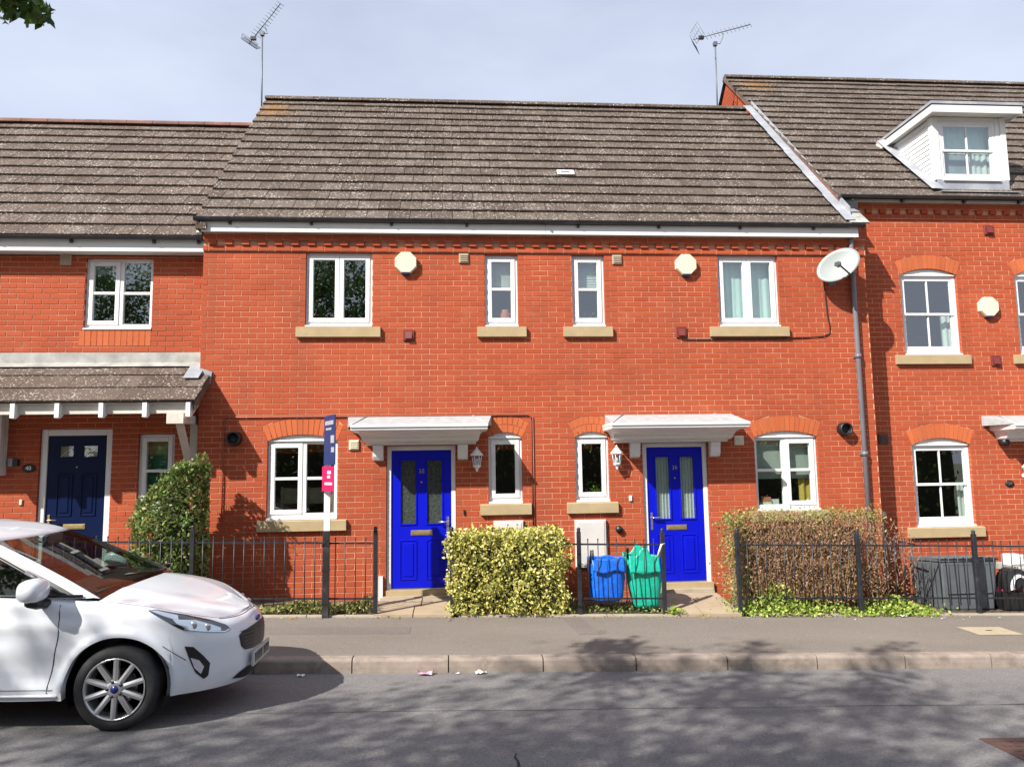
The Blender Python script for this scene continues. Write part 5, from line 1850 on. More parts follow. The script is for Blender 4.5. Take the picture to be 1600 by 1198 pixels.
# ================================================================== BAGS HUNG ON THE RAILING
def bag(x0, x1, y0, y1, zb, zt, mat, label, seed, peak=None, flare=0.0):
    rg = np.random.default_rng(seed)
    t = thing('recycling_bag', label, 'bag', ((x0 + x1) / 2, (y0 + y1) / 2, zb))
    NR, NS = 22, 44
    cx, cy = (x0 + x1) / 2, (y0 + y1) / 2
    ph = rg.uniform(0, 6.28, 8)
    fr = rg.integers(2, 9, 8)
    vs, fs = [], []
    for i in range(NR + 1):
        t_ = i / NR
        z = zb + (zt - zb) * t_
        bulge = 1.0 - 0.16 * (1 - t_) ** 2 * (1 + flare * 2.0) - (0.10 if i == 0 else 0)
        hx, hy = (x1 - x0) / 2 * bulge, (y1 - y0) / 2 * bulge
        sag = cx + flare * 0.10 * (1 - t_)
        for k in range(NS):
            a = 2 * math.pi * k / NS
            c, s = math.cos(a), math.sin(a)
            n = 4.2
            r = (abs(c) ** n + abs(s) ** n) ** (-1 / n)
            cr_ = sum(math.sin(fr[q] * a + ph[q] + (q - 3) * 2.3 * t_ * (1 + q % 3)) for q in range(8)) / 8
            w = 1 + 0.034 * cr_ + 0.024 * math.sin(11 * t_ + 4 * a + ph[0]) * math.sin(7 * a + ph[2] * t_ * 3)
            zz = z
            if peak and t_ > 0.55:
                px = (c * hx * r)
                zz += (t_ - .55) / .45 * sum(h * math.exp(-((px - p) / wd) ** 2) for (p, h, wd) in peak)
            else:
                zz += 0.012 * t_ * cr_ * 2
            vs.append((sag + hx * r * c * w, cy + hy * r * s * w, zz))
    for i in range(NR):
        for k in range(NS):
            l = (k + 1) % NS
            fs.append((i * NS + k, i * NS + l, (i + 1) * NS + l, (i + 1) * NS + k))
    fs.append(tuple(range(NS - 1, -1, -1)))
    o = MB().add(vs, fs, True).build('sack', mat, t)
    so = o.modifiers.new('thick', 'SOLIDIFY')
    so.thickness = 0.006
    # folded-over flap with a hem
    fz = zb + (zt - zb) * 0.70
    vs, fs = [], []
    for i in range(9):
        for j in range(21):
            u = j / 20
            zz = fz + (zt - fz) * i / 8 + 0.012 * math.sin(u * 9 + ph[1]) * (1 - i / 8)
            if peak:
                px = (u - .5) * (x1 - x0) * .9
                zz += (i / 8) * sum(h * math.exp(-((px - p) / wd) ** 2) for (p, h, wd) in peak)
            vs.append((x0 + 0.025 + (x1 - x0 - 0.05) * u, y0 - 0.014 - 0.012 * math.sin(i * .5 + u * 7) - 0.02 * (1 - i / 8) , zz))
    for i in range(8):
        for j in range(20):
            q = i * 21 + j
            fs.append((q, q + 1, q + 22, q + 21))
    o = MB().add(vs, fs, True).build('flap', mat, t)
    so = o.modifiers.new('thick', 'SOLIDIFY')
    so.thickness = 0.005
    return t
t = bag(1.69, 2.15, -0.955, -0.62, -0.055, 0.47, 'bluebag', 'bright blue woven recycling bag behind the short railing', 3)
t = bag(2.16, 2.60, -0.955, -0.60, -0.165, 0.475, 'greenbag', 'emerald green woven recycling bag slumped against the gatepost', 8, peak=[(0.0, 0.15, 0.07), (-0.19, 0.05, 0.05)], flare=0.5)
m = MB().tube([(2.55, -0.93, 0.45), (2.565, -1.0, 0.56), (2.59, -1.02, 0.64), (2.62, -1.02, 0.66), (2.60, -0.98, 0.58), (2.57, -0.93, 0.46)], 0.014, 6)
m.build('handle', 'white', t)
m = MB()
m.tube([(2.14, -0.93, 0.50), (2.145, -1.0, 0.60), (2.165, -1.01, 0.60), (2.17, -0.94, 0.48)], 0.012, 6)
m.tube([(1.70, -0.95, 0.42), (1.695, -0.99, 0.585), (1.72, -0.99, 0.585), (1.73, -0.95, 0.45)], 0.012, 6)
m.build('handle', 'black', t)

# ================================================================== BINS AND CLUTTER ON THE RIGHT
gz = zg(6.6) + 0.02
bn_ = thing('storage_bin', 'slate grey tapered plastic bin with an overhanging rim behind the railing', 'bin', (6.62, -0.55, gz))
def taper(mb, x0, x1, y0, y1, z0, z1, k):
    mb.add([(x0 + k, y0 + k, z0), (x1 - k, y0 + k, z0), (x1 - k, y1 - k, z0), (x0 + k, y1 - k, z0), (x0, y0, z1), (x1, y0, z1), (x1, y1, z1), (x0, y1, z1)],
           [(3, 2, 1, 0), (4, 5, 6, 7), (0, 1, 5, 4), (1, 2, 6, 5), (2, 3, 7, 6), (3, 0, 4, 7)])
BX0, BX1, BY0, BY1 = 6.36, 7.14, -0.84, -0.12
m = MB()
taper(m, BX0, BX1, BY0, BY1, gz, 0.32, 0.045)
m.v = [(p[0], p[1], p[2] - (.07 if p[2] > 0 and p[1] > -.4 else 0)) for p in m.v]
m.build('tub', 'bin', bn_, bevel=0.02)
m = MB()
m.obox((BX0 - .012, BY0 - .012, .318), (BX1 - BX0 + .024, 0, 0), (0, BY1 - BY0 + .024, -.05), (0, 0, .026))
m.build('rim', 'bin', bn_)
m = MB()
m.obox((BX0 - .004, BY0 - .004, .346), (BX1 - BX0 + .008, 0, 0), (0, BY1 - BY0 + .008, -.062), (0, 0, .02))
m.build('lid', 'bin', bn_, bevel=0.008)
m = MB()
for z in (-0.10, 0.16):
    m.box(BX0 + 0.08, BX1 - 0.08, BY0 + 0.012, BY0 + 0.05, z, z + 0.012)
m.box(BX0 + 0.03, BX1 - 0.03, BY0 + 0.0, BY0 + 0.04, 0.27, 0.30)
m.build('moulded_rib', 'bin', bn_)

gz2 = zg(7.7) + 0.02
pt_ = thing('planter', 'black square planter with a red flower beside the slate bin', 'planter', (7.32, -0.7, gz2))
m = MB()
taper(m, 7.17, 7.48, -0.88, -0.58, gz2, gz2 + 0.25, 0.03)
m.build('pot', 'black', pt_, bevel=0.01)
lv = leaf_cloud(120, lambda n: np.stack([7.24 + RNG.normal(0, .045, n), -0.75 + RNG.normal(0, .04, n), gz2 + .26 + np.abs(RNG.normal(0, .03, n))], 1), 0.035)
cloud_obj('flower', lv, 'pvcred', pt_)
bb = thing('storage_box', 'pale lidded storage box cut off by the right edge of the picture', 'box', (8.2, -0.6, gz2))
m = MB()
taper(m, 7.50, 8.75, -0.80, -0.35, gz2, gz2 + 0.50, 0.06)
m.build('tub', 'meter', bb, bevel=0.02)
m = MB()
m.cham(7.44, 8.80, -0.85, -0.30, gz2 + 0.50, gz2 + 0.57, 0.02)
m.build('lid', 'lead_old', bb)
m = MB().cham(7.46, 7.64, -0.70, -0.5, gz2 + 0.571, gz2 + 0.71, 0.02)
m.build('carton', 'white', thing('carton', 'small white carton standing on the pale storage box', 'carton', (7.55, -0.6, gz2 + .57)))
hd = thing('hood', 'black and white curved hood lying against the pale storage box', 'hood', (7.38, -0.8, gz2 + .3))
for name, mat, r0, r1, cx in (('dark_band', 'black', .22, .165, 7.36), ('pale_band', 'white', .165, .115, 7.385), ('dark_core', 'black', .115, .02, 7.40)):
    vs, fs = [], []
    for i in range(15):
        a = math.radians(-10 + 205 * i / 14)
        for (r, y) in ((r0, -0.90), (r0, -0.70), (r1, -0.92), (r1, -0.70)):
            vs.append((cx + r * math.cos(a) * .8, y - .02 * r, gz2 + 0.33 + r * math.sin(a) * 1.05))
    for i in range(14):
        q = 4 * i
        fs += [(q, q + 4, q + 5, q + 1), (q + 2, q + 3, q + 7, q + 6), (q, q + 2, q + 6, q + 4), (q + 1, q + 5, q + 7, q + 3)]
    fs += [(0, 1, 3, 2), (56, 58, 59, 57)]
    MB().add(vs, fs).build(name, mat, hd)

# ================================================================== HEDGES AND PLANTS
def shell_sampler(x0, x1, y0, y1, z0f, z1, depth=0.10, lump=0.05, seed=0):
    """points near the surface of a clipped box hedge, lumpy"""
    rg = np.random.default_rng(seed)
    kx = rg.uniform(3, 9, 5); kz = rg.uniform(3, 9, 5); ph = rg.uniform(0, 6, 5)
    def f(n):
        W, Dp, H = x1 - x0, y1 - y0, z1 - z0f(x0)
        A = np.array([W * H, W * Dp, Dp * H, Dp * H, W * H * .25])
        face = rg.choice(5, n, p=A / A.sum())
        u, v, d = rg.random(n), rg.random(n), rg.random(n) ** 1.5 * depth
        x = x0 + W * u; y = y0 + Dp * v; zt = rg.random(n)
        x = np.where(face == 2, x0 + d, np.where(face == 3, x1 - d, x))
        y = np.where(face == 0, y0 + d, np.where(face == 4, y1 - d, y))
        zb = np.array([z0f(a) for a in x])
        z = zb + (z1 - zb) * zt
        z = np.where(face == 1, z1 - d, z)
        l = sum(np.sin(kx[i] * x * 2 + ph[i]) * np.sin(kz[i] * z * 2 + ph[i] * 2 + y * 4) for i in range(5)) / 2.2 * lump
        # round the corners
        rx = np.clip((np.abs(x - (x0 + x1) / 2) / (W / 2) - .86) / .14, 0, 1)
        rz = np.clip((z - zb) / (z1 - zb) - .88, 0, .12) / .12
        z = z - (rx ** 2) * 0.05 * ((z - zb) / (z1 - zb))
        y = np.where(face == 0, y - l * 1.0 + 0.07 * rz ** 2 + 0.06 * rx ** 2, y)
        x = np.where(face == 2, x - l, np.where(face == 3, x + l, x))
        z = np.where(face == 1, z + l * .7, z)
        return np.stack([x, y, z], 1)
    return f


hg = thing('hedge', 'clipped box hedge with bright yellow-green variegated leaves beside the left path', 'hedge', (0.66, -0.75, zg(.66)))
z0f = lambda x: zg(x) + 0.03
V = leaf_cloud(15500, shell_sampler(-0.05, 1.36, -1.08, -0.42, z0f, 0.805, 0.15, 0.06, 5), 0.041, up=0.5)
# lively sprays standing proud of the clipped faces
def sprays(n):
    base = shell_sampler(-0.07, 1.38, -1.10, -0.42, z0f, 0.825, 0.03, 0.06, 6)(n // 6)
    return np.repeat(base, 6, 0) + RNG.normal(0, 0.022, (len(base) * 6, 3)) + np.array([0, -0.012, 0.02])
V2 = leaf_cloud(3600, sprays, 0.038, up=0.9)
cloud_obj('foliage', np.concatenate([V, V2]), 'leaf_hedge', hg)
MB().box(0.06, 1.26, -0.95, -0.50, zg(.6) + 0.10, 0.70).build('dark_filler', 'leaf_core', hg)  # solid dark box added so the hedge is not see-through
m = MB()
for i in range(26):
    x = random.uniform(0.0, 1.32); y = random.uniform(-1.05, -0.5)
    m.tube([(x, y, zg(x) - .02), (x + random.uniform(-.08, .08), y + random.uniform(-.05, .05), 0.3), (x + random.uniform(-.15, .15), y + random.uniform(-.05, .05), 0.70)], [0.010, 0.007, 0.004], 5)
m.build('stems', 'twig', hg)

# the dying brown hedge: a thicket of dry twigs with curled leaves
bh = thing('hedge', 'brown dying hedge of dry twigs under the window numbered 36', 'hedge', (4.65, -0.6, zg(4.65)))
def brown_pts(n):
    x = np.where(RNG.random(n) < .93, RNG.uniform(3.52, 5.56, n), RNG.uniform(5.4, 6.0, n)); y = RNG.uniform(-0.93, -0.30, n)
    top = 0.985 + 0.035 * np.sin(x * 5) + 0.03 * np.sin(x * 13 + 1) - 0.25 * np.clip((x - 5.50) / .4, 0, 1) ** 2 - 0.12 * np.clip((3.7 - x) / .2, 0, 1)
    zb = np.array([zg(a) for a in x]) + 0.12
    top = top - np.abs(RNG.normal(0, .035, n))
    t = RNG.random(n) ** 0.8
    y = np.where(RNG.random(n) < .55, -0.93 + np.abs(RNG.normal(0, .07, n)), y)
    return np.stack([x, y, zb + (top - zb) * t], 1)
V = leaf_cloud(11500, brown_pts, 0.030, up=0.1, ratio=0.5)
cloud_obj('dry_leaves', V, 'leaf_brown', bh)
m = MB()
for i in range(1500):
    p = brown_pts(1)[0]
    d = Vector((random.gauss(0, .35), random.gauss(0, .2), random.uniform(.3, 1))).normalized()
    l = random.uniform(.10, .24)
    a, b = Vector(p), Vector(p) + d * l
    b.z = min(b.z, 1.03)
    m.tube([a, a.lerp(b, .5) + Vector((random.gauss(0, .008), random.gauss(0, .008), 0)), b], [0.0042, 0.0032, 0.0015], 3, cap=False)
m.build('twigs', 'twig', bh)
m = MB()
for i in range(40):
    x = random.uniform(3.6, 5.7); y = random.uniform(-.85, -.35)
    m.tube([(x, y, zg(x) - .03), (x + random.uniform(-.1, .1), y, 0.3), (x + random.uniform(-.2, .2), y, 0.85)], [0.014, 0.009, 0.004], 5)
m.build('stems', 'twig', bh)
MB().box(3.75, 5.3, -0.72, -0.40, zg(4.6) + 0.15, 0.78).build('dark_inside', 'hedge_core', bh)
def gl(n):
    x = np.concatenate([RNG.normal(3.62, .10, n // 2), RNG.uniform(3.5, 5.6, n - n // 2)])
    z = np.concatenate([RNG.uniform(-.15, .98, n // 2), RNG.normal(.94, .06, n - n // 2)])
    return np.stack([x, RNG.uniform(-.97, -.6, n), z], 1)
cloud_obj('green_shoots', leaf_cloud(2600, gl, 0.034, up=.4), 'leaf_shoot', bh)

# weeds along the foot of it
def weeds(n):
    x = np.concatenate([RNG.uniform(3.62, 6.15, n // 2), RNG.normal(4.12, .22, n // 4), RNG.normal(5.6, .28, n - n // 2 - n // 4)])
    h = 0.10 + 0.05 * np.sin(x * 7) + 0.30 * np.exp(-((x - 4.12) / .26) ** 2) + .08 * np.exp(-((x - 5.7) / .3) ** 2)
    y = RNG.uniform(-1.13, -0.7, n)
    z = zg(0) - SLOPE * x + 0.015 + h * RNG.random(n) ** 1.3 * np.clip((y + 1.16) / .12, .25, 1)
    return np.stack([x, y, z], 1)
tag(cloud_obj('weeds', leaf_cloud(3300, weeds, 0.042, up=0.8), 'leaf_weed'), 'bright green weeds along the foot of the railing by the brown hedge', 'weeds', kind='stuff')
def weeds2(n):
    k = n // 3
    x = np.concatenate([RNG.normal(2.85, .08, k), RNG.normal(2.72, .06, k), RNG.normal(3.52, .09, n - 2 * k)])
    y = np.concatenate([RNG.normal(-.45, .14, k), RNG.normal(-1.0, .05, k), RNG.uniform(-1.05, -.1, n - 2 * k)])
    z = zg(0) - SLOPE * x + 0.03 + np.abs(RNG.normal(0, .028, n))
    return np.stack([x, y, z], 1)
tag(cloud_obj('path_weeds', leaf_cloud(700, weeds2, 0.035, up=0.8), 'leaf_weed'), 'tufts of weeds in the joints of the right slab path', 'weeds', kind='stuff')
def litterleaf(n):
    x = RNG.uniform(-3, 6.6, n)
    y = np.where(RNG.random(n) < .6, RNG.normal(-1.10, .05, n), RNG.uniform(-1.0, -.05, n))
    return np.stack([x, y, zg(0) - SLOPE * x + 0.022 + np.where(y < -1.05, -0.012, 0)], 1)
tag(cloud_obj('fallen_leaves', leaf_cloud(420, litterleaf, 0.026, up=4), 'leaf_brown'), 'dry leaf bits along the back edge of the pavement', 'leaf litter', kind='stuff')
def shade_plants(n):
    x = RNG.uniform(1.42, 2.55, n)
    return np.stack([x, RNG.uniform(-1.0, -.5, n), zg(0) - SLOPE * x + .03 + np.abs(RNG.normal(0, .035, n))], 1)
tag(cloud_obj('ground_ivy', leaf_cloud(700, shade_plants, 0.035, up=.8), 'leaf_bush'), 'dark low creeper under the blue bag', 'creeper', kind='stuff')

# low variegated planting at the left
def low(n):
    x = RNG.uniform(-2.75, -1.03, n)
    h = 0.07 + .05 * np.sin(x * 6) + 0.13 * np.clip((x + 1.6) / .6, 0, 1)
    return np.stack([x, RNG.uniform(-.98, -.62, n), zg(0) - SLOPE * x + .03 + h * RNG.random(n)], 1)
tag(cloud_obj('low_planting', leaf_cloud(3000, low, 0.042, up=.7), 'leaf_low'), 'low yellow-green planting behind the railing under the wide window', 'planting', kind='stuff')

# climber at the corner
cb = thing('climber', 'tall green climbing shrub at the house corner behind the white car', 'shrub', (-3.55, -0.6, zg(-3.5)))
def climber(n):
    pts = []
    rg = RNG
    while sum(len(p) for p in pts) < n:
        k = n
        z = rg.uniform(-0.05, 1.74, k)
        t = np.clip((z - 0.9) / 0.84, 0, 1)
        xl = -4.04 + 0.55 * t ** 1.3 - 0.05 * np.sin(z * 6)
        xr = -3.07 - 0.02 * t
        th = rg.uniform(0, 2 * np.pi, k)
        cx, hw = (xl + xr) / 2, (xr - xl) / 2
        rad = 1 - np.abs(rg.normal(0, .16, k))
        x = cx + hw * rad * np.cos(th)
        y = -0.62 + (0.36 - .08 * t) * rad * np.sin(th)
        l = 0.05 * np.sin(x * 11 + z * 5) * np.sin(z * 9 + 2)
        pts.append(np.stack([x, y + l, z], 1))
    P = np.concatenate(pts)
    # light and dark clumps with gaps
    keep = np.sin(P[:, 0] * 23 + 1) * np.sin(P[:, 2] * 19) * np.sin(P[:, 1] * 17 + 2) > -0.62
    return P[keep][:n]
V = leaf_cloud(11500, climber, 0.047, up=.5)
def trail(n):
    a = RNG.integers(0, 22, n)
    b = RNG.random(n)
    x0_ = -3.98 + a * .042; l = .10 + .12 * np.sin(a * 3.7) ** 2
    z0_ = np.interp(x0_, [-4.0, -3.9, -3.5, -3.1], [.95, 1.15, 1.62, 1.76])
    return np.stack([x0_ + RNG.normal(0, .012, n), -.75 + RNG.normal(0, .06, n), z0_ + l * (b - .4)], 1)
V2 = leaf_cloud(800, trail, 0.036, up=.6)
cloud_obj('foliage', np.concatenate([V, V2]), 'leaf_bush', cb)
m = MB()
for i in range(9):
    x = -3.75 + i * .07
    m.tube([(x, -.6, zg(x) - .02), (x + random.uniform(-.15, .15), -.6, .6), (x + random.uniform(-.1, .2), -.6, 1.3)], [.016, .012, .006], 6)
m.build('stems', 'bark', cb)
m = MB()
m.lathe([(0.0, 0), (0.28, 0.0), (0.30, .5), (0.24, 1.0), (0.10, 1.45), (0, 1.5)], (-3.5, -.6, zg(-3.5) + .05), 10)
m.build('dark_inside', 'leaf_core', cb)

# ================================================================== THINGS ON THE PAVEMENT AND ROAD
def ground_plate(name, pts, zf, th, mat, label, cat, kind=None):
    n = len(pts)
    vs = [(p[0], p[1], zf(p[0], p[1]) + th) for p in pts] + [(p[0], p[1], zf(p[0], p[1]) - 0.03) for p in pts]
    fs = [tuple(range(n))] + [(i + n, (i + 1) % n + n, (i + 1) % n, i) for i in range(n)]
    t = thing(name, label, cat, (pts[0][0], pts[0][1], zf(*pts[0])), kind=kind)
    return t, MB().add(vs, fs)
zpv = lambda x, y: zg(x) - 0.02 * (-1.06 - y) / 1.78
t, m = ground_plate('access_cover', [(5.93, -2.10), (6.45, -2.10), (6.45, -1.72), (5.93, -1.72)], zpv, 0.005, 'coverstone', 'tan concrete access cover let into the pavement near the slate bin', 'cover')
m.build('plate', 'coverstone', t)
z_ = zpv(6.2, -1.9) + .005
MB().box(6.15, 6.22, -1.915, -1.885, z_ - .004, z_ + .0025).build('lifting_slot', 'black', t)
m = MB()
for (a, b, c, d) in ((5.91, 5.928, -2.12, -1.70), (6.452, 6.47, -2.12, -1.70), (5.928, 6.452, -2.12, -2.102), (5.928, 6.452, -1.718, -1.70)):
    vs = [(a, c, zpv(a, c) + .003), (b, c, zpv(b, c) + .003), (b, d, zpv(b, d) + .003), (a, d, zpv(a, d) + .003)]
    m.add(vs, [(0, 1, 2, 3)])
m.build('surround', 'kerb', t)
ix0, iy1 = 3.73, -5.12
t, m = ground_plate('manhole_cover', [(ix0, iy1 - .62), (ix0 + .75, iy1 - .62), (ix0 + .75, iy1), (ix0, iy1)], zroad, 0.006, 'iron', 'rust-brown iron cover in the road at the lower right edge', 'manhole cover')
m.build('plate', 'iron', t)
m = MB()
for i in range(8):
    for j in range(6):
        x, y = ix0 + .06 + i * .085, iy1 - .56 + j * .095
        z = zroad(x, y) + .006
        m.box(x, x + .05, y, y + .03, z - .003, z + .004)
m.build('tread', 'iron', t)
# repaired strips in the pavement and seams in the road
t, m = ground_plate('pavement_repair', [(1.36, -2.0), (1.62, -2.0), (1.52, -1.08), (1.30, -1.08)], zpv, 0.004, 'patch', 'darker mended patch in the pavement by the hedge', 'patch', kind='structure')
m.build('patch', 'patch', t)
t, m = ground_plate('trench_repair', [(-9, -1.95), (-0.5, -1.93), (-0.5, -1.60), (-9, -1.58)], zpv, 0.0035, 'patch', 'long mended trench strip along the left pavement', 'patch', kind='structure')
m.build('patch', 'patch', t)
def crack(pts, zf, w, label):
    m = MB()
    for i in range(len(pts) - 1):
        a, b = Vector((*pts[i], 0)), Vector((*pts[i + 1], 0))
        s = Vector((-(b - a).y, (b - a).x, 0)).normalized() * w * random.uniform(.5, 1.2)
        q = [a - s, a + s, b + s, b - s]
        m.add([(p.x, p.y, zf(p.x, p.y) + .0035) for p in q], [(0, 1, 2, 3), ])
    for i, f in enumerate(m.f):
        v = [Vector(m.v[k]) for k in f]
        if (v[1] - v[0]).cross(v[2] - v[0]).z < 0:
            m.f[i] = f[::-1]
    tag(m.build('crack', 'deck'), label, 'crack', kind='structure')
crack([(0.39, -5.6), (0.40, -5.42), (0.385, -5.33), (0.40, -5.26)], zroad, .008, 'dark crack in the road at the bottom of the picture')
crack([(-0.06 + 0.02 * math.sin(i * 2.1) , -1.12 - 0.1 * i) for i in range(3)], zpv, .004, 'hairline crack at the foot of the left path')
crack([(-10 + i * .5, -4.28 + .01 * math.sin(i * 1.7)) for i in range(42)], zroad, .004, 'long seam along the road surface')

def litter(x, y, mat, s, label, cat='litter', grp='scraps of litter in the gutter'):
    rg = random.Random(int(x * 100))
    z = zroad(x, y) if y < -2.98 else zpv(x, y)
    vs = []
    for i in range(4):
        for j in range(5):
            vs.append((x + (j - 2) * s * .25 + rg.uniform(-.1, .1) * s, y + (i - 1.5) * s * .2 + rg.uniform(-.08, .08) * s, z + .006 + rg.uniform(0, .28) * s))
    fs = [(i * 5 + j, i * 5 + j + 1, i * 5 + j + 6, i * 5 + j + 5) for i in range(3) for j in range(4)]
    tag(MB().add(vs, fs).build('litter', mat), label, cat, grp)
M['pinkpaper'] = simple("pink printed wrapper", (0.62, 0.36, 0.50), 0.5, var=0.5, scale=60)
litter(-0.28, -3.06, 'pinkpaper', .15, 'crumpled pink and white wrapper in the gutter')
litter(0.02, -3.05, 'white', .035, 'tiny white scrap just right of the pink wrapper')
litter(0.24, -3.05, 'white', .10, 'crumpled white paper in the gutter, right of the pink wrapper')
litter(-1.43, -3.1, 'white', .07, 'white scrap in the gutter in front of the car')
litter(5.62, -1.12, 'white', .09, 'white paper scrap among the weeds at the pavement edge')
for i, (x, y) in enumerate(((6.05, -1.25), (6.12, -1.2), (6.3, -1.3), (6.28, -1.16), (6.85, -1.2), (5.98, -1.16), (4.9, -1.3))):
    litter(x, y, 'white', .022, 'tiny white speck scattered on the pavement below the slate bin' if i < 6 else 'tiny white speck alone on the pavement before the brown hedge', 'litter', 'white specks on the pavement')

# ================================================================== THE WHITE CAR
CX, CYC = -1.55, -3.855
def car_paint():
    m, nt, b = newmat("white car paint", 0.28, 0, 0.5)
    b.inputs['Base Color'].default_value = (0.74, 0.76, 0.78, 1)
    b.inputs['Coat Weight'].default_value = 0.7
    b.inputs['Coat Roughness'].default_value = 0.02
    f = noise(nt, 9.0, 4.0, 0.6, worldpos(nt))
    nt.links.new(ramp(nt, f, [(0.3, (0.66, 0.685, 0.72)), (0.7, (0.69, 0.71, 0.745))]), b.inputs['Base Color'])
    return m
M['paint'] = car_paint()
M['carglass'] = glass_mat("car glass", (0.42, 0.52, 0.48), 0.36)
M['cardark'] = simple("car black trim", (0.010, 0.010, 0.011), 0.35)
M['tyre'] = simple("tyre rubber", (0.016, 0.016, 0.017), 0.75, var=0.25, scale=20)
M['alloy'] = simple("alloy wheel silver", (0.56, 0.56, 0.57), 0.28, 0.85, var=0.06)
M['lens'] = glass_mat("lamp lens", (0.90, 0.92, 0.94), 0.5)
M['plate'] = simple("number plate", (0.40, 0.40, 0.39), 0.4)
M['badge'] = simple("badge blue", (0.01, 0.02, 0.12), 0.25)
M['drl'] = simple("lamp chrome", (0.75, 0.77, 0.80), 0.15, 0.6)
M['capsule'] = simple("seat fabric", (0.02, 0.02, 0.022), 0.9)

car = thing('parked_car', 'white hatchback parked at the kerb, cut off by the left edge', 'car', (CX, CYC, zroad(CX, -4.6) - 0.006), rot=(0, SLOPE, 0))
# local axes: x forward (nose at 0, tail at -4), y across (near side negative), z up from the road


def cr(xs, ys):
    """smooth monotone-ish curve through points"""
    xs, ys = np.array(xs, float), np.array(ys, float)
    h = np.diff(xs); d = np.diff(ys) / h
    m = np.zeros(len(xs)); m[0], m[-1] = d[0], d[-1]
    for i in range(1, len(xs) - 1):
        m[i] = 0 if d[i - 1] * d[i] <= 0 else 2 * d[i - 1] * d[i] / (d[i - 1] + d[i])
    def f(x):
        i = min(max(int(np.searchsorted(xs, x)) - 1, 0), len(xs) - 2)
        t = min(max((x - xs[i]) / h[i], 0), 1)
        return float((2*t**3-3*t*t+1)*ys[i] + (t**3-2*t*t+t)*h[i]*m[i] + (-2*t**3+3*t*t)*ys[i+1] + (t**3-t*t)*h[i]*m[i+1])
    return f


NOSE = 0.085
PLAN = [(0, 0), (.014, .15), (.055, .28), (.125, .40), (.215, .51), (.315, .61), (.425, .695), (.545, .763), (.69, .812), (.90, .848), (1.2, .858), (1.7, .863), (2.3, .862), (2.9, .856),
        (3.3, .84), (3.6, .80), (3.82, .71), (3.94, .56), (4.0, .36), (4.03, .16), (4.035, 0)]
PLAN = [(u + NOSE * max(0, 1 - u / .885), v) for u, v in PLAN]
_s = [0.0]
for p, q in zip(PLAN, PLAN[1:]):
    _s.append(_s[-1] + math.hypot(q[0] - p[0], q[1] - p[1]))
PU, PV = cr(_s, [p[0] for p in PLAN]), cr(_s, [p[1] for p in PLAN])
SMAX = _s[-1]
WU = 0.885
ARCH_R, ARCH_Z = 0.350, 0.312
S_OF_U = cr([p[0] + i * 1e-4 for i, p in enumerate(PLAN)], _s)
# height of the top edge of the flank, along the plan line
WT = cr([0, .30, .44, .60, .80, .98, 1.2, 1.5, 1.9, 2.6, 3.6, 4.6, 5.35], [.718, .703, .706, .734, .784, .830, .868, .902, .935, .962, .985, 1.02, 1.03])
ZL = cr([0, .45, .8, 1.2, 2, 5.35], [.195, .20, .215, .235, .225, .25])
BON_Z = cr([.19, .25, .33, .46, .64, .85, 1.12], [.722, .742, .768, .808, .862, .914, .955])   # bonnet crown along the middle
ROLL = 0.085


def flank(s, w, out=0.0):
    """a point of the wrap-around flank at plan length s and height w"""
    u, v = PU(s), PV(s)
    e = 0.01
    du, dv = PU(min(s + e, SMAX)) - PU(max(s - e, 0)), PV(min(s + e, SMAX)) - PV(max(s - e, 0))
    l = math.hypot(du, dv) or 1
    nu, nv = -dv / l, du / l                                  # outward: towards the nose, and sideways
    wt = WT(s)
    front = max(0.0, 1 - s / 0.95)
    d = 0.0
    if w < .36:
        d += (0.30 + 0.45 * front) * (.36 - w) ** 2 / .16 * .5
    if w > .52:
        k = (w - .52) / max(wt - .52, .05)
        d += (0.020 + 0.062 * front) * k * k
    rl = ROLL - .055 * front
    if w > wt - rl:
        k = min((w - (wt - rl)) / rl, 1)
        d += rl * (1 - math.sqrt(max(1 - k * k, 0)))
    # a soft crease along the doors
    if s > 1.3:
        d -= (0.014 * math.exp(-((w - .735) / .045) ** 2) - 0.022 * math.exp(-((w - .45) / .085) ** 2) + 0.012 * math.exp(-((w - .31) / .04) ** 2)) * min(1, (s - 1.3) / .35)
    # wheel arch lip
    a = math.hypot(u - WU, w - ARCH_Z)
    if s < 2.2:
        d -= 0.020 * math.exp(-((a - ARCH_R - 0.015) / .038) ** 2)
    d -= out
    return Vector((-(u - nu * d), -(v - nv * d), w))


def low_edge(s):
    u = PU(s)
    z = ZL(s)
    for wu in (WU, WU + 2.49):
        if abs(u - wu) < ARCH_R and PV(s) > .5:
            z = max(z, ARCH_Z + math.sqrt(ARCH_R ** 2 - (u - wu) ** 2))
    return z


def both(m_near):
    """mirror across the middle"""
    m = MB()
    m.v = list(m_near.v); m.f = list(m_near.f); m.sm = list(m_near.sm)
    n = len(m.v)
    m.v += [(p[0], -p[1], p[2]) for p in m_near.v]
    m.f += [tuple(i + n for i in f)[::-1] for f in m_near.f]
    m.sm += m_near.sm
    return m


# sample lengths: dense round the nose and at the arches
ss_ = []
s = 0.0
for (a, b, st) in ((0, 1.0, .025), (1.0, 2.2, .0125), (2.2, 3.3, .06), (3.3, 4.4, .0125), (4.4, SMAX, .04)):
    n = max(1, round((b - a) / st))
    ss_ += [a + (b - a) * i / n for i in range(n)]
ss_.append(SMAX)
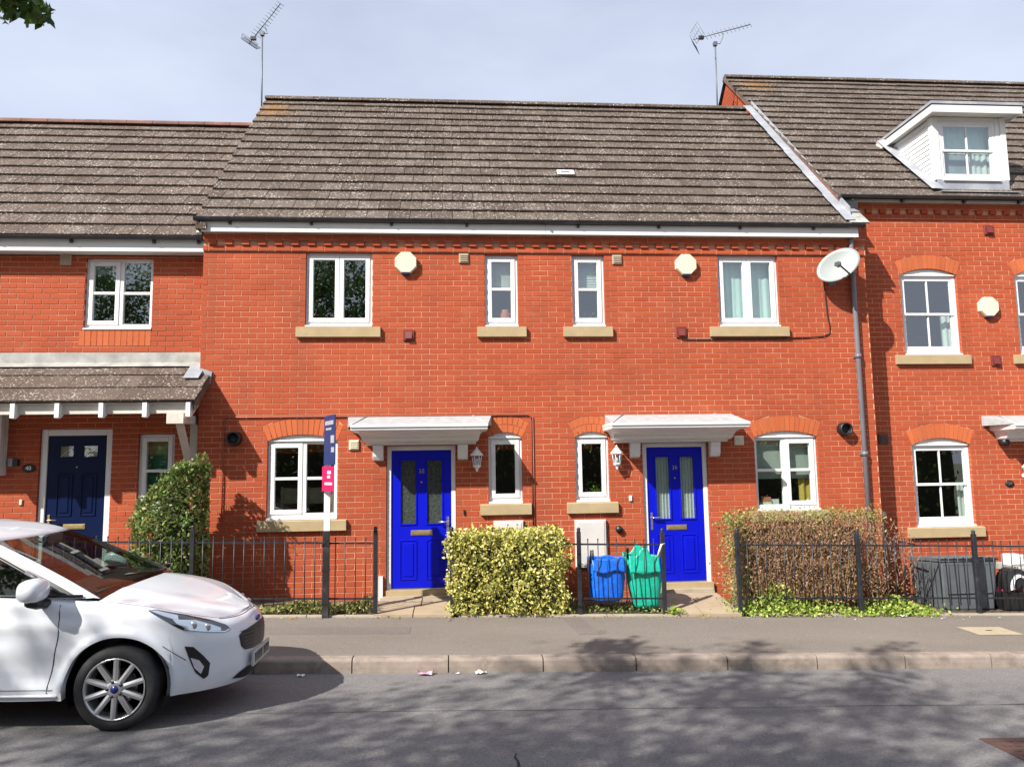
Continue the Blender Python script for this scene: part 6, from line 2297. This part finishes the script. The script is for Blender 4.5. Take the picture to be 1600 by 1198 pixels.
# pin columns exactly at the ends of the arch
for wu in (WU, WU + 2.49):
    for k in (-1, 1):
        su = S_OF_U(wu + k * (ARCH_R - 1e-4))
        ss_.append(su); ss_.append(S_OF_U(wu + k * (ARCH_R + 1e-3)))
ss_ = sorted(ss_)
NRW = 26
m = MB()
vs, fs = [], []
for s in ss_:
    lo, hi = low_edge(s), WT(s)
    for j in range(NRW + 1):
        t = j / NRW
        t = 1 - (1 - t) ** 1.35
        p = flank(s, lo + (hi - lo) * t)
        vs.append(p)
    # lip turned inwards along the bottom and the arch
for i in range(len(ss_) - 1):
    for j in range(NRW):
        a = i * (NRW + 1) + j
        fs.append((a, a + 1, a + NRW + 2, a + NRW + 1))
lip0 = len(vs)
for s in ss_:
    p = flank(s, low_edge(s))
    vs += [p, Vector((p.x, p.y * .93 if abs(p.y) > .1 else p.y, p.z + 0.004))]
for i in range(len(ss_) - 1):
    a = lip0 + 2 * i
    fs.append((a, a + 1, a + 3, a + 2))
m.add(vs, fs, True)
body = both(m).build('body', 'paint', car)

# bonnet: its own panel with a dark shut line beneath
ULO = -flank(0, WT(0))[0] - 0.002
UHI = 1.075 - ULO
def top_edge(s):
    p = flank(s, WT(s))
    return -p.x, -p.y, p.z
ES = [top_edge(i * .01) for i in range(0, 200)]

EU = [e[0] for e in ES]
def edge_at(u):
    i = int(np.searchsorted(EU, u))
    i = min(max(i, 1), len(ES) - 1)
    a, b = ES[i - 1], ES[i]
    t = 0 if b[0] == a[0] else min(max((u - a[0]) / (b[0] - a[0]), 0), 1)
    return a[1] + (b[1] - a[1]) * t, a[2] + (b[2] - a[2]) * t
NU, NVB = 44, 26
vs, fs = [], []
for i in range(NU + 1):
    u = ULO + 0.004 + UHI * (i / NU) ** 2.0
    ve, ze = edge_at(u)
    ve = ve - 0.0
    zc = BON_Z(u)
    for j in range(NVB + 1):
        f = -1 + 2 * j / NVB
        ff = math.sin(f * math.pi / 2)
        k = abs(ff)
        z = ze + (zc - ze) * (1 - k ** 2.6) + 0.006 * math.exp(-((k - .58) / .09) ** 2) * min(1, u / .4)
        # windscreen cowl curves back
        vs.append(Vector((-(u - 0.05 * (1 - k * k) * max(0, (u - .7) / .42)), ff * ve, z + 0.002)))
for i in range(NU):
    for j in range(NVB):
        a = i * (NVB + 1) + j
        fs.append((a, a + 1, a + NVB + 2, a + NVB + 1))
MB().add(vs, fs, True).build('bonnet', 'paint', car)
# dark cowl between bonnet and glass
m = MB()
vs, fs = [], []
for j in range(21):
    f = -1 + 2 * j / 20
    v = f * .76
    vs += [(-(1.025 - .03 * (1 - f * f)), v, .930 - .045 * f * f), (-(1.20 - .03 * (1 - f * f)), v, .940 - .03 * f * f)]
for j in range(20):
    fs.append((2 * j, 2 * j + 2, 2 * j + 3, 2 * j + 1))
m.add(vs, fs, True).build('cowl', 'cardark', car)

# greenhouse, ring by ring from the belt to the roof
HB, HT = .925, 1.400
HTU = cr([1.0, 1.9, 2.2, 2.6, 3.2, 3.6, 4.2], [1.300, 1.303, 1.342, 1.37, 1.36, 1.325, 1.29])
def ghz(h): return HB + (HT - HB) * h
UF = cr([0, .25, .5, .75, 1.0], [1.035, 1.225, 1.435, 1.660, 1.915])
UR = cr([0, .5, 1.0], [3.92, 3.80, 3.52])
HWD = cr([0, .3, .6, .85, 1.0], [.795, .752, .700, .648, .600])
# columns of the half outline, nose centre to tail: (kind, parameter)
cols = []
for f in np.linspace(0, .90, 13): cols.append(('f', float(f)))
cols += [('p', .33), ('p', .66)]
SIDE = [0.0, .04, .10, .16, .30, .45, .60, .75, .88, .96, 1.0]
for f in SIDE: cols.append(('s', f))
cols += [('r', .9), ('r', .6), ('r', .3), ('r', 0)]
def ring(h):
    uf, ur, hw, z = UF(h), UR(h), HWD(h), ghz(h)
    pts = []
    ua = uf + .155                                              # where the pillar meets the flank
    for k, f in cols:
        if k == 'f':
            pts.append((uf + .050 * f * f, hw * .925 * f / .90, z - 0.012 * f * f * (1 - h) ))
        elif k == 'p':
            a = (uf + .050 * .81, hw * .925); b = (ua, hw)
            c = (uf + .050 * .81 + .045, hw * .992)
            t = f
            pts.append(((1 - t) ** 2 * a[0] + 2 * t * (1 - t) * c[0] + t * t * b[0], (1 - t) ** 2 * a[1] + 2 * t * (1 - t) * c[1] + t * t * b[1], z))
        elif k == 's':
            pts.append((ua + (ur - .22 - ua) * f, hw - .05 * f ** 3 + 0.012 * math.sin(math.pi * f), z))
        else:
            pts.append((ur - .22 * f ** 3, (hw - .05) * f / .9 * .96 if f < .9 else (hw - .05) * .97, z))
    return [(p[0], p[1], HB + (HTU(p[0]) - HB) * h + (p[2] - z)) for p in pts]
HS = [0, .05, .10, .2, .35, .5, .65, .80, .88, .94, 1.0]
R_ = [ring(h) for h in HS]
NC = len(cols)
def kindof(i, j):
    h0, h1 = HS[i], HS[i + 1]
    k0, k1 = cols[j], cols[j + 1]
    if k0[0] == 'f' and k1[0] == 'f' and .04 < h1 and h0 < .965:
        return 'w'
    if k0[0] == 's' and k1[0] == 's' and h0 >= .05 and h1 <= .88:
        return 's%.2f' % k0[1]
    if k0[0] == 'r' and k1[0] == 'r' and h0 > .2 and h1 <= .94:
        return 'r'
    return 'b'
parts = {}
for i in range(len(HS) - 1):
    for j in range(NC - 1):
        parts.setdefault(kindof(i, j), []).append((i, j))
def patch(keys, off=0.0):
    m = MB()
    for k in keys:
        for (i, j) in parts.get(k, []):
            q = [R_[i][j], R_[i][j + 1], R_[i + 1][j + 1], R_[i + 1][j]]
            m.add([(-a[0], -a[1], a[2]) for a in q], [(3, 2, 1, 0)], True)
    m = both(m)
    # weld
    idx, vv, mp = {}, [], []
    for p in m.v:
        key = (round(p[0], 4), round(p[1], 4), round(p[2], 4))
        if key not in idx:
            idx[key] = len(vv); vv.append(p)
        mp.append(idx[key])
    m.v = vv
    m.f = [tuple(dict.fromkeys(mp[i] for i in f)) for f in m.f]
    m.f = [f for f in m.f if len(f) > 2]
    m.sm = [True] * len(m.f)
    return m
pm = patch(['b'])
# roof skin
top = R_[-1]
half = [(-p[0], -p[1], p[2]) for p in top]
loop = half + [(p[0], -p[1], p[2]) for p in half[-2:0:-1]]
n = len(loop)
cx_ = sum(p[0] for p in loop) / n
vs, fs = list(loop), []
LV = [(.985, .008), (.95, .018), (.85, .032), (.65, .046), (.4, .054), (.15, .057)]
for (k, dz) in LV:
    vs += [(cx_ + (p[0] - cx_) * k, p[1] * k, HTU(-(cx_ + (p[0] - cx_) * k)) + dz) for p in loop]
for r in range(len(LV)):
    for i in range(n):
        l = (i + 1) % n
        fs.append((r * n + i, r * n + l, (r + 1) * n + l, (r + 1) * n + i))
fs.append(tuple(len(LV) * n + i for i in range(n)))
pm.add(vs, fs, True)
pm.build('roof_and_pillars', 'paint', car)
patch(['w']).build('windscreen', 'carglass', car)
patch(['r']).build('rear_window', 'carglass', car)
def sidegl(keys, name, mat):
    m = MB()
    for k in keys:
        for (i, j) in parts.get(k, []):
            q = [R_[i][j], R_[i][j + 1], R_[i + 1][j + 1], R_[i + 1][j]]
            m.add([(-a[0], -a[1], a[2]) for a in q], [(3, 2, 1, 0)], True)
    for side in (1, -1):
        mm = MB()
        mm.v = [(p[0], p[1] * side, p[2]) for p in m.v]
        mm.f = [f if side == 1 else f[::-1] for f in m.f]
        mm.sm = m.sm
        mm.build(name, mat, car)
sidegl(['s0.04', 's0.10', 's0.16', 's0.30', 's0.45', 's0.60', 's0.75', 's0.88'], 'side_window', 'carglass')
sidegl(['s0.00', 's0.96'], 'window_trim', 'cardark')
# divider of the quarter light, belt strip, window surround
def side_pt(f, h, out=0.006):
    uf, ur, hw = UF(h), UR(h), HWD(h)
    ua = uf + .155
    u = ua + (ur - .22 - ua) * f
    return Vector((-u, -(hw - .05 * f ** 3 + 0.012 * math.sin(math.pi * f) + out), HB + (HTU(u) - HB) * h))
for sd_ in (1, -1):
    m = MB()
    def strip(pts, w, mm=m):
        pts = [Vector((p.x, p.y * sd_, p.z)) for p in pts]
        mm.tube(pts, w, 5)
    strip([side_pt(f, .045) for f in np.linspace(-.02, .95, 14)], .011)
    strip([side_pt(0.035 - .0 * h, h) for h in np.linspace(.06, .89, 8)], .013)
    strip([side_pt(f, .89) for f in np.linspace(.03, .95, 12)], .011)
    m.build('window_seal', 'cardark', car)
    m = MB()
    a, b = UF(.05) + .52, UF(.05) + .52
    pts0 = []
    for h in np.linspace(.05, .46, 6):
        ua = UF(h) + .155
        f = (1.50 + .02 * h - ua) / (UR(h) - .22 - ua)
        pts0.append(side_pt(max(f, 0.03), h, .004))
    strip(pts0, .017, m)
    m.build('quarter_light_post', 'pipe', car)
    m = MB()
    for h in np.linspace(.05, .88, 6):
        pass
    ptsb = []
    for h in np.linspace(.05, .89, 7):
        ua = UF(h) + .155
        f = (2.42 + .12 * h - ua) / (UR(h) - .22 - ua)
        ptsb.append(side_pt(f, h, .002))
    strip(ptsb, .035, m)
    m.build('door_pillar', 'cardark', car)

# panel gaps drawn as fine dark grooves standing in the skin
def groove(pts, w=.0028, name='panel_gap'):
    for sd_ in (1, -1):
        MB().tube([Vector((p.x, p.y * sd_, p.z)) for p in pts], w, 4).build(name, 'cardark', car)
def s_at(u): return S_OF_U(u)
DG = cr([.28, .51, .71, .93], [1.731, 1.704, 1.679, 1.700])
groove([flank(DG(w), w, .0005) for w in np.linspace(.28, .925, 16)], .0035)
groove([flank(s, WT(s) - .004, .001) for s in np.linspace(0.0, 0.50, 14)], .0035)
groove([flank(s_at(u), .60 - .21 * (.62 - u) / .25 + .0, .0005) for u in np.linspace(.455, .60, 8)])
groove([flank(s_at(u), .305, .0005) for u in np.linspace(1.30, 2.9, 20)], .002)
# sill line light catcher
m = MB()
m.tube([flank(s_at(u), .262, .004) for u in np.linspace(1.27, 3.0, 24)], .010, 6)
both(m).build('sill_strip', 'paint', car)

# wheels
def wheel(u, side):
    """one wheel as part: tyre, rim, spokes, cap as its pieces"""
    y0 = 0.845 * -side
    c = Vector((-u, y0, 0.302))
    o = -1 if side > 0 else 1                                   # outward y
    m = MB()
    prof = [(.210, -.015), (.220, .004), (.238, .010), (.266, .008), (.287, -.008), (.297, -.035), (.300, -.08), (.297, -.16), (.286, -.19), (.210, -.19)]
    m.lathe([(r, h * o) for r, h in prof], c, 48, 'y', cap=False)
    wh = m.build('tyre', 'tyre', car)
    m = MB()
    m.lathe([(.212, .000 * o), (.216, .010 * o), (.211, .012 * o), (.202, .004 * o), (.197, -.03 * o), (.193, -.14 * o)], c, 40, 'y', cap=False)
    for k in range(10):
        a0 = math.radians(90 + 36 * k)
        dirv = Vector((math.cos(a0), 0, math.sin(a0)))
        tv = Vector((-math.sin(a0), 0, math.cos(a0)))
        # spoke: wide flat face tapering out, with depth
        for (w0, w1, off) in ((.019, .0175, 0),):
            p0, p1 = c + dirv * .045 + Vector((0, -.004 * o, 0)), c + dirv * .208 + Vector((0, .006 * o, 0))
            vs = [p0 - tv * w0, p0 + tv * w0, p1 + tv * w1, p1 - tv * w1]
            mid = [p0 + Vector((0, .007 * o, 0)), p1 + Vector((0, .005 * o, 0))]
            bk = [v - Vector((0, .030 * o, 0)) for v in vs]
            V = vs + mid + bk
            F = [(0, 4, 5, 3), (4, 1, 2, 5), (1, 7, 8, 2)[:4], (0, 3, 9, 6), (3, 5, 2, 8, 9)]
            F = [(0, 4, 5, 3), (4, 1, 2, 5), (1, 7, 8, 2), (3, 9, 6, 0)]
            if o > 0: F = [f[::-1] for f in F]
            m.add(V, F)
    m.lathe([(.066, -.03 * o), (.064, -.002 * o), (.045, .006 * o), (.0, .006 * o)], c, 20, 'y')
    m.build('rim', 'alloy', wh)
    m = MB()
    for k in range(5):
        a0 = math.radians(108 + 72 * k)
        m.lathe([(.011, .007 * o), (.011, -.004 * o), (.0, -.006 * o)], c + Vector((math.cos(a0) * .052, .002 * o, math.sin(a0) * .052)), 8, 'y')
    m.build('wheel_bolts', 'cardark', wh)
    m = MB().lathe([(.028, .004 * o), (.027, .011 * o), (.0, .013 * o)], c, 16, 'y')
    m.build('centre_cap', 'badge', wh)
    m = MB()
    m.lathe([(.130, -.08 * o), (.130, -.095 * o), (.04, -.095 * o)], c, 24, 'y')
    m.lathe([(.200, -.12 * o), (.02, -.12 * o)], c, 24, 'y')
    m.build('brake_disc', 'cardark', wh)
for u in (WU, WU + 2.49):
    for side in (1, -1):
        wheel(u, side)
    for side in (1, -1):
        m = MB()
        ring_ = []
        n = 28
        vs, fs = [], []
        for k in range(n + 1):
            a = math.radians(-25 + 230 * k / n)
            for y in (.815, .50):
                vs.append((-u + (ARCH_R + .004) * math.cos(a), -side * y, ARCH_Z + (ARCH_R + .004) * math.sin(a)))
        for k in range(n):
            q = 2 * k
            fs.append((q, q + 1, q + 3, q + 2))
        m.add(vs, fs, True)
        m.box(-u - .38, -u + .38, -side * .48, -side * .50, .16, .70)
        m.build('arch_liner', 'cardark', car)
m = MB()
m.box(-3.9, -.66, -.60, .60, .20, .30)
m.box(-.80, -.55, -.42, .42, .22, .50)
m.box(-2.98, -1.24, -.76, .76, .30, .90)
m.box(-3.85, -3.76, -.70, .70, .30, .92)
m.build('underbody', 'cardark', car)
# cabin: dashboard, seats, wheel
m = MB()
m.box(-1.55, -1.12, -.68, .68, .88, .955)
m.cham(-1.62, -1.5, -.66, .66, .80, .93, .01)
for y in (-.36, .36):
    m.obox((-2.55, y - .24, .62), (.50, 0, .04), (0, .48, 0), (0, 0, .10))
    m.obox((-2.62, y - .23, .66), (.12, 0, 0), (0, .46, 0), (-.16, 0, .52))
    m.obox((-2.82, y - .12, 1.20), (.08, 0, 0), (0, .24, 0), (-.03, 0, .16))
m.box(-3.4, -3.2, -.6, .6, .7, 1.15)
m.build('cabin', 'capsule', car)
m = MB()
for k in range(20):
    pass
m.tube([Vector((-1.80 + .05 * math.sin(a) , .36 + .185 * math.cos(a), .985 + .175 * math.sin(a))) for a in [2 * math.pi * k / 24 for k in range(25)]], .015, 6)
m.build('steering_wheel', 'cardark', car)
MB().cham(-1.82, -1.79, -.12, .12, 1.255, 1.315, .01).build('mirror', 'cardark', car)
MB().box(-1.30, -1.22, .20, .30, .958, .962).build('tax_slip', 'white', car)

# door mirrors
for side in (1, -1):
    c = Vector((-1.44, -.955 * side, 1.005)) if side > 0 else Vector((-1.66, .905, 1.0))
    ml, mw = (.085, .125) if side > 0 else (.12, .05)
    m = MB()
    vs, fs = [], []
    for i in range(9):
        t = i / 8
        a = math.pi * t
        for k in range(14):
            b = 2 * math.pi * k / 14
            r = math.sin(a) ** .6
            vs.append((c.x + ml * math.cos(a), c.y - side * mw * r * (abs(math.cos(b)) ** .7) * (1 if math.cos(b) > 0 else -1), c.z + .082 * r * (abs(math.sin(b)) ** .7) * (1 if math.sin(b) > 0 else -1)))
    for i in range(8):
        for k in range(14):
            l = (k + 1) % 14
            q = (i * 14 + k, i * 14 + l, (i + 1) * 14 + l, (i + 1) * 14 + k)
            fs.append(q if side > 0 else q[::-1])
    m.add(vs, fs, True)
    mi = m.build('door_mirror', 'paint', car)
    m = MB()
    if side > 0:
        m.tube([c + Vector((.0, -.05, -.072)), c + Vector((.02, .03, -.095)), c + Vector((.03, .14, -.11))], [.035, .04, .035], 8)
    else:
        m.tube([c + Vector((.06, 0, -.07)), c + Vector((.12, -.05, -.1))], .03, 8)
    m.build('mirror_foot', 'cardark', mi)

# lamps, grille, plate: laid on the flank by plan length and height
def decal(poly, out, n=9):
    """a patch bounded by a polygon in (plan length, height), standing off the skin"""
    P = np.array(poly)
    m = MB()
    s0, s1 = P[:, 0].min(), P[:, 0].max()
    def span(s):
        zs = []
        for a, b in zip(poly, poly[1:] + poly[:1]):
            if (a[0] - s) * (b[0] - s) <= 0 and a[0] != b[0]:
                zs.append(a[1] + (b[1] - a[1]) * (s - a[0]) / (b[0] - a[0]))
        return (min(zs), max(zs)) if zs else None
    cols_ = []
    K = 28
    for i in range(K + 1):
        s = s0 + (s1 - s0) * min(max(i / K, .002), .998)
        z = span(s)
        cols_.append((s, z[0], z[1]))
    vs, fs = [], []
    for (s, a, b) in cols_:
        for j in range(n + 1):
            vs.append(flank(s, a + (b - a) * j / n, out))
    for i in range(K):
        for j in range(n):
            q = i * (n + 1) + j
            fs.append((q, q + 1, q + n + 2, q + n + 1))
    m.add(vs, fs, True)
    return m
def inset_poly(poly, k):
    c = np.array(poly).mean(0)
    return [tuple(c + (np.array(p) - c) * k) for p in poly]
def s_nose(v):
    """plan length where the outline is v from the middle"""
    lo, hi = 0.0, 1.6
    for _ in range(40):
        mid = (lo + hi) / 2
        if PV(mid) < v: lo = mid
        else: hi = mid
    return lo
def one_each(m, name, mat, parent=None):
    out = []
    for side in (1, -1):
        mm = MB()
        mm.v = [(p[0], p[1] * side, p[2]) for p in m.v]
        mm.f = [f if side == 1 else f[::-1] for f in m.f]
        mm.sm = m.sm
        out.append(mm.build(name, mat, parent[0 if side == 1 else 1] if parent else car))
    return out
HL = [(.435, .623), (.492, .609), (.679, .643), (.841, .680), (.948, .746), (1.024, .795), (1.092, .835), (1.030, .836), (.800, .780), (.595, .718), (.465, .663)]
hl_ = one_each(decal(HL, .0035), 'headlight', 'cardark')
one_each(decal([(.53, .632), (.68, .655), (.81, .684), (.885, .732), (.915, .765), (.74, .738), (.61, .690), (.53, .655)], .006), 'reflector', 'drl', hl_)
one_each(decal([(.445, .628), (.495, .615), (.68, .648), (.83, .682), (.83, .690), (.68, .656), (.498, .624), (.452, .636)], .0068), 'light_strip', 'drl', hl_)
one_each(decal([(.87, .752), (.985, .795), (1.075, .833), (1.03, .832), (.87, .786)], .0066), 'light_strip', 'drl', hl_)
one_each(decal(HL, .010), 'lens', 'lens', hl_)
for sg in (1, -1):
    m = MB()
    for k in range(2):
        pp = flank(.655 + .11 * k, .674 + .030 * k, .008)
        m.lathe([(.0, -.002), (.026, .0), (.030, .004)], (pp.x, pp.y * sg, pp.z), 12, 'y')
    m.build('lamp_projector', 'chrome', hl_[0 if sg == 1 else 1])
FL = [(.823, .563), (.757, .549), (.674, .471), (.619, .409), (.627, .317), (.661, .300), (.732, .360), (.780, .461)]
fl_ = one_each(decal(FL, .004), 'fog_lamp_surround', 'cardark')
one_each(decal([(.777, .475), (.712, .447), (.669, .393), (.691, .344), (.743, .395)], .009), 'fog_lamp', 'drl', fl_)
# grille: dark trapezoid with bright bars, whole across the nose
def mirror_one(m, name, mat, parent=None):
    return both(m).build(name, mat, parent or car)
GR = [(0, .430), (.172, .433), (.291, .443), (.340, .484), (.362, .567), (.32, .592), (.195, .609), (0, .618)]
gr = mirror_one(decal(GR, .004), 'grille', 'cardark')
m = MB()
for k in range(6):
    z = .455 + k * .028
    half = .300 + .010 * k
    m.tube([flank(s, z, .006) for s in np.linspace(0, half, 12)], .0022, 4)
mirror_one(m, 'grille_bar', 'bin', gr)
mirror_one(decal([(0, .212), (.16, .209), (.28, .222), (.391, .242), (.33, .280), (.246, .305), (0, .297)], .004), 'lower_intake', 'cardark')
# number plate
plm = MB()
plv = []
NP = flank(0, .37)[0] - .004
m = MB().obox((.022 + NP, -.26, .308), (-.016, 0, 0), (0, .52, 0), (-.004, 0, .112))
npl = m.build('number_plate', 'plate', car)
m = MB()
for k in range(7):
    y = -.215 + k * .064 + (.02 if k > 3 else 0)
    m.box(.0205 + NP, .0235 + NP, y, y + .010, .325, .400)
    m.box(.0205 + NP, .0235 + NP, y + .028, y + .038, .325, .400)
    if k % 2: m.box(.0205 + NP, .0235 + NP, y + .010, y + .028, .357, .367)
    else: m.box(.0205 + NP, .0235 + NP, y + .010, y + .028, .390, .400)
m.build('plate_characters', 'cardark', npl)
bp = flank(0, .640, .004)
m = MB()
m.lathe([(.0, .006), (.045, .004), (.050, -.004)], (0, 0, 0), 20, 'x')
m.v = [(bp.x + p[0], p[1] * 1.25, bp.z + p[2] * .48) for p in m.v]
m.build('badge', 'badge', car)
# wipers
m = MB()
m.tube([(-1.12, -.10, .958), (-1.19, -.55, .962)], .008, 5)
m.tube([(-1.11, .45, .958), (-1.20, -.05, .985)], .008, 5)
m.build('wiper', 'cardark', car)

# ================================================================== THE STREET TREE (behind and left of the camera; its shade falls on the road)
def street_tree(base, crown_c, crown_r, label, seed, n_cl=190, per=90, arms=(), leaf=0.10, spray_at=None):
    rg = np.random.default_rng(seed)
    t = thing('street_tree', label, 'tree', base, 'trees across the street')
    b = Vector(base)
    c = Vector(crown_c)
    m = MB()
    m.tube([b - Vector((0, 0, .3)), b + Vector((.03, 0, .6)), b + Vector((-.03, .05, 2.0)), b.lerp(c, .55), c + Vector((0, 0, .5))], [.30, .23, .19, .14, .07], 12)
    tips = []
    for k in range(16):
        a = 2 * math.pi * k / 16 + rg.uniform(-.2, .2)
        e = rg.uniform(-.35, .8)
        tip = c + Vector((math.cos(a) * math.cos(e) * crown_r[0], math.sin(a) * math.cos(e) * crown_r[1], math.sin(e) * crown_r[2])) * rg.uniform(.75, .98)
        st = b.lerp(c, rg.uniform(.5, .95))
        mid = st.lerp(tip, .5) + Vector((0, 0, .3))
        m.tube([st, mid, tip], [.05, .025, .008], 6)
        tips.append((mid, tip))
    for (p0, p1) in arms:
        m.tube([c, Vector(p0), Vector(p1)], [.03, .016, .005], 6)
    m.build('trunk', 'bark', t)
    cent = []
    while len(cent) < n_cl:
        d = rg.normal(0, 1, 3)
        d /= np.linalg.norm(d)
        r = rg.random() ** .42
        p = np.array(c) + d * np.array(crown_r) * r
        if p[2] < crown_c[2] - crown_r[2] * .75:
            continue
        cent.append(p)
    P = []
    for p in cent:
        s = rg.uniform(.22, .42)
        P.append(p + rg.normal(0, 1, (per, 3)) * np.array([s, s, s * .55]))
    for (p0, p1) in arms:
        a, e = np.array(p0), np.array(p1)
        for k in range(5):
            f = .25 + .75 * k / 4
            P.append(a + (e - a) * f + rg.normal(0, 1, (60, 3)) * .13)
    P = np.concatenate(P)
    if spray_at:
        Q = np.array(spray_at) + np.clip(rg.normal(0, 1, (120, 3)), -1.6, 1.6) * np.array([.085, .08, .036])
        cloud_obj('spray', leaf_cloud(len(Q), lambda n: Q, .08, up=.6, ratio=.75), 'leaf_tree', t)
    cloud_obj('crown', leaf_cloud(len(P), lambda n: P, leaf, up=.6, ratio=.7), 'leaf_tree', t)
    return t

street_tree((-5.6, -11.9, zg(-5.6) - .05), (-5.1, -11.3, 6.6), (3.6, 2.6, 2.2), 'leafy street tree across the road, its outermost leaves hanging into the top left corner', 4,
            arms=[((-3.6, -8.0, 5.3), (-2.75, -6.10, 4.70)), ((-3.9, -7.9, 5.5), (-3.1, -6.7, 5.2)), ((-2.5, -9.3, 6.0), (-1.6, -7.9, 6.5)), ((-3.6, -9.0, 6.0), (-2.9, -7.8, 6.6))],
            spray_at=(-2.61, -6.0, 4.45))
street_tree((-12.0, -13.2, zg(-12) - .05), (-11.6, -12.6, 6.9), (3.4, 2.8, 2.5), 'second leafy street tree further to the left across the road', 9, n_cl=150)

# ================================================================== HOUSES ACROSS THE STREET (only seen reflected)
def far_house(x0, x1, yf, label):
    t = thing('house_across_street', label, 'house', ((x0 + x1) / 2, yf - 4, -0.5), 'houses across the street')
    w = MB()
    w.box(x0, x1, yf - 8, yf, -0.8, 5.0)
    wl_ = w.build('wall', 'brick', t)
    MB().prism_x([(yf + .3, 4.85), (yf - 4, 8.9), (yf - 8.3, 4.85), (yf - 8.3, 4.75), (yf + .3, 4.75)], x0 - .2, x1 + .2).build('roof', 'tile', t)
    for i in range(3):
        for z in (0.9, 3.5):
            cx = x0 + (i + .5) * (x1 - x0) / 3
            f = MB().box(cx - .55, cx + .55, yf, yf + .05, z, z + 1.25).build('window', 'upvc', t)
            MB().box(cx - .46, cx + .46, yf + .05, yf + .056, z + .09, z + 1.16).build('pane', 'obscured', f)
far_house(-14.5, -4.6, -23.0, 'brick house across the street to the left')
far_house(-3.4, 6.2, -23.5, 'brick house across the street straight behind the camera')
far_house(7.5, 17.0, -23.0, 'brick house across the street to the right')
hb = thing('garden_hedge', 'tall dark hedge across the street', 'hedge', (0, -15.0, -.3))
rgh = np.random.default_rng(5)
Ph = np.stack([rgh.uniform(-16, 18, 9000), -15.0 + rgh.normal(0, .35, 9000), rgh.uniform(-.5, 2.5, 9000)], 1)
cloud_obj('foliage', leaf_cloud(9000, lambda n: Ph, 0.16, up=.4), 'leaf_bush', hb)
MB().box(-16, 18, -15.25, -14.75, -.8, 2.2).build('dark_inside', 'leaf_core', hb)
